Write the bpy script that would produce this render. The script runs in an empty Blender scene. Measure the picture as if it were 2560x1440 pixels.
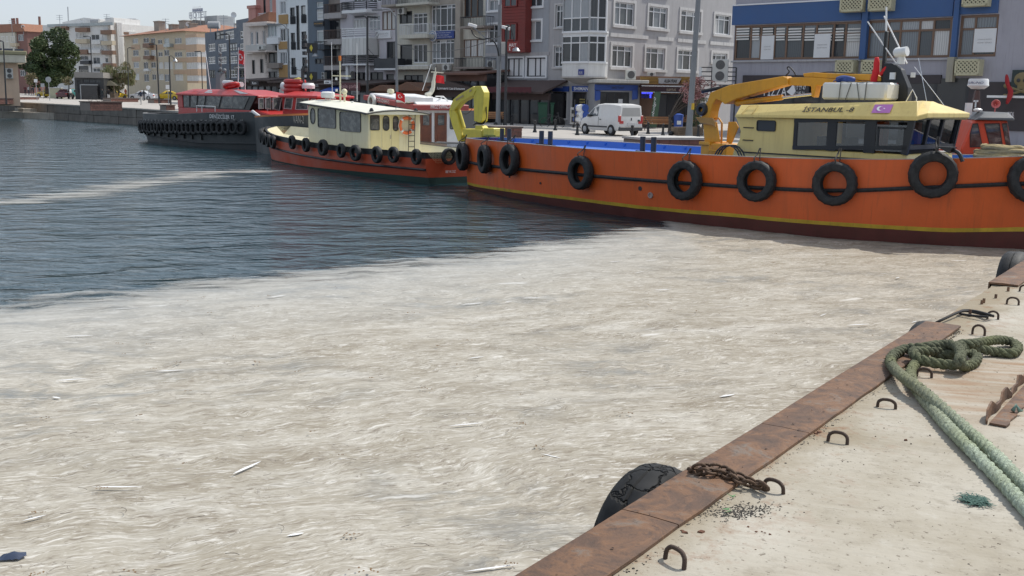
import bpy, math, random
from mathutils import Vector as V, Matrix, noise
random.seed(7)
rad = math.radians
sc = bpy.context.scene
COL = sc.collection

# ------------------------------------------------------------------ camera, sky, sun, exposure
FPX, CAMZ, PITCH, ROLL = 2600.0, 3.4, math.atan(480 / 2600), rad(.9)
cam_data = bpy.data.cameras.new('camera')
cam = bpy.data.objects.new('camera', cam_data)
COL.objects.link(cam)
ROT = Matrix.Rotation(math.pi / 2 - PITCH, 3, 'X') @ Matrix.Rotation(ROLL, 3, 'Z')
cam.matrix_world = Matrix.Translation((0, 0, CAMZ)) @ ROT.to_4x4()
cam_data.sensor_width = 36
cam_data.lens = FPX / 2560 * 36
cam_data.clip_start = .1
cam_data.clip_end = 4000
sc.camera = cam
SUN_AZ, SUN_EL = rad(60), rad(52)          # azimuth clockwise from +Y
wd = bpy.data.worlds.new('World')
sc.world = wd
wd.use_nodes = True
nt = wd.node_tree
bg = nt.nodes['Background']
sky = nt.nodes.new('ShaderNodeTexSky')
sky.sky_type = 'NISHITA'
sky.sun_disc = False
sky.sun_elevation = SUN_EL
sky.sun_rotation = SUN_AZ
sky.air_density = 1.0
sky.dust_density = 1.5
sky.ozone_density = 1.0
# thin high overcast: the blue is veiled and pale all round, with faint cloud texture
hsv = nt.nodes.new('ShaderNodeHueSaturation')
hsv.inputs['Saturation'].default_value = .55
nt.links.new(sky.outputs[0], hsv.inputs['Color'])
tc = nt.nodes.new('ShaderNodeTexCoord')
cn = nt.nodes.new('ShaderNodeTexNoise')
cn.inputs['Scale'].default_value = 2.2
cn.inputs['Detail'].default_value = 5
nt.links.new(tc.outputs['Generated'], cn.inputs['Vector'])
cr = nt.nodes.new('ShaderNodeMapRange')
cr.inputs[1].default_value, cr.inputs[2].default_value, cr.inputs[3].default_value, cr.inputs[4].default_value = .35, .7, .30, .62
nt.links.new(cn.outputs['Fac'], cr.inputs[0])
mxs = nt.nodes.new('ShaderNodeMix')
mxs.data_type = 'RGBA'
nt.links.new(cr.outputs[0], mxs.inputs[0])
nt.links.new(hsv.outputs[0], mxs.inputs[6])
mxs.inputs[7].default_value = (5.3, 6.0, 7.1, 1)
nt.links.new(mxs.outputs[2], bg.inputs[0])
bg.inputs[1].default_value = .12
sd = bpy.data.lights.new('sun', 'SUN')
sd.energy = 3.3
sd.angle = rad(.6)
sd.color = (1, .95, .87)
sun = bpy.data.objects.new('sun', sd)
COL.objects.link(sun)
SDIR = V((math.sin(SUN_AZ) * math.cos(SUN_EL), math.cos(SUN_AZ) * math.cos(SUN_EL), math.sin(SUN_EL)))
sun.rotation_euler = SDIR.to_track_quat('Z', 'Y').to_euler()
sc.view_settings.view_transform = 'Standard'
sc.view_settings.look = 'None'
sc.view_settings.gamma = 1
sc.view_settings.use_curve_mapping = False
sc.view_settings.exposure = 0.25
sc.cycles.max_bounces = 6
sc.cycles.transparent_max_bounces = 12
sc.cycles.use_denoising = True


# ------------------------------------------------------------------ measuring: a photo pixel (2560 x 1440) to a point in the place
def ray(x, y):
 return ROT @ V(((x - 1280) / FPX, -(y - 720) / FPX, -1))


def P(x, y, z=0.0):
 d = ray(x, y)
 return V((0, 0, CAMZ)) + d * ((z - CAMZ) / d.z)


def D(x, y, Y):
 d = ray(x, y)
 return V((0, 0, CAMZ)) + d * (Y / d.y)


def gz(X, Y):                                # the promenade climbs gently to the far left
 return 1.3 + .005 * ((X - 5.2) * -.65 + (Y - 58.3) * .76)


def G(x, y):
 d = ray(x, y)
 a = 1.3 + .005 * (5.2 * .65 - 58.3 * .76) - CAMZ
 t = a / (d.z + .005 * (.65 * d.x - .76 * d.y))
 return V((0, 0, CAMZ)) + d * t


class Fr:
 """A vertical reference plane from A to B; local x runs A to B, local y away from the camera, z up."""

 def __init__(s, A, B, z0=0.0):
  s.A = V((A[0], A[1], z0))
  u = V((B[0] - A[0], B[1] - A[1], 0))
  s.L = u.length
  s.u = u / s.L
  s.n = V((-s.u.y, s.u.x, 0))
  s.rz = math.atan2(s.u.y, s.u.x)

 def at(s, x, y, off=0.0):                # pixel on the plane `off` behind the reference plane -> (x, z) local
  d = ray(x, y)
  o = V((0, 0, CAMZ)) - s.A
  t = (off - o.dot(s.n)) / d.dot(s.n)
  q = o + d * t
  return q.dot(s.u), q.z

 def ats(s, x, y, sx):                    # pixel on the cross plane local x = sx -> (y, z) local
  d = ray(x, y)
  o = V((0, 0, CAMZ)) - s.A
  t = (sx - o.dot(s.u)) / d.dot(s.u)
  q = o + d * t
  return q.dot(s.n), q.z

 def loc(s, p):                           # world point to local
  q = V(p) - s.A
  return V((q.dot(s.u), q.dot(s.n), q.z))

 def w(s, x, y, z):
  return s.A + s.u * x + s.n * y + V((0, 0, z))


# ------------------------------------------------------------------ objects
def empty(name, loc=(0, 0, 0), rz=0.0, parent=None):
 o = bpy.data.objects.new(name, None)
 o.empty_display_size = .2
 COL.objects.link(o)
 o.location = loc
 o.rotation_euler = (0, 0, rz)
 o.parent = parent
 return o


def tag(o, label=None, cat=None, group=None, kind=None):
 for k, v in (('label', label), ('category', cat), ('group', group), ('kind', kind)):
  if v:
   o[k] = v
 return o


def thing(name, label, cat, loc=(0, 0, 0), rz=0.0, group=None):
 return tag(empty(name, loc, rz), label, cat, group)


def copy_tree(o, parent=None):
 c = o.copy()
 COL.objects.link(c)
 c.parent = parent
 for ch in list(o.children):
  copy_tree(ch, c)
 return c


def clone(o, loc, rz, label, group=None, scale=None):
 c = copy_tree(o)
 c.location = loc
 c.rotation_euler = (0, 0, rz)
 c['label'] = label
 if group:
  c['group'] = group
 if scale:
  c.scale = scale
 return c


class MB:
 def __init__(s):
  s.v, s.f, s.mi, s.k = [], [], [], 0

 def pv(s, p):
  s.v.append(tuple(p))
  return len(s.v) - 1

 def face(s, pts):
  n = len(s.v)
  s.v += [tuple(p) for p in pts]
  s.f.append(tuple(range(n, n + len(pts))))
  s.mi.append(s.k)
  return s

 def box(s, x0, x1, y0, y1, z0, z1):
  x0, x1 = min(x0, x1), max(x0, x1)
  y0, y1 = min(y0, y1), max(y0, y1)
  z0, z1 = min(z0, z1), max(z0, z1)
  n = len(s.v)
  s.v += [(x0, y0, z0), (x1, y0, z0), (x1, y1, z0), (x0, y1, z0), (x0, y0, z1), (x1, y0, z1), (x1, y1, z1), (x0, y1, z1)]
  for q in ((0, 3, 2, 1), (4, 5, 6, 7), (0, 1, 5, 4), (1, 2, 6, 5), (2, 3, 7, 6), (3, 0, 4, 7)):
   s.f.append(tuple(n + i for i in q))
   s.mi.append(s.k)
  return s

 def bar(s, a, b, w, h=None, up=(0, 0, 1)):
  a, b = V(a), V(b)
  h = h or w
  d = (b - a).normalized()
  up = V(up)
  if abs(d.dot(up)) > .98:
   up = V((1, 0, 0)) if abs(d.x) < .9 else V((0, 1, 0))
  x = d.cross(up).normalized() * w / 2
  y = x.cross(d).normalized() * h / 2
  return s.loft([[a - x - y, a + x - y, a + x + y, a - x + y], [b - x - y, b + x - y, b + x + y, b - x + y]])

 def loft(s, rings, caps=True, closed=True, loop=False):
  n0 = len(s.v)
  m = len(rings[0])
  for r in rings:
   s.v += [tuple(p) for p in r]
  k = len(rings)
  for i in range(k if loop else k - 1):
   for j in range(m if closed else m - 1):
    a, b = n0 + i * m + j, n0 + i * m + (j + 1) % m
    i2 = (i + 1) % k
    s.f.append((a, b, n0 + i2 * m + (j + 1) % m, n0 + i2 * m + j))
    s.mi.append(s.k)
  if caps and closed and not loop:
   s.f.append(tuple(n0 + j for j in range(m))[::-1])
   s.f.append(tuple(n0 + (k - 1) * m + j for j in range(m)))
   s.mi += [s.k, s.k]
  return s

 def tube(s, path, r, n=6, loop=False, caps=True):
  path = [V(p) for p in path]
  k = len(path)
  rr = r if isinstance(r, (list, tuple)) else [r] * k
  rings = []
  prev = None
  for i, p in enumerate(path):
   if loop:
    t = path[(i + 1) % k] - path[i - 1]
   else:
    t = path[min(i + 1, k - 1)] - path[max(i - 1, 0)]
   t = t.normalized() if t.length > 1e-9 else V((0, 0, 1))
   if prev is None:
    ref = V((0, 0, 1)) if abs(t.z) < .9 else V((1, 0, 0))
    x = t.cross(ref).normalized()
   else:
    x = (prev - t * prev.dot(t))
    x = x.normalized() if x.length > 1e-6 else t.cross(V((0, 0, 1))).normalized()
   prev = x
   y = t.cross(x)
   rings.append([p + (x * math.cos(2 * math.pi * j / n) + y * math.sin(2 * math.pi * j / n)) * rr[i] for j in range(n)])
  return s.loft(rings, caps=caps, loop=loop)

 def cyl(s, a, b, r, n=10, r2=None):
  return s.tube([a, b], [r, r if r2 is None else r2], n)

 def lathe(s, prof, n=24, c=(0, 0, 0), axis='z', loop=False):
  rings = []
  for r, z in prof:
   ring = []
   for j in range(n):
    a = 2 * math.pi * j / n
    q = (r * math.cos(a), r * math.sin(a), z)
    if axis == 'y':
     q = (q[0], q[2], q[1])
    elif axis == 'x':
     q = (q[2], q[0], q[1])
    ring.append((q[0] + c[0], q[1] + c[1], q[2] + c[2]))
   rings.append(ring)
  return s.loft(rings, caps=not loop, loop=loop)

 def prism(s, poly, a, b, plane='xz'):
  """polygon in a plane, extruded from a to b along the third axis"""
  mk = {'xz': lambda p, t: (p[0], t, p[1]), 'xy': lambda p, t: (p[0], p[1], t), 'yz': lambda p, t: (t, p[0], p[1])}[plane]
  return s.loft([[mk(p, a) for p in poly], [mk(p, b) for p in poly]])

 def sphere(s, c, r, n=10, m=6, sc3=(1, 1, 1)):
  rings = []
  for i in range(m + 1):
   t = math.pi * (i / m)
   q = max(math.sin(t), .02)
   rings.append([(c[0] + r * sc3[0] * q * math.cos(2 * math.pi * j / n), c[1] + r * sc3[1] * q * math.sin(2 * math.pi * j / n), c[2] - r * sc3[2] * math.cos(t)) for j in range(n)])
  return s.loft(rings)

 def build(s, name, mat, parent=None, smooth=False, loc=None, rz=0.0, fix=True, bevel=0.0):
  me = bpy.data.meshes.new(name)
  me.from_pydata(s.v, [], s.f)
  mats = mat if isinstance(mat, (list, tuple)) else [mat]
  for m in mats:
   me.materials.append(m)
  if len(mats) > 1:
   me.polygons.foreach_set('material_index', s.mi)
  if fix:
   import bmesh
   bm = bmesh.new()
   bm.from_mesh(me)
   bmesh.ops.recalc_face_normals(bm, faces=bm.faces)
   if bevel:
    bmesh.ops.remove_doubles(bm, verts=bm.verts, dist=1e-5)
    es = [e for e in bm.edges if len(e.link_faces) == 2 and e.calc_face_angle(0) > .5]
    bmesh.ops.bevel(bm, geom=es, offset=bevel, segments=1, affect='EDGES')
   bm.to_mesh(me)
   bm.free()
  if smooth:
   me.polygons.foreach_set('use_smooth', [True] * len(me.polygons))
   if smooth != 'all':
    me.set_sharp_from_angle(angle=rad(38))
  o = bpy.data.objects.new(name, me)
  COL.objects.link(o)
  o.parent = parent
  if loc is not None:
   o.location = loc
  if rz:
   o.rotation_euler = (0, 0, rz)
  return o


def link_mesh(name, me, parent=None, loc=(0, 0, 0), scale=None, rz=0.0):
 o = bpy.data.objects.new(name, me)
 COL.objects.link(o)
 o.parent = parent
 o.location = loc
 if scale:
  o.scale = scale
 if rz:
  o.rotation_euler = (0, 0, rz)
 return o


def smooth_path(pts, sub=6, loop=False):
 pts = [V(p) for p in pts]
 n = len(pts)
 out = []
 for i in range(n if loop else n - 1):
  if loop:
   a, b, c, d = pts[i - 1], pts[i], pts[(i + 1) % n], pts[(i + 2) % n]
  else:
   a, b, c, d = pts[max(i - 1, 0)], pts[i], pts[i + 1], pts[min(i + 2, n - 1)]
  for k in range(sub):
   t = k / sub
   out.append(.5 * ((2 * b) + (c - a) * t + (2 * a - 5 * b + 4 * c - d) * t * t + (3 * b - a - 3 * c + d) * t ** 3))
 if not loop:
  out.append(pts[-1])
 return out


def interp(x, tab):
 if x <= tab[0][0]:
  return tab[0][1]
 for (a, b), (c, d) in zip(tab, tab[1:]):
  if x <= c:
   return b + (d - b) * (x - a) / (c - a)
 return tab[-1][1]


def lerp_ext(x, tab):                       # like interp, with the end slopes carried on
 if x <= tab[0][0]:
  (a, b), (c, d) = tab[0], tab[1]
 elif x >= tab[-1][0]:
  (a, b), (c, d) = tab[-2], tab[-1]
 else:
  return interp(x, tab)
 return b + (d - b) * (x - a) / (c - a)


def text(s, name, mat, parent, o, xd, yd, w, h, shear=0.0, bold=0.0, lift=.004):
 """lettering fitted into a w x h box whose lower left corner is o (local to parent)"""
 cu = bpy.data.curves.new(name, 'FONT')
 cu.body = s
 cu.resolution_u = 3
 cu.shear = shear
 cu.offset = bold
 cu.align_x = 'LEFT'
 t = bpy.data.objects.new(name, cu)
 COL.objects.link(t)
 dg = bpy.context.evaluated_depsgraph_get()
 me = bpy.data.meshes.new_from_object(t.evaluated_get(dg))
 bpy.data.objects.remove(t)
 if not len(me.vertices):
  return None
 xs = [v.co.x for v in me.vertices]
 ys = [v.co.y for v in me.vertices]
 x0, x1, y0, y1 = min(xs), max(xs), min(ys), max(ys)
 o, xd, yd = V(o), V(xd).normalized(), V(yd).normalized()
 nrm = xd.cross(yd)
 for v in me.vertices:
  v.co = o + xd * ((v.co.x - x0) / (x1 - x0) * w) + yd * ((v.co.y - y0) / max(y1 - y0, 1e-6) * h) + nrm * lift
 me.materials.clear()
 me.materials.append(mat)
 me.name = name
 return link_mesh(name, me, parent)


# ------------------------------------------------------------------ materials
class NT:
 def __init__(s, name):
  s.m = bpy.data.materials.new(name)
  s.m.use_nodes = True
  s.t = s.m.node_tree
  s.b = s.t.nodes['Principled BSDF']
  s.out = s.t.nodes['Material Output']
  s._co = None

 def n(s, typ, **kw):
  nd = s.t.nodes.new('ShaderNode' + typ)
  for k, v in kw.items():
   if hasattr(nd, k):
    setattr(nd, k, v)
   else:
    nd.inputs[k].default_value = v
  return nd

 def l(s, a, b):
  s.t.links.new(a, b)

 def co(s, sx=1, sy=1, sz=1, rz=0.0, src='Object'):
  if s._co is None:
   s._co = s.n('TexCoord')
  return s.turn(s._co.outputs[src], rz, sx, sy, sz)

 def turn(s, vec, rz, sx, sy, sz=1):      # features run along the direction rz, then stretched
  if rz:
   m0 = s.n('Mapping')
   m0.inputs['Rotation'].default_value = (0, 0, -rz)
   s.l(vec, m0.inputs['Vector'])
   vec = m0.outputs[0]
  mp = s.n('Mapping')
  mp.inputs['Scale'].default_value = (sx, sy, sz)
  s.l(vec, mp.inputs['Vector'])
  return mp.outputs[0]

 def noise(s, vec, scale, detail=4, rough=.55, dist=0.0):
  nd = s.n('TexNoise', Scale=scale, Detail=detail, Roughness=rough, Distortion=dist)
  s.l(vec, nd.inputs['Vector'])
  return nd.outputs['Fac']

 def ramp(s, fac, stops, interp='LINEAR'):
  r = s.n('ValToRGB')
  e = r.color_ramp.elements
  r.color_ramp.interpolation = interp
  while len(e) < len(stops):
   e.new(.5)
  for el, (p, c) in zip(e, stops):
   el.position = p
   el.color = (c, c, c, 1) if isinstance(c, (int, float)) else (*c, 1)
  s.l(fac, r.inputs[0])
  return r.outputs[0]

 def mix(s, fac, a, b, mode='MIX'):
  m = s.n('Mix')
  m.data_type = 'RGBA'
  m.blend_type = mode
  for sock, v in ((m.inputs[0], fac), (m.inputs[6], a), (m.inputs[7], b)):
   if hasattr(v, 'default_value'):
    s.l(v, sock)
   elif isinstance(v, (int, float)):
    sock.default_value = v if sock.type == 'VALUE' else (v, v, v, 1)
   else:
    sock.default_value = (*v, 1)
  return m.outputs[2]

 def math(s, op, a, b=0.0, c=0.0, clamp=False):
  m = s.n('Math', operation=op)
  m.use_clamp = clamp
  for sock, v in zip(m.inputs, (a, b, c)):
   if hasattr(v, 'default_value'):
    s.l(v, sock)
   else:
    sock.default_value = v
  return m.outputs[0]

 def bump(s, h, strength=.3, dist=.02, prev=None):
  b = s.n('Bump', Strength=strength, Distance=dist)
  s.l(h, b.inputs['Height'])
  if prev is not None:
   s.l(prev, b.inputs['Normal'])
  s.l(b.outputs[0], s.b.inputs['Normal'])
  return b.outputs[0]

 def base(s, c):
  if hasattr(c, 'default_value'):
   s.l(c, s.b.inputs['Base Color'])
  else:
   s.b.inputs['Base Color'].default_value = (*c, 1)

 def set(s, **kw):
  for k, v in kw.items():
   k = {'rough': 'Roughness', 'metal': 'Metallic', 'spec': 'Specular IOR Level', 'coat': 'Coat Weight'}.get(k, k)
   s.b.inputs[k].default_value = v
  return s


_mats = {}


def mat(name, col, rough=.55, metal=0.0, var=.10, scale=1.5, bump=0.0, bscale=30., streak=0.0, grime=(.06, .05, .045), coat=0.0, spec=.5, rnd=0.0):
 """weathered plain material: blotchy value changes, vertical run-off streaks, fine relief"""
 if name in _mats:
  return _mats[name]
 k = NT(name)
 n1 = k.noise(k.co(), scale, 6, .62)
 f = k.ramp(n1, [(.25, 1 - var), (.75, 1 + var)])
 c = k.mix(1.0, col, f, 'MULTIPLY')
 if rnd:
  oi = k.n('ObjectInfo')
  c = k.mix(1.0, c, k.ramp(oi.outputs['Random'], [(0, 1 - rnd), (1, 1 + rnd)]), 'MULTIPLY')
 if streak:
  n2 = k.noise(k.co(2.2, 2.2, .25), 1.6, 5, .65)
  n3 = k.noise(k.co(), .45, 3, .5)
  m = k.math('MULTIPLY', k.ramp(n2, [(.48, 0.), (.78, 1.)]), k.ramp(n3, [(.35, .15), (.7, 1.)]))
  c = k.mix(k.math('MULTIPLY', m, streak), c, grime)
  if streak > .28:
   n4 = k.noise(k.co(7, 7, .30), 1.5, 5, .7)
   c = k.mix(k.math('MULTIPLY', k.ramp(n4, [(.56, 0.), (.72, .85)]), streak), c, grime)
   n5 = k.noise(k.co(1.2, 1.2, 5), 2.6, 6, .75)
   c = k.mix(k.math('MULTIPLY', k.ramp(n5, [(.60, 0.), (.74, .5)]), streak), c, tuple(min(1, q * 1.15 + .05) for q in col))
 k.base(c)
 k.set(rough=rough, metal=metal, spec=spec, coat=coat)
 r = k.ramp(n1, [(.3, max(rough - .1, .03)), (.7, min(rough + .12, 1.))])
 k.l(r, k.b.inputs['Roughness'])
 if bump:
  k.bump(k.noise(k.co(), bscale, 4, .6), bump, .02)
 _mats[name] = k.m
 return k.m


def rust_mat():
 k = NT('rusted steel')
 co = k.co()
 n1 = k.noise(co, 5, 8, .68, .6)
 n2 = k.noise(k.co(1, 1, 1), 26, 6, .7)
 n3 = k.noise(k.co(.55, 1.2, 1, rad(54)), 9, 6, .7, 1.)
 c = k.ramp(n1, [(.3, (.075, .048, .035)), (.46, (.125, .072, .046)), (.56, (.185, .098, .052)), (.68, (.17, .14, .115))])
 c = k.mix(k.ramp(n3, [(.62, 0.), (.74, .65)]), c, (.27, .125, .05))
 c = k.mix(k.ramp(n2, [(.34, .65), (.48, 0.)]), c, (.06, .04, .032))
 k.base(c)
 k.set(rough=.72, metal=.15)
 k.bump(k.math('ADD', n1, k.math('MULTIPLY', n2, .45)), .55, .012)
 return k.m


def rubber_mat():
 k = NT('worn tyre rubber')
 n1 = k.noise(k.co(), 9, 6, .65)
 c = k.ramp(n1, [(.3, (.010, .011, .012)), (.6, (.028, .029, .031)), (.78, (.06, .06, .06))])
 k.base(c)
 k.set(rough=.62, spec=.35)
 k.bump(k.noise(k.co(), 60, 5, .7), .25, .01)
 return k.m


def glass_mat():
 """window glass of a house: reflects the sky, with a dark room or pale curtain close behind it, another for every pane"""
 k = NT('window glass over curtains')
 oi = k.n('ObjectInfo')
 room = k.ramp(oi.outputs['Random'], [(0, (.020, .024, .03)), (.34, (.06, .07, .08)), (.52, (.16, .18, .20)), (.70, (.30, .32, .34)), (.80, (.045, .05, .055)), (.93, (.5, .5, .49))], 'CONSTANT')
 w = k.n('TexWave', Scale=2.6, Distortion=2.5, Detail=2)
 k.l(k.co(), w.inputs['Vector'])
 c = k.mix(.5, room, k.mix(1., room, k.ramp(w.outputs['Fac'], [(0, .55), (1, 1.25)]), 'MULTIPLY'))
 k.base(c)
 k.set(rough=.6, spec=.2, coat=.9)
 k.b.inputs['Coat Roughness'].default_value = .03
 bn = k.n('Bump', Strength=.05, Distance=.05)
 k.l(k.noise(k.co(), 2.0, 2), bn.inputs['Height'])
 k.l(bn.outputs[0], k.b.inputs['Coat Normal'])
 return k.m


def clear_glass(name, tint=(.75, .8, .82), amount=.55):
 k = NT(name)
 tr = k.n('BsdfTransparent')
 tr.inputs[0].default_value = (*tint, 1)
 gl = k.n('BsdfGlossy')
 gl.inputs['Roughness'].default_value = .03
 lw = k.n('LayerWeight')
 lw.inputs[0].default_value = .45
 f = k.ramp(lw.outputs['Fresnel'], [(0, .12), (1, amount + .35)])
 mx = k.n('MixShader')
 k.l(f, mx.inputs[0])
 k.l(tr.outputs[0], mx.inputs[1])
 k.l(gl.outputs[0], mx.inputs[2])
 k.l(mx.outputs[0], k.out.inputs[0])
 return k.m


RUST, RUBBER, GLASS = rust_mat(), rubber_mat(), glass_mat()


def boat_glass():
 k = NT('boat window over dim cabin')
 n = k.noise(k.co(1, 1, 1.6), 1.9, 4, .6, .8)
 k.base(k.ramp(n, [(.36, (.022, .026, .03)), (.52, (.075, .085, .09)), (.60, (.17, .175, .165)), (.68, (.05, .055, .06))]))
 k.set(rough=.5, spec=.2, coat=.8)
 k.b.inputs['Coat Roughness'].default_value = .02
 return k.m


BGLASS = boat_glass()
CLEAR = clear_glass('boat window glass', (.72, .76, .78), .30)
DARKGLASS = clear_glass('tinted boat window glass', (.34, .37, .41), .18)
WHITE = mat('white paint', (.72, .73, .73), .42, var=.06, streak=.25)
BLACK = mat('black paint', (.014, .015, .017), .45, var=.2)
DARK = mat('dark metal', (.03, .032, .036), .5, var=.2)
STEEL = mat('galvanised steel', (.34, .36, .38), .42, .6, var=.12)
CHROME = mat('stainless rail', (.6, .62, .64), .25, .9, var=.05)
CREAMP = mat('cream boat paint', (.66, .62, .44), .42, var=.05, streak=.3, grime=(.25, .16, .07))


# ================================================================== SETTING: water, scum, pier
def sheet(name, x0, x1, y0, y1, z, m, nx=1, ny=1):
 b = MB()
 b.face([(x0, y0, z), (x1, y0, z), (x1, y1, z), (x0, y1, z)])
 return b.build(name, m, fix=False)


def water_mat():
 k = NT('harbour water')
 k.base((.012, .040, .052))
 k.set(rough=.07, spec=.5)
 k.b.inputs['IOR'].default_value = 1.33
 a = k.noise(k.co(.62, 1.15, 1, rad(12)), .85, 2, .5, .5)
 b = k.noise(k.co(.7, 1.3, 1, rad(-16)), 2.4, 4, .6, .7)
 c = k.noise(k.co(.8, 1.2, 1, rad(16)), 8, 3, .6, .5)
 h = k.math('ADD', k.math('MULTIPLY', a, 1.5), k.math('ADD', k.math('MULTIPLY', b, .42), k.math('MULTIPLY', c, .07)))
 k.bump(h, .33, .32)
 return k.m


tag(sheet('water', -600, 600, -60, 900, 0.0, water_mat()), kind='structure')


def scum_mat(name, amp, soft, streaky):
 k = NT(name)
 co = k.co()
 warp = k.n('TexNoise', Scale=.35, Detail=3, Roughness=.55)
 k.l(co, warp.inputs['Vector'])
 warp2 = k.n('TexNoise', Scale=1.7, Detail=3, Roughness=.6)
 k.l(co, warp2.inputs['Vector'])

 def warped(amt1, amt2, rot, sx, sy):
  v1 = k.n('VectorMath', operation='MULTIPLY_ADD')
  k.l(warp.outputs['Color'], v1.inputs[0])
  v1.inputs[1].default_value = (amt1, amt1, 0)
  k.l(co, v1.inputs[2])
  v2 = k.n('VectorMath', operation='MULTIPLY_ADD')
  k.l(warp2.outputs['Color'], v2.inputs[0])
  v2.inputs[1].default_value = (amt2, amt2, 0)
  k.l(v1.outputs[0], v2.inputs[2])
  return k.turn(v2.outputs[0], rot, sx, sy)
 wa = warped(1.6, .6, rad(18), .6, 1.2)
 wb = warped(1.3, .5, rad(24), .5, 1.6)
 wc = warped(1.1, .32, rad(20), .36, 1.9)
 wd_ = warped(1.0, .30, rad(26), .36, 1.6)
 n1 = k.noise(wa, 1.5, 10, .70)
 n2 = k.noise(wb, 4.5, 8, .72)
 n3 = k.noise(wc, 13., 4, .6, .6)
 n5 = k.noise(wd_, 30., 3, .6, .8)
 big = k.noise(co, .22, 3, .5)
 c = k.ramp(n1, [(.30, (.27, .235, .185)), (.44, (.36, .33, .275)), (.56, (.43, .405, .355)), (.72, (.53, .515, .475))])
 sw = k.noise(k.turn(co, rad(20), .5, 1.2), .8, 6, .62, 1.2)
 c = k.mix(k.ramp(sw, [(.34, .7), (.47, 0.)]), c, k.mix(1., c, (.72, .68, .62), 'MULTIPLY'))
 c = k.mix(k.ramp(sw, [(.56, 0.), (.70, .5)]), c, (.60, .595, .575))
 c = k.mix(k.ramp(n2, [(.30, .65), (.45, 0.)]), c, (.27, .235, .19))            # tan threads
 c = k.mix(k.ramp(n2, [(.55, 0.), (.72, .65)]), c, (.64, .63, .605))            # pale threads
 c = k.mix(k.ramp(n3, [(.32, .72), (.44, 0.)]), c, (.19, .155, .12))
 c = k.mix(k.ramp(n3, [(.56, 0.), (.68, .8)]), c, (.70, .69, .67))
 c = k.mix(k.ramp(n5, [(.32, .62), (.43, 0.)]), c, (.16, .135, .11))
 c = k.mix(k.ramp(n5, [(.57, 0.), (.69, .65)]), c, (.72, .71, .69))
 thin = k.math('MULTIPLY', k.ramp(big, [(.46, 0.), (.62, 1.)]), k.ramp(n1, [(.34, .75), (.52, .0)]))
 c = k.mix(thin, c, (.20, .225, .245))                                              # thinner film, water below
 hair = k.math('ABSOLUTE', k.math('SUBTRACT', k.noise(warped(1., .8, rad(20), .8, 1.5), 5.5, 3, .6), .5))
 hm = k.math('MULTIPLY', k.ramp(hair, [(.0, .85), (.010, 0.)]), k.ramp(k.noise(co, 2.1, 3), [(.52, 0.), (.60, 1.)]))
 c = k.mix(hm, c, (.16, .135, .115))
 fl = k.noise(warped(.6, .25, rad(24), .42, 2.0), 1.9, 2, .4)
 c = k.mix(k.ramp(fl, [(.71, 0.), (.78, .75)]), c, (.74, .745, .75))              # long white flakes
 ea = k.n('Attribute', attribute_name='edge')
 c = k.mix(k.ramp(k.math('DIVIDE', k.math('ADD', ea.outputs['Fac'], k.math('MULTIPLY', k.math('SUBTRACT', sw, .5), 5.)), 6., clamp=True), [(0, .5), (1, 0.)]), c, (.42, .46, .50))   # thinner and cooler at its rim
 east = k.n('SeparateXYZ')
 k.l(co, east.inputs[0])
 tanf = k.math('MULTIPLY', k.ramp(k.math('DIVIDE', k.math('ADD', east.outputs[0], k.math('MULTIPLY', k.math('SUBTRACT', big, .5), 9.)), 9., clamp=True), [(0, 0.), (1, .55)]), 1.)
 c = k.mix(tanf, c, k.mix(1., c, (.80, .725, .645), 'MULTIPLY'))               # browner towards the workboat
 k.base(k.mix(1., c, (.90, .885, .84), 'MULTIPLY'))
 k.set(rough=.58, spec=.3)
 k.bump(k.math('ADD', k.math('MULTIPLY', n1, .7), k.math('ADD', k.math('MULTIPLY', n2, .5), k.math('MULTIPLY', n3, .3))), .24, .04)
 at = k.n('Attribute', attribute_name='edge')
 en = k.noise(warped(1.2, .4, rad(16), .35, 1.9), streaky, 7, .68)
 e = k.math('ADD', at.outputs['Fac'], k.math('MULTIPLY', k.math('SUBTRACT', en, .5), amp))
 al = k.ramp(k.math('MULTIPLY', e, 1 / soft, clamp=True), [(0, 0.), (.22, .38), (.55, .75), (1., 1.)])
 k.l(al, k.b.inputs['Alpha'])
 return k.m


def scum_sheet(name, x0, x1, y0, y1, step, edge, m, relief, z):
 nx, ny = int((x1 - x0) / step), int((y1 - y0) / step)
 b, idx, ev = MB(), {}, []
 for j in range(ny + 1):
  for i in range(nx + 1):
   x, y = x0 + i * step, y0 + j * step
   e = edge(x, y)
   if e > -1.6:
    h = noise.noise(V((x * .5, y * 1.1, 3.))) * relief + noise.noise(V((x * 1.6, y * 3.1, 7.))) * relief * .45
    idx[i, j] = b.pv((x, y, z + h * min(1, max(0, e * .6 + .2))))
    ev.append(e)
 for (i, j) in idx:
  q = [(i, j), (i + 1, j), (i + 1, j + 1), (i, j + 1)]
  if all(k in idx for k in q):
   b.f.append(tuple(idx[k] for k in q))
   b.mi.append(0)
 o = b.build(name, m, smooth='all', fix=False)
 a = o.data.attributes.new('edge', 'FLOAT', 'POINT')
 a.data.foreach_set('value', ev)
 return tag(o, kind='stuff')


YB = [(-14, 11.2)] + [(P(x, y).x, P(x, y).y) for x, y in ((0, 757), (150, 742), (330, 722), (600, 690), (800, 672), (1000, 650), (1200, 632), (1350, 606), (1480, 588), (1590, 569), (1660, 566))] + [(4.6, 33), (6, 40)]
tag(scum_sheet('floating_scum', -13, 17, .6, 31, .22, lambda x, y: (interp(x, YB) - y) * .8, scum_mat('sea scum', 5.6, 1.7, 1.3), .028, .03),
 'thick pale beige scum covering the water beside the concrete pier', 'sea scum')
ST = [P(x, y) for x, y in ((-120, 503), (80, 500), (200, 487), (330, 465), (430, 447), (520, 432), (640, 428))]


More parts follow.
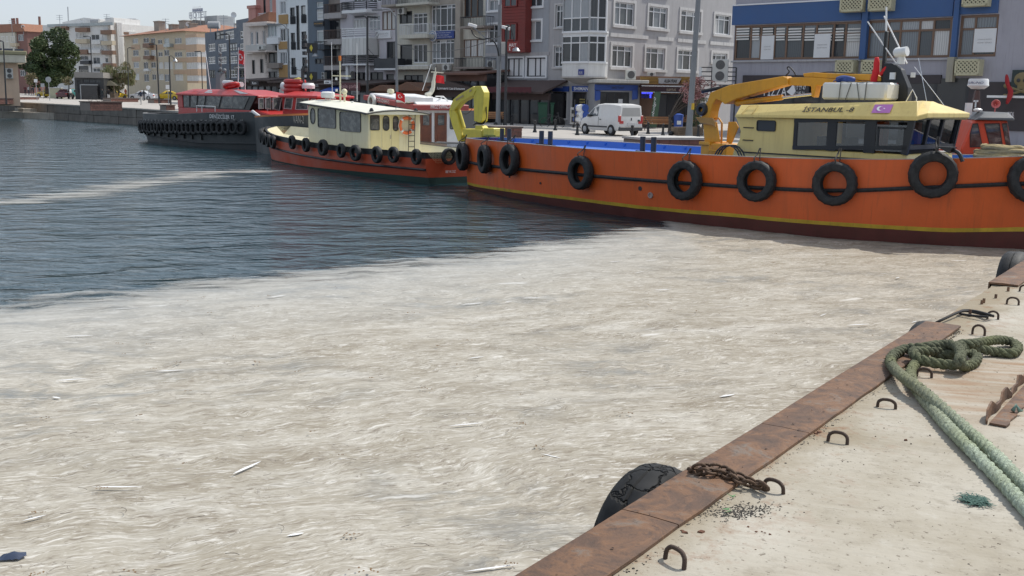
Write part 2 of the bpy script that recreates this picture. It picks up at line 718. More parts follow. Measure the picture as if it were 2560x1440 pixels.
def streak_edge(x, y):
 d = min(((V((x, y, 0)) - (a + (b - a) * max(0, min(1, (V((x, y, 0)) - a).dot(b - a) / (b - a).length_squared)))).length) for a, b in zip(ST, ST[1:]))
 return 1.25 - d - max(0, x + 11.5) * .16


tag(scum_sheet('foam_streak', -30, 0, 22, 50, .35, streak_edge, scum_mat('foam streak', 8.5, 2.2, .8), .02, .02),
 'broken pale foam streak drifting on the open dark water', 'foam')

# flecks floating in the scum: weed scraps, twigs, pale flakes
fb = MB()
for i in range(520):
 t = random.random() ** 1.4
 y = 2.2 + 22 * t
 x = random.uniform(-.42 * y - .5, .42 * y + .5)
 if y > interp(x, YB) - .5 or (x - .08) * .814 - (y - 3.29) * .581 > -.05:
  continue
 k = random.random()
 z = .062
 a = random.gauss(.35, .4)
 if k < .62:                              # curled weed thread
  fb.k = 0
  L = random.uniform(.04, .15)
  cu = random.uniform(-16, 16)
  p, pts = V((x, y, z)), []
  for q in range(7):
   pts.append(p.copy())
   a += cu * L / 7
   p += V((math.cos(a), math.sin(a), 0)) * L / 6
  fb.tube(pts, random.uniform(.0012, .0026), 3)
 elif k < .91:                            # brown scrap
  fb.k = 1
  r = random.uniform(.012, .04)
  for q in range(random.randint(3, 9)):
   c = V((x + random.gauss(0, r * 1.2), y + random.gauss(0, r * .6), z))
   b0 = random.uniform(0, 6)
   fb.face([c + V((math.cos(b0 + w) * r * .45 * random.uniform(.5, 1), math.sin(b0 + w) * r * .4, random.uniform(0, .01))) for w in (0, 1.3, 2.6, 4.4)])
 else:                                    # white flake
  fb.k = 2
  L, w = random.uniform(.06, .22), random.uniform(.008, .02)
  d = V((math.cos(a), math.sin(a), 0))
  n = V((-d.y, d.x, 0))
  c = V((x, y, z - .012))
  fb.face([c + d * L * q + n * w * r for q, r in ((-1, 0), (-.5, -.8), (.2, -1), (.8, -.5), (1, 0), (.5, .7), (-.3, 1))])
tag(fb.build('floating_debris', [mat('dark weed thread', (.07, .058, .048), .7), mat('brown weed scrap', (.17, .105, .05), .8, var=.4), mat('white flake', (.72, .73, .74), .5)], fix=False), kind='stuff')
wrap = MB()                                  # dark plastic scrap near the lower left corner
c = P(32, 1396, .03)
g = [[(c.x + (i / 6 - .5) * .19 * (1 - .3 * abs(j - 2) / 2), c.y + (j / 4 - .5) * .11 + .03 * (i / 6 - .5), .045 + .035 * max(0, math.sin(i / 6 * 3.1) * math.sin(j / 4 * 3.1)) + .006 * math.sin(i * 3 + j * 2)) for i in range(7)] for j in range(5)]
wrap.loft(g, closed=False)
tag(wrap.build('plastic_scrap', mat('dark blue plastic film', (.035, .05, .09), .3), smooth='all'), 'crumpled dark blue plastic scrap floating in the pale scum', 'litter')

# ------------------------------------------------------------------ pier
PZ = 1.8
E0, ED, EN = V((.08, 3.29, PZ)), V((.581, .814, 0)), V((.814, -.581, 0))     # along the edge, and inland


def pe(t, w, z=0.0):
 return E0 + ED * t + EN * w + V((0, 0, z))


def concrete_mat():
 k = NT('weathered pier concrete')
 co = k.co()
 br = k.co(1.6, 9, 1, rad(-20))
 n1 = k.noise(co, 1.6, 8, .62)
 n2 = k.noise(br, 2.4, 6, .7, .3)
 n3 = k.noise(co, 42, 5, .65)
 n4 = k.noise(k.co(.9, 7, 1, rad(-12)), 1.5, 6, .65, .5)
 c = k.ramp(n1, [(.3, (.32, .285, .225)), (.5, (.415, .385, .33)), (.7, (.475, .45, .40))])
 c = k.mix(k.ramp(n2, [(.30, .30), (.46, 0.)]), c, (.24, .21, .17))
 c = k.mix(k.ramp(n2, [(.58, 0.), (.72, .3)]), c, (.52, .50, .46))
 n6 = k.noise(co, 7., 9, .75)
 c = k.mix(k.ramp(n6, [(.34, .6), (.46, 0.)]), c, (.27, .24, .195))
 c = k.mix(k.ramp(n6, [(.58, 0.), (.70, .45)]), c, (.53, .515, .475))
 c = k.mix(k.ramp(n3, [(.32, .85), (.40, 0.)]), c, (.15, .125, .10))
 # rust washed from the corroded angle iron, and dirt caught along the edge plate
 sep = k.n('SeparateXYZ')
 k.l(co, sep.inputs[0])
 X, Y = sep.outputs[0], sep.outputs[1]

 def win(v, a, b, c2, d):
  return k.math('MULTIPLY', k.ramp(k.math('DIVIDE', k.math('SUBTRACT', v, a), b - a, clamp=True), [(0, 0.), (1, 1.)]), k.ramp(k.math('DIVIDE', k.math('SUBTRACT', v, c2), d - c2, clamp=True), [(0, 1.), (1, 0.)]))
 m = k.math('MULTIPLY', win(X, 2.1, 2.5, 3.2, 3.7), win(Y, 4.9, 5.3, 6.4, 6.9))
 c = k.mix(k.math('MULTIPLY', m, k.ramp(n4, [(.40, .10), (.66, .85)])), c, (.28, .17, .095))
 w = k.math('ADD', k.math('MULTIPLY', k.math('SUBTRACT', X, E0.x), EN.x), k.math('MULTIPLY', k.math('SUBTRACT', Y, E0.y), EN.y))
 w = k.math('ADD', w, k.math('MULTIPLY', k.math('SUBTRACT', n1, .5), .5))
 c = k.mix(k.ramp(w, [(.20, .7), (.40, .0)]), c, (.25, .20, .13))
 c = k.mix(k.math('MULTIPLY', k.ramp(w, [(.15, .95), (.8, .0)]), k.ramp(n6, [(.53, 0.), (.64, .8)])), c, (.22, .105, .05))
 k.base(k.mix(1., c, (.97, .965, .935), 'MULTIPLY'))
 k.set(rough=.88, spec=.3)
 k.bump(k.math('ADD', n2, k.math('ADD', k.math('MULTIPLY', n3, .35), k.math('MULTIPLY', n1, .6))), .5, .010)
 return k.m


CONC = concrete_mat()
b = MB()
step = .12
nt_, nw = int(26 / step), int(7 / step)
for i in range(nt_ + 1):
 for j in range(nw + 1):
  t, w = -6 + i * step, j * step
  q = pe(t, w)
  gap = 5.13 < t < 7.27
  h = noise.noise(V((q.x * 2, q.y * 2, 0))) * .004 + noise.noise(V((q.x * .4, q.y * .4, 5))) * .008
  if gap and j == 0:
   q += EN * abs(noise.noise(V((t * 3, 0, 2)))) * .06
   h -= .015
  b.pv((q.x, q.y, PZ + h))
for i in range(nt_):
 for j in range(nw):
  a = i * (nw + 1) + j
  b.f.append((a, a + nw + 1, a + nw + 2, a + 1))
  b.mi.append(0)
 a = i * (nw + 1)
 n = len(b.v)
 for q in (a, a + nw + 1):
  b.v.append((b.v[q][0] - EN.x * .0, b.v[q][1], -2.))
 b.f.append((a, n, n + 1, a + nw + 1))
 b.mi.append(0)
pier = tag(b.build('pier', CONC, smooth=True), 'bare concrete pier with rusted steel edge running beside the scum', None, kind='structure')


def plate(t0, t1, w0=-.012, w1=.222, th=.013, jag=.006, seams=()):
 """rusted steel edge plate: thick strip with nibbled edges and a leg turned down over the pier face"""
 b = MB()
 n = max(2, int((t1 - t0) / .09))
 rings = []
 for i in range(n + 1):
  t = t0 + (t1 - t0) * i / n
  ww = w1 + noise.noise(V((t * 4, 1, 1))) * jag
  z = .008 + noise.noise(V((t * 1.2, 4, 1))) * .003
  rings.append([pe(t, w0, z - .12), pe(t, w0 - .012, z - .12), pe(t, w0 - .012, z + th - .002), pe(t, w0 - .004, z + th), pe(t, w0 + .11, z + th + .003), pe(t, ww - .003, z + th), pe(t, ww, z + th - .003), pe(t, ww, z - .003), pe(t, w0, z - .003)])
 b.loft(rings)
 return b.build('edge_plate', RUST, pier, smooth=True)


for t0, t1 in ((-3.2, .655), (.662, 2.04), (2.046, 5.13), (7.27, 16)):
 plate(t0, t1)
hb = MB()                                    # rivet holes and lifted scale flakes on the plates
for i in range(46):
 t, w = random.uniform(-.6, 5), random.uniform(.02, .2)
 c = pe(t, w, .0265)
 r = random.uniform(.003, .010)
 a = random.uniform(0, 6)
 hb.face([c + V((math.cos(a + q) * r * random.uniform(.5, 1.2), math.sin(a + q) * r * .7, random.uniform(-.001, .003))) for q in (0, 1, 2.2, 3.4, 4.8)])
tag(hb.build('rust_scale', mat('loose rust scale', (.05, .03, .022), .9), pier, fix=False), kind='stuff')
for x, y, h in ((2520, 728, .035), (2489, 745, .03), (2454, 760, .03), (2459, 757, .035), (2424, 790, .05)):
 q = P(x, y, PZ)
 MB().cyl(q - V((0, 0, .02)), q + V((.006, .01, h)), .011, 6).build('anchor_bolt', RUST, pier)

# mooring staples: bent bars set in the concrete; (foot, foot) pixels and height
STAPLES = [((1662, 1398), (1708, 1424), .062, 'staple nearest the camera at the bottom edge, in a dark stain'),
           ((1912, 1222), (1958, 1236), .058, 'staple holding the end of the rusty chain'),
           ((2070, 1104), (2117, 1112), .056, 'first bare staple up the pier from the chain'),
           ((2194, 1018), (2238, 1024), .054, 'staple between the rusty edge plate and the green rope'),
           ((2292, 942), (2328, 946), .062, 'staple beside the rope under the dark coil'),
           ((2431, 834), (2461, 838), .072, 'staple behind the coil at the end of the long plate'),
           ((2469, 795), (2495, 797), .060, 'staple tied with thin black line'),
           ((2517, 760), (2546, 763), .062, 'staple beside the gap in the edge plates'),
           ((2549, 728), (2580, 732), .062, 'staple by the far edge plate, cut by the picture edge')]
IRON = mat('brown iron bar', (.075, .05, .038), .7, .3, var=.35, scale=14, bump=.5, bscale=60)
staples = []
for f0, f1, h, lab in STAPLES:
 a, c = P(*f0, PZ), P(*f1, PZ)
 m = (a + c) / 2
 ax = (c - a).normalized()
 hw = (c - a).length / 2
 lean = V((-ax.y, ax.x, 0)) * random.uniform(-.012, .014)
 h *= .88
 up = V((0, 0, h)) + lean
 path = [a - m - V((0, 0, .03)), a - m + up * .5, a - m + ax * .012 + up * .86, a - m + ax * .03 + up, c - m - ax * .03 + up, c - m - ax * .012 + up * .86, c - m + up * .5, c - m - V((0, 0, .03))]
 b = MB()
 b.tube(smooth_path(path, 3), .0085, 8)
 o = b.build('mooring_staple', IRON, smooth='all', loc=m)
 tag(o, 'rusty iron ' + lab, 'mooring staple', 'iron staples set along the pier')
 staples.append(o)

# chain: links as parts
ch = thing('chain', 'rusty double chain lying over the steel edge plate from a tyre to a staple', 'chain', P(1830, 1190, PZ))
lb = MB()
L, Wd, r = .052, .030, .0068
lp = [V((math.cos(t) * L / 2 * (1 if abs(math.cos(t)) > .0 else 1), math.sin(t) * Wd / 2, 0)) for t in [2 * math.pi * i / 12 for i in range(12)]]
lb.tube(lp, r, 6, loop=True)
lo = lb.build('link', mat('rusty chain iron', (.11, .07, .045), .7, .4, var=.4, scale=20, bump=.4, bscale=80), ch, smooth='all')
lme = lo.data
bpy.data.objects.remove(lo)


def lay_chain(pts, n):
 path = smooth_path(pts, 12)
 ds = [0]
 for a, c in zip(path, path[1:]):
  ds.append(ds[-1] + (c - a).length)
 for i in range(n):
  s = ds[-1] * (i + .5) / n
  q = next(k for k in range(1, len(ds)) if ds[k] >= s)
  p = path[q - 1].lerp(path[q], (s - ds[q - 1]) / (ds[q] - ds[q - 1]))
  d = (path[q] - path[q - 1]).normalized()
  o = link_mesh('link', lme, ch, p - ch.location)
  o.rotation_mode = 'QUATERNION'
  qd = d.to_track_quat('X', 'Z')
  o.rotation_quaternion = qd @ Matrix.Rotation(rad(25 if i % 2 else -62), 3, 'X').to_quaternion()


lay_chain([P(1722, 1182, 1.80), P(1745, 1167, 1.86), P(1795, 1168, 1.845), P(1840, 1186, 1.845), P(1880, 1203, 1.83), P(1916, 1216, 1.845)], 11)
lay_chain([P(1724, 1190, 1.80), P(1765, 1178, 1.85), P(1806, 1184, 1.84), P(1850, 1201, 1.84), P(1888, 1214, 1.825), P(1918, 1220, 1.835)], 11)


# ------------------------------------------------------------------ tyres
def tyre_mesh(Rr, w, tread=True, n=36, crack=0.0):
 """outer tyre: rounded walls, open bead hole, tread blocks"""
 b = MB()
 hw = w / 2
 prof = [(Rr * .56, -hw * .55), (Rr * .60, -hw * .85), (Rr * .74, -hw), (Rr * .90, -hw * .92), (Rr * .965, -hw * .72), (Rr, -hw * .5), (Rr, -hw * .06), (Rr * .975, 0), (Rr, hw * .06), (Rr, hw * .5), (Rr * .965, hw * .72), (Rr * .90, hw * .92), (Rr * .74, hw), (Rr * .60, hw * .85), (Rr * .56, hw * .55), (Rr * .66, hw * .5), (Rr * .84, hw * .6), (Rr * .9, 0), (Rr * .84, -hw * .6), (Rr * .66, -hw * .5)]
 rings = []
 for j in range(n):
  a = 2 * math.pi * j / n
  ring = []
  for q, (r, y) in enumerate(prof):
   if tread and 4 <= q <= 10 and j % 2 == (0 if q < 7 else 1):
    r *= .972
   if crack and 4 <= q <= 10:
    r *= 1 + crack * noise.noise(V((a * 5, y * 20, 3)))
   ring.append((r * math.cos(a), y, r * math.sin(a)))
  rings.append(ring)
 b.loft(rings, loop=True)
 return b


EROT = math.atan2(ED.y, ED.x)


def cracked_mat():
 k = NT('cracked black rubber')
 v = k.n('TexVoronoi', feature='DISTANCE_TO_EDGE', Scale=9.)
 w = k.n('VectorMath', operation='MULTIPLY_ADD')
 nz = k.n('TexNoise', Scale=7., Detail=4)
 k.l(k.co(), nz.inputs['Vector'])
 k.l(nz.outputs['Color'], w.inputs[0])
 w.inputs[1].default_value = (.16, .16, .16)
 k.l(k.co(), w.inputs[2])
 k.l(w.outputs[0], v.inputs['Vector'])
 h = k.ramp(v.outputs['Distance'], [(0, 0.), (.07, 1.)])
 k.base(k.mix(1., k.ramp(nz.outputs['Fac'], [(.35, (.011, .012, .013)), (.7, (.032, .033, .035))]), k.ramp(h, [(0, .25), (1, 1.)]), 'MULTIPLY'))
 k.set(rough=.75, spec=.3)
 k.bump(h, 1., .02)
 return k.m


CRACKED = cracked_mat()


def pier_tyre(t, out, z, Rr, w, label, tread, crack=0.0):
 o = thing('tyre_fender', label, 'tyre', pe(t, -out, z - PZ), EROT, 'tyres hung on the pier face')
 tyre_mesh(Rr, w, tread, 48, crack).build('tyre', CRACKED if crack else RUBBER, o, smooth=True)
 return o


pier_tyre(1.14, .15, 1.42, .395, .24, 'cracked smooth black tyre hung outside the rusty edge plate beside the chain', False, .05)
pier_tyre(9.2, .15, 1.47, .40, .24, 'deep treaded black tyre showing above the far edge plate', True)
pier_tyre(5.45, .10, 1.40, .35, .18, 'dark tyre half hidden below the end of the long edge plate', True)
b = MB()
b.tube(smooth_path([P(2484, 790, PZ + .03), P(2452, 785, PZ + .02), P(2420, 778, PZ + .02), P(2398, 780, PZ + .03), P(2360, 797, PZ + .02), P(2335, 810, PZ - .02), P(2322, 826, PZ - .12)], 5), .011, 5)
b.tube(smooth_path([P(2478, 788, PZ + .04), P(2440, 778, PZ + .03), P(2408, 776, PZ + .02), P(2400, 784, PZ + .015), P(2440, 790, PZ + .02), P(2470, 792, PZ + .03)], 5), .010, 5)
tag(b.build('black_line', mat('thin black line', (.02, .019, .02), .8), smooth='all'), 'thin black line from a staple down to a dark tyre on the pier edge', 'rope')


# ------------------------------------------------------------------ green mooring rope
def rope_mat():
 k = NT('mossy green rope')
 co = k.co()
 n1 = k.noise(co, 70, 5, .75)
 n2 = k.noise(co, 2.2, 3, .5)
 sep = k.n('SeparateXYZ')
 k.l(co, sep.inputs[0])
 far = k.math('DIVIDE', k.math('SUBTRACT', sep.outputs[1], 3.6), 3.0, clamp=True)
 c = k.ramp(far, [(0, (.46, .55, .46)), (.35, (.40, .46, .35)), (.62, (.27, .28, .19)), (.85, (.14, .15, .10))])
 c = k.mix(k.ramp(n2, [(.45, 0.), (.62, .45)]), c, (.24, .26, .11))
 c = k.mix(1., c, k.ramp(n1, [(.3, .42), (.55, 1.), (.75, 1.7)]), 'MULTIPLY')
 k.base(c)
 k.set(rough=.92, spec=.2)
 k.bump(n1, .9, .012)
 return k.m


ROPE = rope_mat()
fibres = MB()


def rope(parent, pts, Rr, pitch=.15, fuzz=.45, sub=14):
 path = smooth_path(pts, sub)
 out, acc = [path[0]], 0
 for a, c in zip(path, path[1:]):         # even steps
  if (c - out[-1]).length > .012:
   out.append(c)
 path = out
 d = 0
 frames = []
 prev = V((0, 0, 1))
 for i, p in enumerate(path):
  t = (path[min(i + 1, len(path) - 1)] - path[max(i - 1, 0)]).normalized()
  x = (prev - t * prev.dot(t)).normalized()
  prev = x
  frames.append((p, x, t.cross(x), d))
  if i + 1 < len(path):
   d += (path[i + 1] - p).length
 for s in range(3):
  b = MB()
  pp = [p + (x * math.cos(2 * math.pi * (dd / pitch + s / 3)) + y * math.sin(2 * math.pi * (dd / pitch + s / 3))) * Rr * .56 for p, x, y, dd in frames]
  rr = [Rr * .57 * (1 + .10 * noise.noise(p * 30)) for p in pp]
  b.tube(pp, rr, 9)
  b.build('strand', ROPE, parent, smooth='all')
 for p, x, y, dd in frames:
  for q in range(int(9 * fuzz)):
   a = random.uniform(0, 6.28)
   rad_ = x * math.cos(a) + y * math.sin(a)
   o = p + rad_ * Rr * random.uniform(.8, 1.08) + V((random.gauss(0, .006),) * 3)
   e = o + rad_ * random.uniform(.002, .008) + V((random.gauss(0, .009), random.gauss(0, .009), random.gauss(0, .005)))
   w = V((random.gauss(0, .0022), random.gauss(0, .0022), random.gauss(0, .0022)))
   fibres.face([o - w, o + w, e])


RR = .030
rope_root = thing('mooring_rope', 'thick mossy green mooring rope doubled across the pier and coiled on its edge', 'rope', (0, 0, 0))


def rp(*l):
 return [P(x, y, PZ + z) for x, y, z in l]


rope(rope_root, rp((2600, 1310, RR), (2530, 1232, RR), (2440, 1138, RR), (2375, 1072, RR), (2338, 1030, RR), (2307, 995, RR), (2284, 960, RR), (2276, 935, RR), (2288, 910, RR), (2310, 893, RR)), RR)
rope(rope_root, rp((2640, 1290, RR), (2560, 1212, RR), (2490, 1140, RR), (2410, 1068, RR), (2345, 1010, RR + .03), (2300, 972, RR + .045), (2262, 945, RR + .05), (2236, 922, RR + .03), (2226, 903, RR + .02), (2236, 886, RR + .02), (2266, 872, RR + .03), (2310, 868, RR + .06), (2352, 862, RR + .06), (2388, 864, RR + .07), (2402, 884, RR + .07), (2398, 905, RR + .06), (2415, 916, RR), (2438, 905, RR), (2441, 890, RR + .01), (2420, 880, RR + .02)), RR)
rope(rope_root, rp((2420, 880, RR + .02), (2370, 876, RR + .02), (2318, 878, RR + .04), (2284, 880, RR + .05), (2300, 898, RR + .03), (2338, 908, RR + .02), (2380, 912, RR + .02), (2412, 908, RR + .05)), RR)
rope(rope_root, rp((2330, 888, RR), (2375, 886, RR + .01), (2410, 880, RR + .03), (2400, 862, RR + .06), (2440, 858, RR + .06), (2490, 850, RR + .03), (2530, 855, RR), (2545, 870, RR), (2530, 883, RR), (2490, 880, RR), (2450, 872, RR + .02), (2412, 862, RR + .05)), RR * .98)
fo = fibres.build('frayed_fibre', ROPE, rope_root, fix=False)
tag(fo, kind='stuff')

# bent corroded angle iron on the right
ai = thing('angle_iron', 'bent and rusted through angle iron lying on the pier near the rope', 'scrap iron', (0, 0, 0))
a0, a1 = P(2478, 1064, PZ), P(2600, 930, PZ)
ad = (a1 - a0).normalized()
an = V((ad.y, -ad.x, 0))
n = 22
LL = (a1 - a0).length
b = MB()
b.loft([[a0 + ad * LL * i / n + an * (.0 + o) + V((0, 0, z)) for o, z in ((-.01, .004), (.07 + .006 * math.sin(i * 2.1), .004), (.07 + .006 * math.sin(i * 2.1), .014), (-.01, .014))] for i in range(n + 1)])
b.build('flange', RUST, ai)
b = MB()
hts = [interp(i / n, [(0, .02), (.05, .06), (.16, .075), (.20, .03), (.27, .055), (.40, .085), (.43, .03), (.60, .05), (.64, .085), (.72, .04), (.9, .07), (1, .05)]) + random.uniform(-.008, .008) for i in range(n + 1)]
b.loft([[a0 + ad * LL * i / n - an * (.01 + q + (hts[i] * .35 if z else 0)) + V((0, 0, z)) for q, z in ((0, .004), (.009, .004), (.009, hts[i]), (0, hts[i]))] for i in range(n + 1)])
b.build('torn_web', RUST, ai)
b = MB()
q = P(2532, 1028, PZ + .02)
b.tube([q, q + V((.02, .01, .03)), q + V((.03, -.01, .005)), q + V((.05, .0, .004))], [.012, .01, .012, .006], 5)
tag(b.build('cloth_scrap', mat('faded green scrap', (.16, .24, .20), .9), smooth='all'), 'small faded green scrap caught on the rusted angle iron', 'litter')

# loose dirt
gb = MB()


def chip(c, r, k):
 gb.k = k
 a = random.uniform(0, 6)
 top = [c + V((math.cos(a + q) * r * random.uniform(.6, 1.2), math.sin(a + q) * r * random.uniform(.5, 1.1), r * random.uniform(.3, .8))) for q in (0, 1.5, 3.1, 4.6)]
 bot = [V((p.x, p.y, PZ - .002)) + (V((p.x, p.y, 0)) - V((c.x, c.y, 0))) * .3 for p in top]
 gb.loft([bot, top])


for i in range(620):                         # dark chips swept together below the chain
 x, y = random.gauss(1838, 52), random.gauss(1281, 10)
 y -= (x - 1838) * .10
 chip(P(x, y, PZ + .001), random.uniform(.0015, .0045), 0)
for i in range(900):                         # grit along the inner edge of the plates
 t = random.uniform(-.6, 5.1)
 w = .225 + abs(random.gauss(0, .022)) + max(0, noise.noise(V((t * 3, 0, 9)))) * .05
 chip(pe(t, w, .001), random.uniform(.0012, .0045) * (1.7 if random.random() < .07 else 1), random.choice((0, 0, 1, 2)))
for i in range(150):
 chip(pe(random.uniform(-.4, 5), random.uniform(.3, 1.5), .001), random.uniform(.0015, .004), random.choice((0, 1)))
for x, y, r in ((1753, 1332, .013), (1712, 1333, .012), (1705, 1328, .008), (2265, 1100, .008), (2047, 1082, .012), (2040, 1085, .009), (1890, 1330, .006), (1870, 1318, .006), (1905, 1330, .005), (1912, 1333, .005), (1925, 1337, .006), (1973, 1330, .005)):
 chip(P(x, y, PZ + .001), r, 3)
tag(gb.build('pier_grit', [mat('dark chip', (.05, .045, .04), .9), mat('brown grit', (.16, .12, .085), .9), mat('pale grit', (.42, .39, .34), .9), mat('rust flake', (.13, .06, .035), .9)], fix=False), kind='stuff')
lf = MB()
for x, y in ((1820, 1281), (1822, 1241), (1816, 1275)):
 c = P(x, y, PZ + .012)
 lf.face([c + V((random.gauss(0, .012), random.gauss(0, .012), random.uniform(0, .008))) for q in range(5)])
tag(lf.build('leaf_scrap', mat('fresh leaf green', (.12, .26, .10), .6), fix=False), kind='stuff')
nb = MB()                                    # flattened green net scrap
for i in range(420):
 x, y = random.gauss(2438, 15), random.gauss(1250, 5.5)
 y += (x - 2438) * .22
 c = P(x, y, PZ + random.uniform(.001, .012))
 a = random.uniform(0, 3.14)
 d = V((math.cos(a), math.sin(a), random.uniform(-.2, .2))) * .016
 w = V((-d.y, d.x, 0)).normalized() * .0022
 nb.face([c - d - w, c - d + w, c + d + w, c + d - w])
tag(nb.build('net_scrap', mat('dark green netting', (.05, .115, .095), .9, var=.3), fix=False), 'flat dark green scrap of netting on the bare concrete beside the rope', 'litter')


# ================================================================== BOATS
ORANGE = mat('orange hull paint', (.63, .106, .018), .42, var=.10, scale=.9, streak=.42, grime=(.22, .06, .02))
BOOT = mat('dark red bottom paint', (.115, .032, .026), .6, var=.25, scale=2, streak=.5, grime=(.05, .045, .03))
YELLOW = mat('yellow waterline paint', (.50, .33, .03), .5, var=.2, scale=3, streak=.4)
BLUE = mat('blue deck paint', (.02, .13, .55), .45, var=.1, streak=.2)
CRANEY = mat('amber crane paint', (.66, .31, .02), .42, var=.12, scale=2.5, streak=.45, grime=(.2, .09, .03))
CRANEL = mat('lemon crane paint', (.62, .52, .07), .45, var=.12, scale=2.5, streak=.4, grime=(.2, .15, .05))
REDP = mat('red boat paint', (.43, .036, .035), .38, var=.07, streak=.3, grime=(.2, .03, .02))
CABY = mat('pale yellow cabin paint', (.74, .57, .205), .40, var=.05, streak=.4, grime=(.30, .16, .05))
BOATDARK = mat('charcoal hull paint', (.045, .052, .057), .5, var=.2, streak=.5, grime=(.09, .085, .07))
REDBROWN = mat('red brown fascia', (.30, .045, .04), .45, var=.1, streak=.3)
DOORWOOD = mat('varnished brown door', (.16, .055, .03), .5, var=.35, scale=3)
ROPEY = mat('straw coloured rope', (.40, .32, .17), .9, var=.25, scale=14, bump=.6, bscale=60)
REDFLAG = mat('red flag cloth', (.62, .02, .025), .8, var=.1)
LETTERW = mat('white lettering', (.78, .78, .78), .5, var=.03)
LETTERK = mat('black lettering', (.02, .018, .016), .5, var=.05)
SHADEG = mat('dark cabin lining', (.05, .05, .05), .8)


def rrect(x0, x1, z0, z1, r, n=3):
 pts = []
 r = min(r, abs(x1 - x0) / 2.01, abs(z1 - z0) / 2.01)
 for cx, cz, a in ((x1 - r, z0 + r, -90), (x1 - r, z1 - r, 0), (x0 + r, z1 - r, 90), (x0 + r, z0 + r, 180)):
  for i in range(n + 1):
   t = rad(a + 90 * i / n)
   pts.append((cx + r * math.cos(t), cz + r * math.sin(t)))
 return pts


def side(y):                                  # map (a, b, lift) onto a wall facing local -y
 return lambda a, b, o: (a, y - o, b)


def endw(x):                                  # ... facing local +x
 return lambda a, b, o: (x + o, a, b)


def winpoly(parent, pm, poly, fm, gm, w=.05, t=.035, name='window', pane_lift=.008):
 """a window: raised frame round a polygon, with its pane as a sub-part"""
 n = len(poly)
 cx, cz = sum(p[0] for p in poly) / n, sum(p[1] for p in poly) / n

 def grow(p, d):
  v = V((p[0] - cx, p[1] - cz))
  return (p[0] + v.x / (v.length or 1) * d, p[1] + v.y / (v.length or 1) * d)
 ou = [grow(p, w) for p in poly]
 b = MB()
 b.loft([[pm(*p, -.02) for p in ou], [pm(*p, t) for p in ou], [pm(*p, t) for p in poly], [pm(*p, -.02) for p in poly]], caps=False)
 f = b.build(name, fm, parent)
 g = MB()
 g.face([pm(*p, pane_lift) for p in poly])
 g.build('pane', gm, f, fix=False)
 return f


def hull(root, xs, near, far, levels, bands, end_x=None):
 """levels: [(z(x), flare(x))] from keel up; bands: [(name, material)] between successive levels"""
 out = []

 def ring(zf, fl):
  a = [(x, near(x) - fl(x), zf(x)) for x in xs]
  c = [(x, far(x) + fl(x), zf(x)) for x in reversed(xs)]
  return a + c
 rr = [ring(z, f) for z, f in levels]
 for (nm, m), r0, r1 in zip(bands, rr, rr[1:]):
  b = MB()
  b.loft([r0, r1], caps=False)
  out.append(b.build(nm, m, root, smooth=True, fix=False))
 return out, rr


def inner(root, xs, near, far, zf, deckz, t, m, md, fl, ribs=0):
 """inside of the bulwark, the deck and the capping rail"""
 top = lambda d: [(x, near(x) - fl(x) + d, zf(x)) for x in xs] + [(x, far(x) + fl(x) - d, zf(x)) for x in reversed(xs)]
 b = MB()
 b.loft([[(x, y, z) for x, y, z in top(0.)], [(x, y, z + .02) for x, y, z in top(-.015)], [(x, y, z + .02) for x, y, z in top(t)], [(x, y, z) for x, y, z in top(t)]], caps=False)
 b.build('capping_rail', m, root, fix=False)
 b = MB()
 lo = [(x, y, deckz(x)) for x, y, z in top(t + .40)]
 b.loft([top(t), lo], caps=False)
 if ribs:
  x = xs[0] + ribs
  while x < min(xs[-1] - ribs, 16):
   for y, d in ((near(x) - fl(x) + t, .09), (far(x) + fl(x) - t, -.09)):
    b.box(x - .025, x + .025, y, y + d, deckz(x), zf(x) - .03)
   x += ribs
 b.build('bulwark', md, root, fix=False)
 n = len(xs)
 b = MB()
 b.loft([[lo[i], lo[2 * n - 1 - i]] for i in range(n)], closed=False)
 return b


def strake(root, xs, near, far, zf, fl, r, m, far_side=True):
 b = MB()
 b.tube([(x, near(x) - fl(x) - r * .4, zf(x)) for x in xs], r, 6)
 if far_side:
  b.tube([(x, far(x) + fl(x) + r * .4, zf(x)) for x in xs], r, 6)
 return b.build('rubbing_strake', m, root, smooth=True)


def flag(name, parent, p, w, h, dx=(1, 0, 0), droop=.25, label=None, symbol=True):
 """small red cloth flag on its staff, rippled, with white crescent and star"""
 p, dx = V(p), V(dx).normalized()
 b = MB()
 n, m = 8, 4
 nr = dx.cross(V((0, 0, 1)))
 g = lambda u, v: p + dx * (w * u * (1 - .06 * u)) + V((0, 0, -h * v - droop * w * u * u)) + nr * (.10 * w * math.sin(u * 5.2 + v * 1.3) * (.3 + u))
 b.loft([[g(i / n, j / m) for j in range(m + 1)] for i in range(n + 1)], closed=False)
 f = b.build(name, REDFLAG, parent, smooth='all', fix=False)
 if symbol:
  s = MB()
  for lift in (.006, -.006):
   cres = []
   for i in range(13):
    a = rad(40 + 280 * i / 12)
    cres.append((.40 + .16 * h / w * math.cos(a) * 1.5, .5 - .24 * math.sin(a)))
   for i in range(13):
    a = rad(320 - 280 * i / 12)
    cres.append((.43 + .125 * h / w * math.cos(a) * 1.5, .5 - .18 * math.sin(a)))
   for i in range(12):
    s.face([g(*cres[k]) + nr * lift for k in (i, i + 1, 24 - i, 25 - i)])
   star = [(.62 + (.10 if i % 2 == 0 else .04) * h / w * 1.4 * math.cos(rad(36 * i)), .5 + (.10 if i % 2 == 0 else .04) * 1.4 * math.sin(rad(36 * i))) for i in range(10)]
   s.face([g(*q) + nr * lift for q in star])
  s.build('crescent', LETTERW, f, fix=False)
 return f


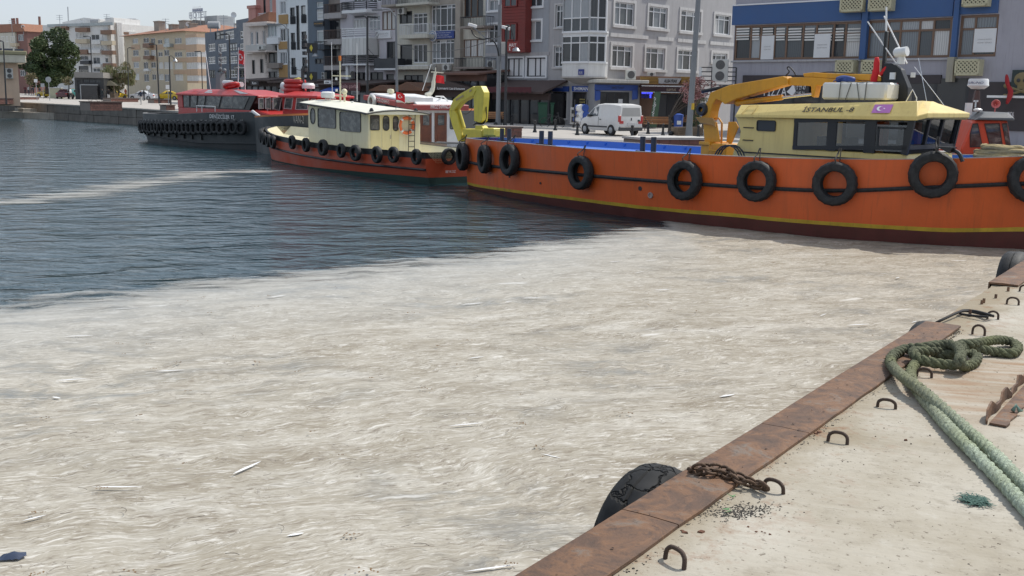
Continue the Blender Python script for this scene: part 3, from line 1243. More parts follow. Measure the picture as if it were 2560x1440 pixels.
def bitts(root, x, y, z, h=.42, gap=.5, r=.085, horn=True, m=None):
 b = MB()
 for d in (-gap / 2, gap / 2):
  b.cyl((x + d, y, z), (x + d, y, z + h), r, 10)
 if horn:
  b.cyl((x - gap * 1.1, y, z + h * .55), (x + gap * 1.1, y, z + h * .5), r * .3, 6)
 return b.build('bitts', m or DARK, root, smooth=True)


def rails(root, name, paths, r, m):
 b = MB()
 for p in paths:
  b.tube(p, r, 6)
 return b.build(name, m, root, smooth=True)


def z4(x, y):
 return 1700 + x / 2.977, 160 + y / 2.977


def z3(x, y):
 return 1100 + x / 3.459, 330 + y / 3.459


def z2(x, y):
 return 720 + x / 4.5, 160 + y / 4.5


# ------------------------------------------------------------------ 1. the big orange workboat
F8 = Fr(P(1172, 470), P(2560, 627))
wb = thing('workboat', 'long orange workboat with a pale yellow cabin, nearest boat along the pier', 'boat', F8.A, F8.rz)
NEAR8 = [(-.3, .3), (0, 0), (1.5, -.62), (3.8, -1.42), (6.7, -2.1), (9.4, -2.45), (11.8, -2.5), (14.7, -2.3), (17.0, -1.75), (18.6, -1.02), (20, -.02), (21.3, 1.0), (22.4, 1.85)]
FAR8 = [(-.3, 1.6), (0, 1.7), (3.8, 2.1), (10, 2.25), (16, 2.35), (20, 2.3), (22.4, 1.95)]


def sm(tab, k=.7):
 return lambda x: (interp(x - k, tab) + 2 * interp(x, tab) + interp(x + k, tab)) / 4


n8, f8 = sm(NEAR8), sm(FAR8)
xs8 = [-.25 + i * (22.5 / 56) for i in range(57)]


def ztab(F, near, pxs, fl=0.):
 t = []
 for x, y in pxs:
  s, z = F.at(x, y, near(F.at(x, y, -1.)[0]) - fl)
  t.append((s, z))
 t.sort()
 return t


zg8 = ztab(F8, n8, [(1165, 348), (1317, 359), (1476, 373), (1678, 384), (1840, 392), (1969, 397), (2204, 400), (2392, 397), (2560, 391)], .12)
zr8 = ztab(F8, n8, [(1200, 412), (1314, 423), (1418, 432), (1664, 454), (1841, 467), (2029, 477), (2143, 477), (2271, 471), (2526, 459)], .08)
zy8 = ztab(F8, n8, [(1169, 460), (1273, 472), (1432, 491), (1591, 512), (1700, 523), (1840, 535), (1935, 545), (2170, 562), (2372, 571), (2560, 566)], .03)
for t in (zg8, zr8, zy8):
 t.append((23.5, t[-1][1] + (.30 if t is not zy8 else .15)))
ZG8, ZR8, ZY8 = (lambda x: interp(x, zg8)), (lambda x: interp(x, zr8)), (lambda x: interp(x, zy8))
flr = lambda a, b=0.: (lambda x: a + max(0, x - 17) * b)
_, rr8 = hull(wb, xs8, n8, f8, [(lambda x: -.5, flr(-.3)), (lambda x: ZY8(x) - .095 + .01 * noise.noise(V((x * 3, 0, 0))), flr(.0)), (lambda x: ZY8(x) + .012 * noise.noise(V((x * 4, 3, 0))), flr(.02)), (ZR8, flr(.08, .02)), (ZG8, flr(.12, .05))],
              [('bottom', BOOT), ('waterline_stripe', YELLOW), ('hull_side', ORANGE), ('hull_side', ORANGE)])
flg8 = flr(.12, .05)
dk = inner(wb, xs8, n8, f8, ZG8, lambda x: ZG8(x) - .62, .07, mat('worn pale capping', (.45, .42, .42), .5, streak=.4), BLUE, flg8, .85)
dk.build('deck', mat('blue grey deck', (.05, .10, .22), .7, var=.3), wb, fix=False)
strake(wb, xs8, n8, f8, ZR8, flr(.09, .02), .055, RUBBER)
for x, y, r in ((1602, 471, .05), (1268, 442, .03), (1351, 458, .028)):
 s, z = F8.at(x, y, n8(F8.at(x, y, -2)[0]) - .05)
 yy = n8(s) - .062
 b = MB()
 b.lathe([(r * 1.3, yy - .015), (r * 1.3, yy + .05), (r, yy + .05), (r, yy - .015)], 12, (s, 0, z), 'y', loop=True)
 b.face([(s + r * math.cos(a * .63), yy - .004, z + r * math.sin(a * .63)) for a in range(10)])
 b.build('discharge_port', DARK, wb, smooth=True)
s, z = F8.at(1627, 488, n8(11) - .05)
yy = n8(s) - .06
b = MB()
b.lathe([(.085, yy + .05), (.085, yy - .03), (.055, yy - .03), (.055, yy + .04)], 14, (s, 0, z), 'y', loop=True)
b.face([(s + .056 * math.cos(a * .63), yy - .005, z + .056 * math.sin(a * .63)) for a in range(10)])
b.build('exhaust_port', mat('worn port rim', (.35, .27, .25), .6), wb, smooth=True)
# a hatch coaming inside the well
b = MB()
zc = ZG8(8)
b.box(3.4, 10.6, -1.2, 1.4, zc - .6, zc - .16)
b.build('hatch_coaming', BLUE, wb, bevel=.03)
for x, y in ((1375, 350), (1672, 379)):
 s, z = F8.at(x, y, .0)
 bitts(wb, s, -.2 if x < 1500 else -1.0, ZG8(s) - .6, .98, .42, .085)
s, z = F8.at(1185, 340, .5)
bitts(wb, 1.6, .35, ZG8(1.6) - .5, .9, .38, .08)
bitts(wb, 20.2, .75, ZG8(20) - .5, .95, .62, .1, False)

# cabin: hollow between sill and roof so that one looks through its windows
CY0, CY1 = -1.25, 1.45


def c8(x, y, off=CY0):
 return F8.at(*z4(x, y), off)


xl, zt = c8(410, 390)
xw0, zw1 = c8(855, 418)
zw0 = c8(900, 634)[1]
xb1, zb1 = c8(2090, 690)
xs1, zs1 = c8(1692, 632)
xe1, ze1 = c8(1750, 400)
CY1 = min(max(F8.ats(*z4(2030, 632), xs1)[0], CY0 + 2.2), CY0 + 3.2)
prof = [c8(385, 690), c8(400, 640), c8(440, 560), c8(447, 500), c8(432, 450), (xl, zt)]
zd = ZG8(13) - .62
b = MB()
b.prism([(prof[0][0], zd)] + prof + [(xw0, zt), (xw0, zw0), (xs1, zw0), (xs1 + .1, zd)], CY0, CY1)
b.build('cabin_body', CABY, wb, bevel=.025)
cabx = [xl - .06, xw0, xs1]
b = MB()                                       # black window band: sill, head and posts on both sides
posts = [c8(x, 520)[0] for x in (862, 1132, 1418)] + [xs1 + .1]
for y in (CY0, CY1):
 s_ = -1 if y < 0 else 1
 b.bar((xw0, y + s_ * .01, zw1 + .0), (xe1, y + s_ * .01, ze1 + .0), .06, .13, up=(0, 0, 1))
 b.bar((xw0, y + s_ * .01, zw0 + .03), (xs1, y + s_ * .01, zs1 + .03), .06, .10)
 for p, w in zip(posts[:3], (.10, .26, .30)):
  b.box(p - w / 2, p + w / 2, y - .03, y + .03, zw0, zw1 + .04)
 b.bar((xs1 - .06, y, zw0), (xe1 - .06, y, ze1), .08, .16, up=(1, 0, 0))
for t in (.02, .35, .65, .98):                 # windscreen posts
 y = CY0 + (CY1 - CY0) * t
 b.bar((xs1 - .02, y, zs1), (xe1 - .04, y, ze1), .09, .07, up=(1, 0, 0))
b.bar((xs1, CY0, zs1 + .03), (xs1, CY1, zs1 + .03), .08, .10)
b.bar((xe1 - .04, CY0, ze1), (xe1 - .04, CY1, ze1), .08, .10)
band = b.build('window_band', BLACK, wb)
for k in range(3):
 for y, dy in ((CY0, -.012), (CY1, .012)):
  x0, x1 = posts[k] + .06, posts[k + 1] - .14
  g = MB()
  g.face([(x0, y + dy, zw0 + .06), (x1, y + dy, zw0 + .06), (x1, y + dy, zw1 - .04), (x0, y + dy, zw1 - .04)])
  g.build('pane', DARKGLASS if y == CY0 else CLEAR, band, fix=False)
  if y == CY0 and k == 2:
   f = MB()
   for (a0, a1, e0, e1) in ((x0 + .12, x1 - .02, zw0 + .10, zw0 + .15), (x0 + .12, x1 - .02, zw1 - .14, zw1 - .09), (x0 + .12, x0 + .17, zw0 + .10, zw1 - .09), (x1 - .07, x1 - .02, zw0 + .10, zw1 - .09)):
    f.box(a0, a1, y - .03, y + .01, e0, e1)
   f.build('sliding_frame', BLACK, band)
for t in (.02, .35, .65):
 y0, y1 = CY0 + (CY1 - CY0) * t + .03, CY0 + (CY1 - CY0) * (t + .32) - .03
 g = MB()
 g.face([(xs1 - .03, y0, zs1), (xs1 - .03, y1, zs1), (xe1 - .05, y1, ze1), (xe1 - .05, y0, ze1)])
 g.build('windscreen_pane', DARKGLASS, band, fix=False)
b = MB()                                       # inside: seats, console, helm
for x in (xw0 + .5, xw0 + 1.3):
 b.box(x, x + .5, CY0 + .3, CY0 + .8, zw0 - .3, zw0 + .16)
 b.box(x, x + .1, CY0 + .3, CY0 + .8, zw0 + .1, zw0 + .34)
b.box(xs1 - .8, xs1 - .2, CY0 + .35, CY1 - .35, zw0 - .3, zw0 + .14)
b.box(xs1 - .55, xs1 - .25, CY0 + .5, CY0 + .85, zw0 + .14, zw0 + .32)
b.box(xw0 + 2.2, xw0 + 2.32, CY1 - 1.2, CY1 - .1, zw0, zw1)
b.build('helm_console', SHADEG, wb)
b = MB()
b.box(posts[1] + .30, posts[1] + .62, .2, .5, zw0 - .3, zw1)
b.box(posts[2] + .32, posts[2] + .46, .3, .5, zw0 - .3, zw1)
b.build('cabin_locker', ORANGE, wb)
# roof: leaning fascia and a long sloping front
ex0, ez0 = c8(408, 388, CY0 - .12)
tx0, tz0 = c8(452, 306, CY0 + .18)
tx1, tz1 = c8(1768, 276, CY0 + .18)
ex2, ez2 = c8(1762, 397, CY0 - .12)
ex1, ez1 = ex2 + .12, ez2 + .02
ez2 = (ez2 + ez0) / 2
fx1, fz1 = ex1, ez1 + .08
tx1 = min(tx1, ex2 - .05)
b = MB()
y0, y1 = CY0 - .12, CY1 + .12
lower = [(ex0, y0, ez0), (ex2, y0, ez2), (ex1, y0 + .3, ez1), (ex1, y1 - .1, ez1), (ex2, y1, ez2), (ex0, y1, ez0)]
mid = [(ex0 + .02, y0, ez0 + .04), (ex2, y0, ez2 + .07), (ex1, y0 + .3, fz1), (ex1, y1 - .1, fz1), (ex2, y1, ez2 + .07), (ex0 + .02, y1, ez0 + .04)]
upper = [(tx0, y0 + .30, tz0), (tx1, y0 + .30, tz1), (tx1 - .1, y0 + .8, tz1 + .01), (tx1 - .45, y1 - .75, tz1), (tx1 - .6, y1 - .30, tz1), (tx0, y1 - .30, tz0)]
b.loft([[(x, y, z - .03) for x, y, z in lower], lower, mid, upper])
roof8 = b.build('roof', CABY, wb, bevel=.012)
# fascia plane for lettering
fa, fb_ = V(mid[0]), V(mid[1])
fu, fv = V(upper[0]), V(upper[1])


def fas(u, v):
 return (fa.lerp(fb_, u)).lerp(fu.lerp(fv, u), v)


def fas_u(px):                                 # pixel column -> position along the fascia
 x = c8(px, 345, CY0 + .05)[0]
 return (x - fa.x) / (fb_.x - fa.x)


o = fas(fas_u(932), .22)
xd, yd = (fas(.9, .3) - fas(.1, .3)), (fas(.5, 1) - fas(.5, 0))
text('İSTANBUL -8', 'lettering', LETTERK, wb, o, xd, yd, (fas(fas_u(1322), .3) - o).length, .21, .28, .014, .035)
o = fas(fas_u(1452), .16)
w, h = (fas(fas_u(1590), .16) - o).length, yd.length * .66
xn, yn = xd.normalized(), yd.normalized()
nn = xn.cross(yn)
b = MB()
b.face([o + nn * .03, o + xn * w + nn * .03, o + xn * (w + .05) + yn * h + nn * .03, o + xn * .05 + yn * h + nn * .03])
dec = b.build('flag_decal', mat('faded purple decal', (.42, .15, .42), .5), wb, fix=False)
b = MB()
cc = o + xn * w * .42 + yn * h * .5 + nn * .036
for i in range(12):
 q = [cc + xn * (h * r * math.cos(rad(a)) + d) + yn * h * r * math.sin(rad(a)) for r, d, a in ((.27, 0, 42 + 23 * i), (.27, 0, 42 + 23 * (i + 1)), (.215, .035 * h / .22, 42 + 23 * (i + 1)), (.215, .035 * h / .22, 42 + 23 * i))]
 b.face(q)
b.face([cc + xn * (h * .40) + xn * h * (.11 if i % 2 == 0 else .045) * math.cos(rad(36 * i)) + yn * h * (.11 if i % 2 == 0 else .045) * math.sin(rad(36 * i)) for i in range(10)])
b.build('crescent', LETTERW, dec, fix=False)
# small window, louvres, handholds and trim
x0, z1 = c8(580, 420)
x1, z0 = c8(708, 500)
winpoly(wb, side(CY0), rrect(x0, x1, z0, z1, .05), BLACK, mat('dark vent mesh', (.035, .04, .045), .5), .02, .03)
b = MB()
for px, py in ((475, 472), (470, 565)):
 xa, za = c8(px, py)
 b.box(xa, xa + .32, CY0 - .03, CY0, za - .012, za + .012)
xa, za = c8(470, 649)
xc, _ = c8(1700, 655)
b.box(xa, xc, CY0 - .04, CY0, za - .035, za - .005)
b.build('trim_line', LETTERK, wb)
pth = [fas(fas_u(x), v) + nn * .035 for x, v in ((487, -.02), (515, .80), (587, .80), (560, -.02))]
rails(wb, 'handhold', [pth], .012, CABY)
# crane column ladder, low coaming items
# -- white tank strapped on the roof
tk = thing('roof_tank', 'white rectangular tank strapped on the yellow cabin roof of the orange workboat', 'tank', F8.w(*[(tx0 + tx1) / 2, 0, tz1]), F8.rz)
x0, z0_ = c8(1040, 285, CY0 + .45)
x1, z1 = c8(1532, 155, CY0 + .45)
xm = (tx0 + tx1) / 2
TZ = tz1 - .01
b = MB()
hz = max(.35, z1 - z0_)
b.box(x0 - xm, x1 - xm, -.75, .55, 0.02, hz)
b.build('tank', mat('translucent white tank plastic', (.72, .71, .66), .45, var=.06, streak=.2), tk, bevel=.05, smooth=True)
b = MB()
for u in (.30, .40, .62, .70):
 xx = x0 - xm + (x1 - x0) * u
 b.tube([(xx, -.80, 0), (xx + .12 * (1 if u < .5 else -1) * (u in (.40, .62)), -.765, hz * .98), (xx, -.74, hz + .012), (xx, .54, hz + .012), (xx, .57, 0)], .012, 4)
b.build('strap', mat('grey strap', (.12, .12, .11), .8), tk)
bu = MB()
bu.tube(smooth_path([(-.25, 0, .05), (-.1, .05, .10), (.1, -.05, .09), (.28, .02, .05)], 4), [.05] + [.09] * 11 + [.05], 8)
bu.tube(smooth_path([(-.28, -.08, .03), (0, -.1, .13), (.3, -.06, .03)], 4), .015, 5)
xx, zz = c8(1150, 150, CY0 + .45)
tag(bu.build('folded_tarp', mat('blue tarp', (.03, .06, .22), .6), smooth='all', loc=F8.w(xx, -.3, TZ + hz), rz=F8.rz), 'small folded blue tarp lying on top of the white roof tank', 'tarp')
tk.location = F8.w(xm, 0, TZ)
# -- mast with searchlight and aerials
ms = V((c8(1625, 270, 0)[0], 0, tz1 - .02))
b = MB()
b.prism([(ms.x - .42, ms.z), (ms.x + .30, ms.z), (ms.x + .28, ms.z + .35), (ms.x + .05, ms.z + .80), (ms.x - .20, ms.z + .95), (ms.x - .42, ms.z + .95)], -.12, .12)
b.box(ms.x - .50, ms.x - .42, -.06, .06, ms.z, ms.z + 1.75)
b.build('mast', BLACK, wb, bevel=.02)
rails(wb, 'aerial', [[(ms.x - .1, 0, ms.z + .9), (ms.x - .95, -.1, ms.z + 2.0)]], .016, LETTERW)
rails(wb, 'aerial', [[(ms.x + .05, .2, ms.z + .95), (ms.x - .72, .3, ms.z + 2.15)]], .018, LETTERW)
rails(wb, 'aerial', [[(ms.x - .46, 0, ms.z + 1.55), (ms.x - .52, 0, ms.z + 2.35)]], .022, LETTERW)
xa, za = c8(1840, 270, 0)
rails(wb, 'whip_aerial', [[(xa, .0, tz1 - .05), (xa - .32, 0, tz1 + 1.05)]], .008, CHROME)
rails(wb, 'whip_aerial', [[(xa + .35, .2, tz1 - .1), (xa - .55, .3, tz1 + .85)]], .008, CHROME)
b = MB()
b.cyl((ms.x - .02, 0, ms.z + .93), (ms.x - .02, 0, ms.z + 1.12), .10, 10)
b.cyl((ms.x - .14, -.06, ms.z + 1.2), (ms.x + .16, -.06, ms.z + 1.24), .12, 12)
b.sphere((ms.x - .1, -.02, ms.z + 1.22), .13)
b.build('searchlight', WHITE, wb, smooth=True)
b = MB()
b.box(ms.x - .2, ms.x - .06, -.17, -.12, ms.z + .55, ms.z + .72)
b.cyl((ms.x + .38, -.1, ms.z + .60), (ms.x + .38, -.1, ms.z + .72), .06, 8)
b.build('mast_lamp', WHITE, wb)
b = MB()
b.box(ms.x - .1, ms.x + .02, -.16, -.12, ms.z + .32, ms.z + .46)
b.build('red_lamp', REDP, wb)
rails(wb, 'roof_rail', [[(ms.x - .42, -.3, ms.z), (ms.x - .42, -.3, ms.z + .28), (ms.x - .15, -.3, ms.z + .28)], [(ms.x + .35, -.3, ms.z), (ms.x + .5, -.3, ms.z + .3), (ms.x + .62, -.3, ms.z + .1), (ms.x + .62, -.3, ms.z)]], .014, WHITE)
fo = thing('furled_flag', 'limp red flag hanging beside the black mast of the workboat', 'flag', F8.w(ms.x - .62, -.1, ms.z), F8.rz)
b = MB()
b.tube(smooth_path([(.05, 0, .15), (-.04, .02, .45), (.02, -.02, .8), (.0, 0, 1.1)], 5), [.05, .075, .085, .10, .095, .10, .09, .10, .085, .095, .08, .075, .08, .07, .06, .05], 7)
b.tube(smooth_path([(.12, 0, .65), (.22, .02, .78), (.28, .0, .88)], 3), [.03, .05, .055, .06, .05, .04, .02], 6)
b.build('cloth', REDFLAG, fo, smooth='all')
# -- coil of rope, on deck by the bitts
rc = thing('rope_coil', 'heap of straw coloured rope coiled on the orange bow', 'rope', F8.w(19.15, .25, ZG8(19) - .05), F8.rz)
for i in range(7):
 b = MB()
 pts = [(math.cos(a) * (.62 - .03 * i) + random.gauss(0, .04), math.sin(a) * (.42 - .02 * i) + random.gauss(0, .04), .03 + .045 * i + random.gauss(0, .02)) for a in [2 * math.pi * k / 10 for k in range(10)]]
 b.tube(smooth_path(pts, 4, True), .052, 7, loop=True)
 b.build('turn', ROPEY, rc, smooth='all')
b = MB()
b.tube(smooth_path([(.4, 0, .1), (.75, -.1, .2), (.95, 0, .25), (1.05, .1, -.2)], 5), .05, 6)
b.build('turn', ROPEY, rc, smooth='all')
# -- black hoop vent at the after end of the cabin and an anchor on the fore end
q = c8(440, 680)
b = MB()
for dy in (0, .12, .24):
 b.tube([(q[0] + .42 * math.cos(rad(a)) - .08, CY0 - .45 + dy, ZG8(11) - .15 + .42 * math.sin(rad(a))) for a in range(0, 181, 20)], .022, 5)
for a in (40, 90, 140):
 b.bar((q[0] - .08 + .42 * math.cos(rad(a)), CY0 - .45, ZG8(11) - .15 + .42 * math.sin(rad(a))), (q[0] - .08 + .42 * math.cos(rad(a)), CY0 - .21, ZG8(11) - .15 + .42 * math.sin(rad(a))), .02)
tag(b.build('crab_basket', DARK, loc=F8.A, rz=F8.rz), 'round black hooped basket at the after end of the yellow cabin', 'basket')
q = c8(2000, 650, CY0 - .3)
b = MB()
b.tube(smooth_path([(q[0] - .1, CY0 - .2, q[1] + .05), (q[0] + .2, CY0 - .25, q[1] - .02), (q[0] + .32, CY0 - .25, q[1] - .22)], 4), .045, 6)
b.prism([(q[0] - .28, q[1] + .1), (q[0] + .12, q[1] + .1), (q[0] + .02, q[1] - .04)], CY0 - .35, CY0 - .15)
b.build('fairlead_arm', BLACK, wb)

# -- tyres hanging along the orange hull
tp = thing('tyre_fender', 'x', 'tyre', (0, 0, 0), 0, 'big tyres hung along the orange hull')
tyre_mesh(.53, .30).build('tyre', RUBBER, tp, smooth=True)
b = MB()
b.tube(smooth_path([(0, -.02, .44), (.0, -.14, .58), (.0, .06, .70), (.02, .14, .84)], 3), .018, 5)
b.tube(smooth_path([(.05, .10, .44), (.06, .06, .60), (.05, .14, .84)], 3), .014, 5)
b.build('lanyard', mat('frayed dark lanyard', (.06, .055, .05), .9), tp)


def hang(proto, F, near, px, py, rad_, label, group=None, fl=.1, scale=1., first=False):
 s = F.at(px, py, near(F.at(px, py, -.5)[0]) - fl - .15)[0]
 s, z = F.at(px, py, near(s) - fl - .15)
 ang = math.atan2(near(s + .3) - near(s - .3), .6)
 o = proto if first else copy_tree(proto)
 o.location = F.w(s + math.sin(ang) * .16, near(s) - fl - .165 * scale, z)
 o.rotation_euler = (random.uniform(-.05, .05), random.uniform(-.35, .35) if scale < .95 else random.uniform(-.12, .12), F.rz + ang + random.uniform(-.08, .08))
 o.scale = (scale,) * 3
 o['label'] = label
 return o


T8 = [(1158, 392, .98, 'leftmost of three black tyres at the stern of the orange workboat'), (1217, 398, .95, 'middle of three black tyres at the stern of the orange workboat'),
      (1281, 400, 1.0, 'rightmost of three tyres at the orange stern, its tread catching light'), (1455, 432, .97, 'lone black tyre left of two round holes in the orange hull'),
      (1712, 451, 1.03, 'black tyre right of the round exhaust hole in the orange hull'), (1891, 453, 1.0, 'black tyre under the after end of the yellow cabin'),
      (2086, 459, 1.03, 'black tyre under the middle of the yellow cabin windows'), (2329, 436, 1.05, 'black tyre standing above the gunwale below the windscreen'),
      (2572, 447, 1.05, 'black tyre cut by the right picture edge on the orange bow')]
for i, (x, y, k, lab) in enumerate(T8):
 hang(tp, F8, n8, x, y, .5, lab, first=(i == 0), scale=k)

# ------------------------------------------------------------------ knuckle cranes
def kn(name, label, F, off, m):
 r = thing(name, label, 'crane', F.A, F.rz)
 return r, (lambda x, y: (lambda q: (q[0], off, q[1]))(F.at(x, y, off)))


ck, cp = kn('deck_crane', 'folded amber knuckle boom crane beside the pale yellow cabin', F8, .05, CRANEY)


def cz(x, y):
 return cp(*z4(x, y))


def slab(px, t0, t1, m, parent, name, zf, bev=.015):
 b = MB()
 b.loft([[(p[0], t0, p[2]) for p in [zf(*q) for q in px]], [(p[0], t1, p[2]) for p in [zf(*q) for q in px]]])
 return b.build(name, m, parent, bevel=bev)


zdk = ZG8(11) - .62
xa, xb_ = cz(215, 600)[0], cz(405, 600)[0]
b = MB()
b.box(xa, xb_, -.35, .45, zdk, cz(300, 590)[2])
b.box(xa - .03, xa + .35, -.42, .5, cz(300, 605)[2], cz(300, 578)[2])
b.build('pedestal', CRANEY, ck, bevel=.02)
slab([(205, 430), (305, 430), (330, 580), (215, 585)], -.18, -.12, CRANEY, ck, 'side_plate', cz)
slab([(350, 430), (405, 430), (425, 470), (370, 600), (335, 580)], .1, .16, CRANEY, ck, 'side_plate', cz)
slab([(165, 395), (290, 400), (310, 430), (312, 470), (290, 455), (200, 440)], -.30, -.22, mat('scratched amber guard', (.42, .22, .05), .5, var=.3), ck, 'guard', cz)
rails(ck, 'guard_rail', [[cz(160, 400), cz(290, 405), cz(312, 440), cz(308, 600), cz(300, 640)]], .03, CRANEY)
rails(ck, 'access_ladder', [[(lambda p: (p[0], -.5, p[2]))(cz(x, y)) for x, y in q] for q in (((305, 590), (292, 690)), ((390, 590), (380, 690)), ((300, 640), (388, 645)))], .022, CRANEY)
slab([(205, 420), (188, 345), (240, 280), (262, 215), (405, 158), (800, 92), (836, 108), (838, 150), (455, 260), (370, 300), (345, 280), (305, 262), (280, 300), (265, 350), (255, 420)], -.20, .22, CRANEY, ck, 'main_boom', cz)
slab([(832, 105), (862, 100), (1005, 100), (1535, 140), (1510, 168), (1040, 160), (1020, 250), (1002, 240), (1000, 165), (850, 160), (820, 150)], -.13, .15, CRANEY, ck, 'outer_boom', cz)
slab([(935, 72), (1010, 62), (1180, 72), (1480, 78), (1515, 100), (1515, 130), (1460, 128), (1000, 100), (945, 98)], -.10, .12, CRANEY, ck, 'extension', cz)
b = MB()
b.cyl(cz(430, 290), cz(762, 248), .075, 12)
b.sphere(cz(430, 290), .10)
b.build('lift_cylinder', CRANEY, ck, smooth=True)
b = MB()
b.cyl(cz(762, 250), cz(1010, 222), .04, 10)
b.build('cylinder_rod', CHROME, ck, smooth=True)
for pts, r in (([cz(165, 205), cz(280, 182), cz(400, 160)], .055), ([cz(770, 100), cz(812, 60), cz(798, 30), cz(815, 22), cz(850, 60), cz(860, 92)], .018), ([cz(395, 165), cz(440, 210), cz(480, 240), cz(560, 250)], .014), ([cz(860, 85), cz(930, 88), cz(1100, 60), cz(1300, 72)], .016)):
 MB().tube(smooth_path(pts, 5), r, 6).build('hydraulic_hose', BLACK, ck, smooth='all')
b = MB()
p = cz(200, 350)
b.lathe([(.16, -.3), (.20, -.2), (.20, .2), (.16, .3), (.08, .3), (.08, -.3)], 14, (p[0] + .02, 0, p[2] + .05), 'y', loop=True)
b.build('slew_pin', DARK, ck, smooth=True)

# lemon crane on the stern
cl, lp_ = kn('stern_crane', 'lemon yellow knuckle crane bent down over the stern of the orange workboat', F8, 1.1, CRANEL)


def ly(x, y):
 return lp_(*z2(x, y))


slab([(2130, 250), (2200, 248), (2235, 320), (2235, 375), (2215, 640), (2190, 660), (2125, 640), (2118, 330)], -.0 + .95, 1.25, CRANEL, cl, 'outer_boom', ly)
slab([(2125, 250), (2150, 300), (2128, 350), (1985, 425), (1905, 520), (1850, 530), (1868, 470), (1895, 400), (1960, 345)], .92, 1.22, CRANEL, cl, 'main_boom', ly)
slab([(1848, 515), (1905, 520), (1925, 560), (1990, 800), (1975, 870), (1945, 870), (1880, 690), (1845, 560)], .94, 1.20, CRANEL, cl, 'dipper', ly)
b = MB()
b.cyl(ly(1925, 520), ly(1985, 720), .06, 10)
b.cyl(ly(2160, 380), ly(2150, 560), .07, 10)
b.build('cylinder', CRANEL, cl, smooth=True)
b = MB()
x0, x1 = ly(2010, 740)[0], ly(2380, 740)[0]
b.box(x0, x1, .9, 1.35, ly(2200, 810)[2], ly(2200, 735)[2])
b.box(ly(2265, 700)[0], ly(2380, 700)[0], .8, 1.4, ly(2300, 800)[2], ly(2300, 720)[2])
b.box(ly(2050, 700)[0], ly(2230, 700)[0], .85, 1.3, zdk, ly(2100, 735)[2])
b.build('outrigger_beam', CRANEL, cl, bevel=.02)
slab([(2140, 690), (2200, 690), (2260, 760), (2240, 800), (2130, 790)], .95, 1.25, CRANEL, cl, 'pedestal', ly)
for k in range(4):
 b = MB()
 b.tube(smooth_path([ly(2220 + 4 * k, 480), ly(2232, 600), ly(2200, 650 + 8 * k), ly(2120, 660 + 6 * k), ly(2080, 690)], 5), .014, 4)
 b.build('hydraulic_hose', BLACK, cl, smooth='all')
b = MB()
b.tube(smooth_path([ly(2130, 400), ly(2060, 520), ly(2010, 560), ly(1965, 560)], 5), .014, 4)
b.build('hydraulic_hose', BLACK, cl, smooth='all')
b = MB()
b.face([V(ly(x, y)) + V((0, -.2, 0)) for x, y in ((2080, 300), (2110, 282), (2112, 300), (2085, 322))])
b.face([V(ly(x, y)) + V((0, -.2, 0)) for x, y in ((1930, 395), (2015, 345), (2022, 365), (1935, 418))])
b.build('maker_plate', mat('faded plate', (.38, .30, .16), .6), cl, fix=False)

# ------------------------------------------------------------------ 2. cream cabin pilot boat with a red hull
REDHULL = mat('brick red hull paint', (.42, .062, .022), .45, var=.1, scale=.9, streak=.35, grime=(.14, .04, .02))
F2 = Fr(P(700, 405), P(1063, 462))
pb = thing('pilot_boat', 'cream cabin boat with a brick red hull fringed with small tyres', 'boat', F2.A, F2.rz)
N2 = [(-4.1, 1.85), (-3.6, 1.15), (-2.8, .55), (-1.6, .1), (0, -.15), (3, -.38), (6.2, -.45), (9.7, -.22), (14.4, .15)]
FA2 = [(-4.1, 1.95), (-3.6, 2.7), (-2.8, 3.2), (-1.6, 3.6), (0, 3.85), (5, 4.05), (9.7, 3.9), (14.4, 3.5)]
n2, f2 = sm(N2, .5), sm(FA2, .5)
xs2 = [-4.1 + 18.5 * i / 44 for i in range(45)]
zg2 = [(-4.2, 1.62), (-2.5, 1.5), (-.5, 1.32), (1.1, 1.27), (4, 1.2), (6.6, 1.16), (9.4, 1.14), (14.4, 1.20)]
ZG2 = lambda x: interp(x, zg2)
wl2 = lambda x: -.04 + .02 * max(0, x - 6) / 8 + max(0, -x) * .02
mid2 = lambda x: ZG2(x) - .64
fl2 = lambda a: (lambda x: a * (1 + max(0, -x - .5) * .55))
hull(pb, xs2, n2, f2, [(lambda x: -.5, fl2(-.25)), (lambda x: .05 + max(0, x - 4) * .02, fl2(-.05)), (mid2, fl2(.04)), (lambda x: ZG2(x) - .22, fl2(.07)), (ZG2, fl2(.09))],
     [('bottom', mat('dark green bottom paint', (.02, .05, .042), .6, var=.3)), ('hull_side', REDHULL), ('hull_side', REDHULL), ('gunwale_band', BLACK)])
dk = inner(pb, xs2, n2, f2, ZG2, lambda x: ZG2(x) - .42, .10, BLACK, CREAMP, fl2(.09), 0)
dk.build('deck', CREAMP, pb, fix=False)
strake(pb, xs2, n2, f2, mid2, fl2(.05), .05, BLACK)
b = MB()                                       # ribs and stanchion hooks inside the bow bulwark
for i in range(7):
 x = -2.6 + i * .75
 y = f2(x) - .02
 b.prism([(y, ZG2(x) - .42), (y, ZG2(x) - .02), (y - .12, ZG2(x) - .06), (y - .45, ZG2(x) - .42)], x - .03, x + .03, 'yz')
b.build('bow_rib', CREAMP, pb)
for i in range(4):
 x = -2.2 + i * 1.15
 y = f2(x) - .05
 rails(pb, 'rail_hook', [smooth_path([(x, y, ZG2(x)), (x, y - .05, ZG2(x) + .22), (x + .15, y - .25, ZG2(x) + .30), (x + .3, y - .3, ZG2(x) + .24)], 3)], .025, CREAMP)
CA, CB = .5, 3.05                               # cabin near and far walls
xA, xB = F2.at(*z2(228, 650), CA)[0], F2.at(*z2(905, 700), CA)[0]
ze = F2.at(*z2(560, 500), CA)[1]
b = MB()
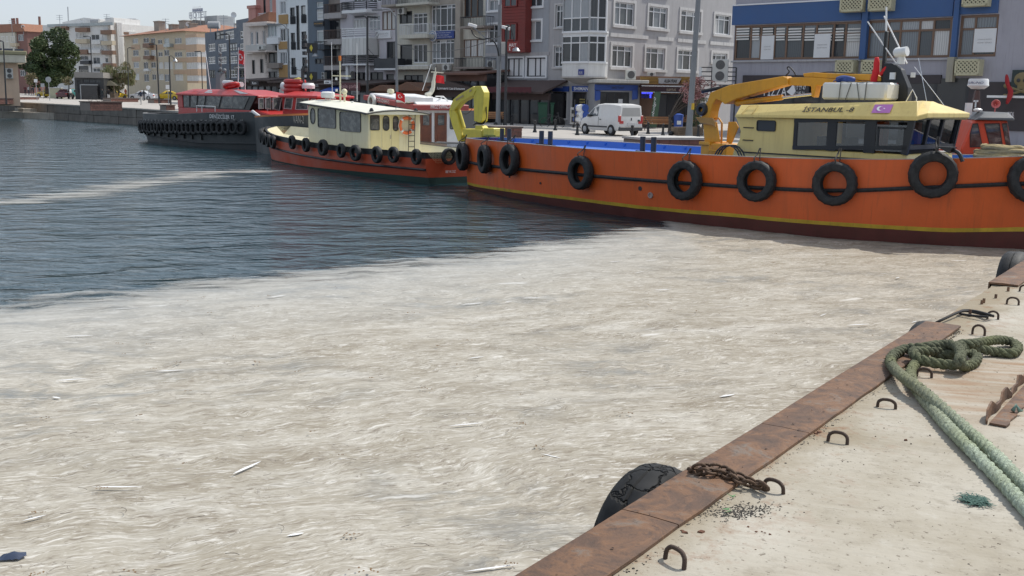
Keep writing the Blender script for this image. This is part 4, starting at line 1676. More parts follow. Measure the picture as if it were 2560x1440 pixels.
b.prism([(xA - .05, ZG2(2) - .42), (xB, ZG2(8) - .42), (xB, 2.60), (xA + .12, 2.84), (xA - .02, 2.76)], CA, CB)
b.build('cabin_body', CREAMP, pb, bevel=.05, smooth=True)
b = MB()                                        # cambered roof with a dark edge
rx0, rx1 = xA - .62, xB + .35
rings = []
for x, z in ((rx0, 2.93), (rx0 + .25, 2.93), (xB - .3, 2.63), (rx1, 2.58)):
 rings.append([(x, y, z + .16 * (1 - ((y - 1.78) / 1.55) ** 2)) for y in [CA - .27 + i * (CB - CA + .54) / 10 for i in range(11)]] + [(x, CB + .27, z - .05), (x, CA - .27, z - .05)])
b.loft(rings)
b.build('roof', mat('pale cream roof', (.72, .71, .60), .45, var=.05), pb, smooth=True)
b = MB()
for y in (CA - .28, CB + .28):
 b.tube([(x, y, z) for x, z in ((rx0, 2.91), (rx0 + .25, 2.91), (xB - .3, 2.61), (rx1, 2.56))], .045, 6)
for x, z in ((rx0, 2.91), (rx1, 2.56)):
 b.tube([(x, y, z + .15 * (1 - ((y - 1.78) / 1.55) ** 2)) for y in [CA - .27 + i * (CB - CA + .54) / 8 for i in range(9)]], .04, 6)
b.build('roof_edge', mat('dark roof rubber', (.05, .05, .052), .6), pb, smooth=True)


def c2(x, y):
 return F2.at(*z2(x, y), CA)


for xa, ya, xb, yb, r in ((258, 502, 304, 668, .25), (342, 505, 538, 715, .12), (588, 545, 818, 758, .12)):
 a0, a1 = c2(xa, (ya + yb) / 2)[0], c2(xb, (ya + yb) / 2)[0]
 xm_ = (xa + xb) / 2
 winpoly(pb, side(CA), rrect(a0, a1, c2(xm_, yb)[1], c2(xm_, ya)[1], r), BLACK, BGLASS, .04, .03)
c2e = lambda x, y: F2.ats(*z2(x, y), xB)
b = MB()
for q0, q1 in (((925, 560), (1050, 965)), ((1055, 560), (1155, 965)), ((1160, 560), (1250, 965))):
 a, c = c2e(*q0), c2e(*q1)
 b.box(xB, xB + .02, a[0], c[0], max(c[1], ZG2(9) - .35), a[1])
b.build('cabin_door', mat('yellowish cream door', (.64, .57, .32), .42, var=.05, streak=.3, grime=(.3, .18, .08)), pb, bevel=.008)
for xa, ya, xb, yb, r in ((928, 582, 1022, 740, .05), (1068, 588, 1132, 745, .3), (1180, 592, 1236, 748, .3)):
 a0, a1 = c2e(xa, 660)[0], c2e(xb, 660)[0]
 winpoly(pb, endw(xB + .02), rrect(a0, a1, c2e((xa + xb) / 2, yb)[1], c2e((xa + xb) / 2, ya)[1], r), BLACK, BGLASS, .03, .025)
b = MB()
q = c2e(1148, 820)
b.box(xB + .02, xB + .06, q[0] - .012, q[0] + .012, q[1] - .08, q[1] + .08)
b.build('door_handle', CHROME, pb)
# lifebuoy, ladder
q = c2e(1325, 690)
lbw = thing('lifebuoy', 'orange and white lifebuoy hung on the stern wall of the cream cabin', 'lifebuoy', F2.w(xB + .09, q[0], q[1]), F2.rz)
b = MB()
b.tube([(0, .33 * math.cos(rad(a)), .33 * math.sin(rad(a))) for a in range(0, 360, 15)], .072, 8, loop=True)
b.build('ring', mat('orange lifebuoy', (.72, .16, .05), .55), lbw, smooth='all')
b = MB()
for a in (45, 135, 225, 315):
 b.tube([(0, .33 * math.cos(rad(a + d)), .33 * math.sin(rad(a + d))) for d in (-8, 0, 8)], .077, 8)
b.tube([(.03, .43 * math.cos(rad(a)), .43 * math.sin(rad(a))) for a in range(0, 360, 30)], .012, 4, loop=True)
b.build('white_band', WHITE, lbw, smooth='all')
y0, y1 = c2e(1332, 700)[0], c2e(1400, 700)[0]
rails(pb, 'cabin_ladder', [[(xB + .25, y0, 2.62), (xB + .16, y0, ZG2(9) - .3)], [(xB + .25, y1, 2.62), (xB + .16, y1, ZG2(9) - .3)]] + [[(xB + .16 + .09 * k / 6, y0, ZG2(9) + .0 + .24 * k), (xB + .16 + .09 * k / 6, y1, ZG2(9) + .0 + .24 * k)] for k in range(7)], .018, BLACK)
# roof gear
m0 = V(F2.loc(F2.w(F2.at(*z2(590, 430), 1.8)[0], 1.8, 0)))
rz_ = 2.86
b = MB()
b.cyl((m0.x, 1.8, rz_), (m0.x, 1.8, rz_ + 2.05), .05, 8, .03)
b.bar((m0.x - .5, 1.8, rz_ + .42), (m0.x + .55, 1.8, rz_ + .40), .05)
b.bar((m0.x - .15, 1.45, rz_ + 1.35), (m0.x + .1, 2.3, rz_ + 1.35), .05)
b.build('mast', CREAMP, pb, smooth=True)
b = MB()
b.lathe([(.0, .0), (.30, .02), (.34, .10), (.33, .26), (.25, .31), (0, .32)], 20, (m0.x - .75, 1.5, rz_ + .30))
b.build('radar_dome', WHITE, pb, smooth=True)
b = MB()
for x in (-1.0, -.5):
 b.bar((m0.x + x, 1.5, rz_ - .05), (m0.x + x, 1.5, rz_ + .32), .035)
b.bar((m0.x - 1.0, 1.5, rz_ + .30), (m0.x - .1, 1.6, rz_ + .30), .035)
b.build('radar_bracket', WHITE, pb)
b = MB()
b.cyl((m0.x, 1.8, rz_ + 2.05), (m0.x, 1.8, rz_ + 2.28), .07, 8)
b.build('amber_beacon', mat('amber lens', (.6, .17, .03), .3), pb, smooth=True)
b = MB()
b.cyl((m0.x + .5, 1.8, rz_ + .40), (m0.x + .5, 1.8, rz_ + .52), .09, 10)
b.sphere((m0.x + .55, 1.75, rz_ + .62), .14)
b.cyl((m0.x + .45, 1.8, rz_ - .02), (m0.x + .45, 1.8, rz_ + .40), .05, 8)
b.build('searchlight', CREAMP, pb, smooth=True)
for k, z in enumerate((.62, .95, 1.15)):
 MB().cyl((m0.x - .12, 1.66, rz_ + z), (m0.x - .12, 1.66, rz_ + z + .12), .055, 8).build('navigation_lamp', BLACK if k % 2 else WHITE, pb, smooth=True)
rails(pb, 'aerial', [[(m0.x - .25, 1.5, rz_ + .3), (m0.x - .25, 1.5, rz_ + 2.9)]], .014, LETTERW)
rails(pb, 'aerial', [[(m0.x + .15, 2.6, rz_ + .2), (m0.x + .2, 2.6, rz_ + 2.9)]], .014, LETTERW)
hx = F2.at(*z2(725, 460), 1.8)[0]
b = MB()
b.cyl((hx, 1.8, rz_ - .1), (hx, 1.8, rz_ + .1), .015, 6)
b.lathe([(.02, -.05), (.05, .02), (.06, .08), (0, .09)], 10, (hx, 1.8, rz_ + .1))
b.build('roof_horn', WHITE, pb, smooth=True)
fx = c2e(1190, 530)
fl = thing('stern_flag', 'small red flag on a thin staff over the stern of the cream roof', 'flag', F2.w(xB + .2, fx[0], 2.6), F2.rz)
rails(fl, 'staff', [[(0, 0, 0), (.0, 0, .92)]], .012, DARK)
flag('cloth', fl, (0, 0, .9), .42, .34, (.3, .9, 0), .3)
b = MB()
for y in (CA + .1, CB - .3):
 b.lathe([(0, 0), (.09, .02), (.1, .12), (.05, .22), (0, .23)], 10, (xB + .1, y, 2.58))
b.build('deck_lamp', BLACK, pb, smooth=True)
# tyres: one thing each, along the near gunwale and round the bow
ts = thing('tyre_fender', 'x', 'tyre', (0, 0, 0), 0, 'small tyres along the brick red hull')
tyre_mesh(.34, .21, n=24).build('tyre', RUBBER, ts, smooth=True)
T2 = [(50, 880, 'fourth'), (205, 910, 'fifth'), (400, 940, 'under the wide middle window'), (598, 975, 'below the large after window'), (762, 1000, 'showing a bright glint in its bore'), (1002, 1020, 'under the stern doors'), (1185, 1020, 'under the lifebuoy'), (1442, 1045, 'at the transom corner'), (1800, 1040, 'on the transom beside the orange stern')]
lab2 = ['small tyre under the front post of the cream cabin', 'small tyre under the narrow oval cabin window', 'small tyre under the first wide window of the cream cabin', 'small tyre under the second wide window of the cream cabin', 'small tyre under the after corner of the cream cabin',
  'small tyre below the double doors of the cream cabin', 'small tyre below the lifebuoy and ladder of the cream cabin', 'small tyre nearest the stern corner of the brick red hull']
first = True
for (x, y, _), lab in zip(T2[:8], lab2):
 hang(ts, F2, n2, *z2(x, y), .3, lab, fl=.12, first=first, scale=random.uniform(.90, 1.08))
 first = False
for k, x in enumerate([-4.0, -3.75, -3.3, -2.75, -2.1, -1.4, -.6, .25]):
 o = copy_tree(ts)
 a = math.atan2(n2(x + .2) - n2(x - .2), .4)
 fl_ = fl2(.12)(x)
 o.location = F2.w(x + math.sin(a) * .2, n2(x) - fl_ - .15, ZG2(x) - .30)
 o.rotation_euler = (0, 0, F2.rz + a)
 o['label'] = ['small tyre at the very tip of the brick red bow', 'second small tyre back from the tip of the brick red bow', 'third small tyre back from the tip of the brick red bow', 'fourth small tyre back from the tip of the brick red bow', 'fifth small tyre back from the tip of the brick red bow', 'sixth small tyre back from the tip of the brick red bow', 'seventh small tyre back from the red bow, beside the cream foredeck', 'small tyre just ahead of the cream cabin front'][k]
o = copy_tree(ts)
q = F2.ats(*z2(1800, 1040), 14.55)
o.location = F2.w(14.62, q[0], q[1])
o.rotation_euler = (0, 0, F2.rz + math.pi / 2)
o['label'] = 'small tyre on the brick red transom beside the orange stern'
qa = F2.ats(*z2(1890, 1215), 14.5)
text('BEYKOZ', 'port_lettering', LETTERW, pb, (14.47, min(qa[0], 3.0) - .45, .42), (0, 1, 0), (0, 0, 1), .45, .10)

# ------------------------------------------------------------------ 3. white boat with brown doors
F3 = Fr(tuple((F2.A + F2.n * 4.7)[:2]), tuple((F2.A + F2.n * 4.7 + F2.u * 10)[:2]))
wbt = thing('agency_boat', 'white cabin boat with brown doors and red brown roof fascia behind the cream boat', 'boat', F3.A, F3.rz)
c3 = lambda x, y, o=.6: F3.at(*z2(x, y), o)
xC = c3(1432, 480)[0]
c3e = lambda x, y, dx=0.: F3.ats(*z2(x, y), xC + dx)
n3 = sm([(-4, 1.9), (-3, .9), (-1, .2), (2, 0), (xC + 4, .1)], .5)
f3 = sm([(-4, 2.1), (-3, 3.1), (-1, 3.7), (2, 4.0), (xC + 4, 3.9)], .5)
xs3 = [-4 + (xC + 8) * i / 24 for i in range(25)]
hull(wbt, xs3, n3, f3, [(lambda x: -.4, flr(-.2)), (lambda x: .25, flr(0.)), (lambda x: 1.2 + max(0, -x) * .1, flr(.1))], [('bottom', BOOT), ('hull_side', mat('grey white hull', (.45, .46, .46), .5, streak=.4))])
inner(wbt, xs3, n3, f3, lambda x: 1.2 + max(0, -x) * .1, lambda x: .85, .1, DARK, WHITE, flr(.1)).build('deck', mat('grey boat deck', (.3, .3, .29), .7), wbt, fix=False)
za, zb = c3e(1700, 515)[1], c3e(1700, 890)[1]
yb3 = c3e(1900, 600)[0] + .25
b = MB()
b.box(-.5, xC, .6, yb3, .85, za)
b.build('cabin_body', WHITE, wbt, bevel=.03)
b = MB()
zt3 = c3e(1560, 458)[1]
b.prism([(-.9, za + .42), (xC + .25, za - .02), (xC + .25, zt3), (-.9, zt3 + .42)], .35, yb3 + .3)
b.build('roof_fascia', REDBROWN, wbt, bevel=.02)
b = MB()
b.prism([(-.8, zt3 + .42), (xC + .15, zt3 + .005), (xC - .1, zt3 + .14), (-.6, zt3 + .52)], .6, yb3 + .05)
b.build('roof', WHITE, wbt, bevel=.03)
for xa, xb in ((1483, 1612), (1648, 1782)):
 a, c = c3e(xa, 700)[0], c3e(xb, 700)[0]
 b = MB()
 b.box(xC, xC + .05, a, c, .86, c3e(xa, 550)[1])
 d = b.build('cabin_door', DOORWOOD, wbt, bevel=.008)
 w = c - a
 b = MB()
 b.box(xC + .05, xC + .06, a + w * .2, c - w * .2, .95, 1.5)
 b.build('door_panel', DOORWOOD, d, bevel=.01)
 winpoly(wbt, endw(xC + .05), rrect(a + w * .22, c - w * .22, c3e(xa, 690)[1], c3e(xa, 575)[1], .03), DOORWOOD, BGLASS, .03, .02)
a, c = c3e(1822, 640)[0], c3e(1895, 640)[0]
winpoly(wbt, endw(xC), rrect(a, c, c3e(1850, 728)[1], c3e(1850, 550)[1], .08), BLACK, BGLASS, .03, .02)
y0 = c3e(1575, 480)[0]
text('IMROZ SHIPPING AGENCY', 'lettering', LETTERW, wbt, (xC + .25, y0, c3e(1600, 500)[1]), (0, 1, 0), (0, 0, 1), (c3e(1832, 480)[0] - y0) * 1.22, .17, lift=.01)
q0, q1 = c3(1003, 440, .35), c3(1135, 470, .35)
sl = V((xC + 1.15, 0, -.44))
text('OĞUZHAN 5', 'lettering', LETTERW, wbt, (q0[0], .35, za + .05 + .44 * (xC + .25 - q0[0]) / (xC + 1.15)), sl, (0, 0, 1), (q1[0] - q0[0]) * 1.05, .22, lift=.012)
q = c3(955, 420, .3)
tl = thing('tyre_fender', 'white painted tyre hung on the roof corner of the boat with brown doors', 'tyre', F3.w(q[0], .25, q[1]), F3.rz)
tyre_mesh(.36, .2, False, 28).build('tyre', mat('white painted tyre', (.6, .6, .58), .6, var=.2), tl, smooth=True)
b = MB()
x0, x1 = c3e(1372, 400)[0], c3e(1652, 400)[0]
rz3 = zt3 + .12
b.box(xC - 1.5, xC - .1, x0, x1, rz3 - .05, c3e(1500, 365)[1])
tag(b.build('roof_water_tank', WHITE, bevel=.05, smooth=True, loc=F3.A, rz=F3.rz), 'square white water tank on the roof above the brown doors', 'tank')
b = MB()
mpts = [(lambda q: (xC - .9, q[0], q[1]))(c3e(x, y, -.9)) for x, y in ((1555, 355), (1600, 330), (1630, 270), (1640, 180), (1660, 85))]
b.tube(smooth_path(mpts, 4), [.14] * 4 + [.12] * 4 + [.10] * 4 + [.07] * 5, 8)
q = mpts[-1]
b.bar((q[0], q[1] - .25, q[2] - .02), (q[0], q[1] + .45, q[2] - .05), .05)
b.cyl((q[0], q[1], q[2]), (q[0], q[1], q[2] + .2), .03, 6)
b.build('mast', mat('ivory mast paint', (.6, .58, .48), .5), wbt, smooth=True)
q = [(lambda q: (xC - .9, q[0], q[1]))(c3e(x, y, -.9)) for x, y in ((1512, 300), (1612, 0))]
rails(wbt, 'aerial', [q], .018, LETTERW)
fl = thing('mast_flag', 'little red flag near the top of the ivory curved mast', 'flag', F3.w(mpts[3][0], mpts[3][1] + .12, mpts[3][2] - .05), F3.rz)
flag('cloth', fl, (0, 0, .3), .5, .38, (.1, 1, 0), .1, symbol=False)
rails(fl, 'staff', [[(0, 0, -.3), (0, 0, .35)]], .01, DARK)
q = c3(1155, 370, 1.5)
b = MB()
b.cyl((q[0], 1.5, q[1]), (q[0], 1.5, q[1] + .22), .10, 10)
b.lathe([(.17, .2), (.19, .28), (.15, .40), (0, .42)], 12, (q[0], 1.5, q[1]))
b.build('roof_vent', CREAMP, wbt, smooth=True)
rails(wbt, 'roof_stay', [[(lambda q: (xC - .4, q[0], q[1]))(c3e(x, y, -.4)) for x, y in l] for l in (((1660, 365), (1745, 365), (1835, 450)), ((1745, 365), (1665, 430)), ((1310, 440), (1400, 370)))], .035, WHITE)
b = MB()
for k in range(4):
 b.bar((xC + .6 + k * .5, .6, 1.0 + .05 * k), (xC + .9 + k * .5, yb3 - .2, 1.05), .12, .16)
b.build('deck_beam', mat('grey timber', (.2, .2, .2), .8), wbt)

# ------------------------------------------------------------------ 4. charcoal boat with a red wheelhouse
z5 = lambda x, y: (320 + x / 5.12, 160 + y / 5.12)
F4 = Fr(P(355, 351), P(640, 379))
dz = thing('pilot_launch', 'charcoal hulled launch with a red wheelhouse and a tyre fringe', 'boat', F4.A, F4.rz)
n4 = sm([(-.4, .9), (0, .25), (.8, -.1), (4, -.35), (9, -.35), (13, .0), (16, .9), (18.2, 2.2)], .5)
f4 = sm([(-.4, 4.0), (0, 4.5), (4, 5.0), (10, 5.0), (14, 4.5), (18.2, 2.5)], .5)
xs4 = [-.4 + 18.6 * i / 40 for i in range(41)]
c4 = lambda x, y, o=-.3: F4.at(*z5(x, y), o)
zg4 = sorted([c4(x, y) for x, y in ((150, 630), (400, 642), (700, 642), (1000, 625), (1470, 615))])
xk0, xk1 = c4(1470, 615)[0], c4(1560, 722)[0]
zlow = c4(1560, 720)[1]
ZG4 = lambda x: interp(x, zg4 + [(xk0 + .01, zg4[-1][1]), (xk1, zlow), (19, zlow + .15)])
zf4 = lambda x: interp(x, sorted([c4(150, 730), c4(800, 740), c4(1400, 730)]))
_, r4 = hull(dz, xs4, n4, f4, [(lambda x: -.4, flr(-.2)), (lambda x: .42 - .02 * x + max(0, x - 9) * .05, flr(-.04)), (lambda x: min(zf4(x), ZG4(x) - .05), flr(.12)), (ZG4, flr(.14))],
              [('bottom', BOATDARK), ('hull_side', BOATDARK), ('bulwark_side', BOATDARK)])
inner(dz, xs4, n4, f4, ZG4, lambda x: min(ZG4(x) - .25, zf4(x)), .1, mat('pale grey rail', (.5, .5, .5), .5), BOATDARK, flr(.14)).build('deck', mat('dark deck', (.08, .08, .085), .7), dz, fix=False)
b = MB()
pts = [V((x, n4(x) - .16, ZG4(x))) for x in (xk0 - .1, (xk0 + xk1) / 2, xk1 + .2)]
b.tube([pts[0] + V((0, 0, .05)), V((xk0, n4(xk0) - .16, ZG4(xk0))), V((xk1, n4(xk1) - .16, ZG4(xk1)))], .09, 6)
b.build('white_edge', WHITE, dz)
strake(dz, xs4, n4, f4, lambda x: .42 - .02 * x + max(0, x - 9) * .05, flr(-.02), .04, BOATDARK)
b = MB()
for k in range(9):                               # frames on the flank
 x = .4 + k * 1.15
 MB().box(x - .03, x + .03, n4(x) - .10, n4(x) + .03, .42, zf4(x) - .3).build('hull_frame', BLACK, dz)
W0 = 1.0
c4w = lambda x, y: F4.at(*z5(x, y), W0)
xa, xb = c4w(640, 500)[0], c4w(1560, 560)[0]
zb4 = zf4(5)
zwb, zwt = c4w(1000, 570)[1], c4w(1000, 405)[1]
b = MB()
b.prism([(xa, zb4), (xb + .35, zb4), (xb + .3, zwb), (xa - .03, zwb)], W0, 4.0)
b.prism([(xa - .06, zwb), (c4w(700, 500)[0], zwb), (c4w(690, 410)[0], zwt + .05), (xa - .08, zwt + .05)], W0, 4.0)
b.build('wheelhouse_base', REDP, dz, bevel=.03)
xg0, xg1, xg2 = c4w(705, 500)[0], c4w(1545, 580)[0], c4w(1640, 420)[0]
b = MB()
b.prism([(xg0, zwb), (xg1, zwb), (xg2 - .05, zwt + .06), (xg0, zwt + .06)], W0 + .03, 3.97)
glz = b.build('window_band', BLACK, dz)
for u0, u1 in ((.015, .10), (.13, .215), (.245, .335), (.37, .56), (.59, .93)):
 x0, x1 = xg0 + (xg1 - xg0) * u0, xg0 + (xg1 - xg0) * u1
 g = MB()
 k0, k1 = (xg2 - xg1) * u0 * .8, (xg2 - xg1) * u1 * .8
 g.face([(x0, W0 - .0, zwb + .08), (x1, W0, zwb + .08), (x1 + k1, W0, zwt - .02), (x0 + k0, W0, zwt - .02)])
 g.build('pane', BGLASS, glz, fix=False)
for k in range(3):
 g = MB()
 y0, y1 = W0 + .15 + k * .95, W0 + .98 + k * .95
 t0, t1 = V((xg1 + .02, y0, zwb + .08)), V((xg2 - .03, y0, zwt))
 g.face([t0, t0 + V((0, y1 - y0, 0)), t1 + V((0, y1 - y0, 0)), t1])
 g.build('windscreen_pane', BGLASS, glz, fix=False)
e0, e1 = c4w(632, 388)[0], c4w(1645, 425)[0]
zr4 = c4w(900, 320)[1]
b = MB()
lowr = [(e0, W0 - .15, zwt + .10), (e1, W0 + .1, zwt + .05), (e1, 3.9, zwt + .05), (e0, 4.15, zwt + .10)]
up_ = [(c4w(745, 315)[0], W0 + .5, zr4), (c4w(1300, 330)[0], W0 + .5, zr4), (c4w(1300, 330)[0], 3.5, zr4), (c4w(745, 315)[0], 3.5, zr4)]
b.loft([[(x, y, z - .1) for x, y, z in lowr], lowr, up_])
rf4 = b.build('roof', REDP, dz, bevel=.02)
b = MB()
for u in (.42, .90):
 p = [V(lowr[0]).lerp(V(lowr[1]), u + du).lerp(V(up_[0]).lerp(V(up_[1]), u + du * .7), v) + V((0, -.02, .02)) for du, v in ((-.06, .25), (.06, .25), (.05, .8), (-.04, .8))]
 b.face(p)
b.build('roof_light', mat('pale roof pane', (.35, .36, .38), .3), rf4, fix=False)
o = V(lowr[0]).lerp(V(lowr[1]), .10).lerp(V(up_[0]), .25)
text('pilot', 'lettering', LETTERK, dz, V(lowr[0]).lerp(V(lowr[1]), .11).lerp(V(up_[0]), .4), (1, .0, 0), V(up_[0]) - V(lowr[0]) + V((-.5, 0, 0)), 1.5, .22, .3, lift=.03)
b = MB()
b.prism([(xb - .3, zb4), (xb + 2.2, zlow - .1), (xb + 2.4, zlow + .25), (xb + .2, zwb + .05)], W0 + .2, 3.8)
b.build('foredeck', REDP, dz, bevel=.06)
rx = [c4w(992, 610), c4w(992, 535), c4w(1228, 545), c4w(1230, 610)]
rails(dz, 'rail', [[(p[0], W0 - .6, p[1]) for p in rx], [(c4w(1060, 540)[0], W0 - .6, rx[1][1]), (c4w(1060, 610)[0], W0 - .6, rx[0][1])]], .03, WHITE)
q = c4w(1600, 580)
rails(dz, 'bow_rail', [[(q[0] - .1, 2, zlow + .2), (q[0], 2, q[1] + .45)], [(q[0] - .5, 1.6, q[1] + .5), (q[0] + .5, 2.3, q[1] + .5)], [(q[0] - .5, 2.4, q[1] + .15), (q[0] + .1, 2, q[1] + .5)]], .035, CHROME)
q0 = c4(1027, 692, n4(9) - .16)
q1 = c4(1280, 692, n4(9) - .16)
text('DENİZCİLER 17', 'lettering', LETTERW, dz, (q0[0], n4(q0[0]) - .155, q0[1]), (q1[0] - q0[0], n4(q1[0]) - n4(q0[0]), 0), (0, 0, 1), q1[0] - q0[0], .30, lift=.07)
b = MB()
q = c4w(1080, 260)
for k, (dx, dzz, L) in enumerate(((-.55, .12, 1.0), (-.1, .02, 1.4), (-.75, .0, .9))):
 b.cyl((q[0] + dx - .2, 2.2 + .25 * k, zr4 + .30 + dzz), (q[0] + dx + L - .2, 2.2 + .25 * k, zr4 + .30 + dzz), .16, 10)
b.build('raft_canister', WHITE, dz, smooth=True)
b = MB()
b.tube([(q[0] + .6 + .55 * math.cos(rad(a)), 2.0 + .4 * math.sin(rad(a)), zr4 + .25 + .12 * math.cos(rad(a))) for a in range(0, 360, 24)], .12, 8, loop=True)
b.build('roof_ring', REDP, dz, smooth='all')
b = MB()
q = c4w(915, 300)
b.prism([(q[0] - .35, zr4 - .05), (q[0] + .35, zr4 - .05), (q[0] + .22, zr4 + 1.0), (q[0] - .25, zr4 + 1.0)], 2.3, 2.7)
b.bar((q[0] - .5, 2.5, zr4 + 1.05), (q[0] + .5, 2.5, zr4 + 1.05), .10)
b.cyl((q[0] + .1, 2.5, zr4 + 1.), (q[0] + .1, 2.5, zr4 + 2.7), .06, 6)
for k in range(4):
 b.sphere((q[0] + .16, 2.42, zr4 + 1.3 + .32 * k), .11, 6, 4)
b.sphere((q[0] + .55, 2.5, zr4 + 1.2), .14, 8, 5)
b.build('mast', mat('grey mast paint', (.16, .17, .18), .5), dz, smooth=True)
fl = thing('launch_flag', 'red crescent flag flying from the charcoal launch', 'flag', F4.w(c4w(1125, 200)[0], 2.5, zr4), F4.rz)
rails(fl, 'staff', [[(0, 0, 0), (.25, 0, 2.6)], [(.75, .1, 0), (.75, .1, 2.2)]], .03, WHITE)
flag('cloth', fl, (.25, 0, 2.45), .75, .85, (1, -.15, 0), .15)
q = c4w(700, 0)
rails(dz, 'aerial', [[(c4w(765, 300)[0], 2.6, zr4), (c4w(705, 0)[0], 2.6, zr4 + 2.5)]], .025, LETTERW)
td = thing('tyre_fender', 'x', 'tyre', (0, 0, 0), 0, 'tyres fringing the charcoal launch')
tyre_mesh(.42, .24, False, 18).build('tyre', RUBBER, td, smooth=True)
b = MB()
b.tube([(-.05, .05, .3), (-.03, .13, .50)], .018, 4)
b.tube([(.05, .05, .3), (.10, .13, .50)], .018, 4)
b.build('lanyard', mat('grey lanyard', (.3, .3, .29), .8), td)
NT4 = 25
ORD = 'first second third fourth fifth sixth seventh eighth ninth tenth eleventh twelfth thirteenth fourteenth fifteenth sixteenth seventeenth eighteenth nineteenth twentieth twenty-first twenty-second twenty-third twenty-fourth twenty-fifth'.split()
for k in range(NT4):
 x = -.25 + k * (14.2 / (NT4 - 1))
 o = td if k == 0 else copy_tree(td)
 a = math.atan2(n4(x + .2) - n4(x - .2), .4)
 o.location = F4.w(x + math.sin(a) * .2, n4(x) - .30, zf4(x) - .38 + .03 * math.sin(k * 2.3))
 o.rotation_euler = (random.uniform(-.08, .08), random.uniform(-.2, .2), F4.rz + a + random.uniform(-.12, .12))
 o['label'] = ORD[k] + ' black tyre from the left in the close row along the charcoal hull'

# ------------------------------------------------------------------ 5. second red cabin, behind
z6 = lambda x, y: (600 + x / 8, 150 + y / 8)
cx5 = D(705, 262, 58.5)
u5 = V((math.sin(rad(118)), math.cos(rad(118)), 0))
F5 = Fr((cx5.x, cx5.y), (cx5.x + u5.x, cx5.y + u5.y))
rb = thing('red_launch', 'dark hulled launch with a red cabin and pale rimmed windows behind the cream boat', 'boat', F5.A, F5.rz)
e5 = lambda x, y: F5.ats(*z6(x, y), 0.)          # left face (cross plane)
s5 = lambda x, y: F5.at(*z6(x, y), 0.)           # front face
zt5, zb5 = s5(1000, 745)[1], s5(1000, 1050)[1]
xr5 = s5(1535, 800)[0]
yl5 = e5(250, 800)[0]
b = MB()
b.box(0, xr5, 0, max(yl5, 3.), zb5 - .5, zt5)
b.build('cabin_body', REDP, rb, bevel=.05)
b = MB()
zr5 = s5(870, 655)[1]
Y5 = max(yl5, 3.)
b.loft([[(-.15, -.15, zt5 - .02), (xr5 + .15, -.15, zt5 - .02), (xr5 + .15, Y5 + .2, zt5 - .02), (-.15, Y5 + .2, zt5 - .02)], [(-.15, -.15, zt5 + .1), (xr5 + .15, -.15, zt5 + .1), (xr5 + .15, Y5 + .2, zt5 + .1), (-.15, Y5 + .2, zt5 + .1)], [(.3, .8, zr5 + .1), (xr5 - .6, .8, zr5), (xr5 - .6, Y5 - .5, zr5), (.3, Y5 - .5, zr5 + .1)]])
b.build('roof', REDP, rb, bevel=.02)
PALE = mat('pale window rim', (.5, .42, .42), .5)
for pts in (((890, 960), (920, 770), (1060, 765), (1030, 970)), ((1120, 980), (1150, 770), (1370, 770), (1350, 985)), ((1430, 850), (1440, 790), (1500, 790), (1500, 850))):
 winpoly(rb, side(-.0), [s5(*p) for p in pts], PALE, BGLASS, .06, .03)
endl = lambda a, bb, o: (-o, a, bb)
for pts in (((385, 960), (385, 785), (465, 775), (465, 955)), ((520, 960), (520, 775), (610, 765), (610, 970)), ((668, 970), (672, 770), (828, 755), (780, 1000))):
 winpoly(rb, endl, [e5(*p) for p in pts], PALE, BGLASS, .06, .03)
n5 = sm([(-3, 1.2), (-1, -.5), (1, -.9), (6, -.8), (10, -.2)], .4)
f5 = sm([(-3, 2.6), (-1, 4.0), (6, 4.6), (10, 4.2)], .4)
xs5 = [-3 + 13 * i / 20 for i in range(21)]
zh5 = s5(1000, 1130)[1]
hull(rb, xs5, n5, f5, [(lambda x: -.4, flr(-.1)), (lambda x: zh5 + .05 * x, flr(0.)), (lambda x: zh5 + .10 + .05 * x, flr(.02))], [('hull_side', BOATDARK), ('orange_stripe', mat('orange stripe', (.6, .22, .08), .5))])
b = MB()
b.loft([[(x, n5(x), zh5 + .05 * x + .04), (x, f5(x), zh5 + .05 * x + .04)] for x in xs5], closed=False)
b.build('deck', REDP, rb, fix=False)
b = MB()
b.prism([(-.2, zh5), (xr5 + 1.5, zh5 + .1), (xr5 + 1., zb5 - .1), (0, zb5)], .3, 3.)
b.build('foredeck', REDP, rb, bevel=.05)
q = F5.at(*z6(1075, 1225), -.9)
q1 = F5.at(*z6(1290, 1225), -.9)
text('VAN-2', 'lettering', mat('grey lettering', (.3, .3, .3), .5), rb, (q[0], n5(q[0]) - .05, q[1] - .1), (1, 0, 0), (0, 0, 1), q1[0] - q[0], .42, lift=.02)
b = MB()
q = s5(725, 640)
for k in range(3):
 b.tube([(q[0] + .52 * math.cos(rad(a)), 1.6 + .52 * math.sin(rad(a)), zr5 + .15 + .24 * k) for a in range(0, 360, 30)], .14, 7, loop=True)
b.build('roof_ring', REDP, rb, smooth='all')
b = MB()
q = s5(545, 640)
b.cyl((q[0] - .4, 1.8, zr5 + .35), (q[0] + .5, 1.8, zr5 + .35), .26, 10)
q = s5(995, 570)
b.lathe([(0, 0), (.36, .02), (.38, .2), (.3, .32), (0, .33)], 14, (q[0], 1.6, q[1]))
b.build('radar_dome', WHITE, rb, smooth=True)
b = MB()
b.cyl((q[0], 1.6, zr5), (q[0], 1.6, q[1]), .09, 6)
q = s5(890, 400)
b.cyl((q[0], 1.6, zr5), (q[0], 1.6, s5(890, 110)[1]), .07, 6)
for k in range(5):
 b.box(q[0] + .05, q[0] + .25, 1.5, 1.7, zr5 + 1.2 + .45 * k, zr5 + 1.4 + .45 * k)
b.cyl((s5(815, 400)[0], 1.8, zr5), (s5(815, 400)[0], 1.8, s5(815, 150)[1]), .04, 6)
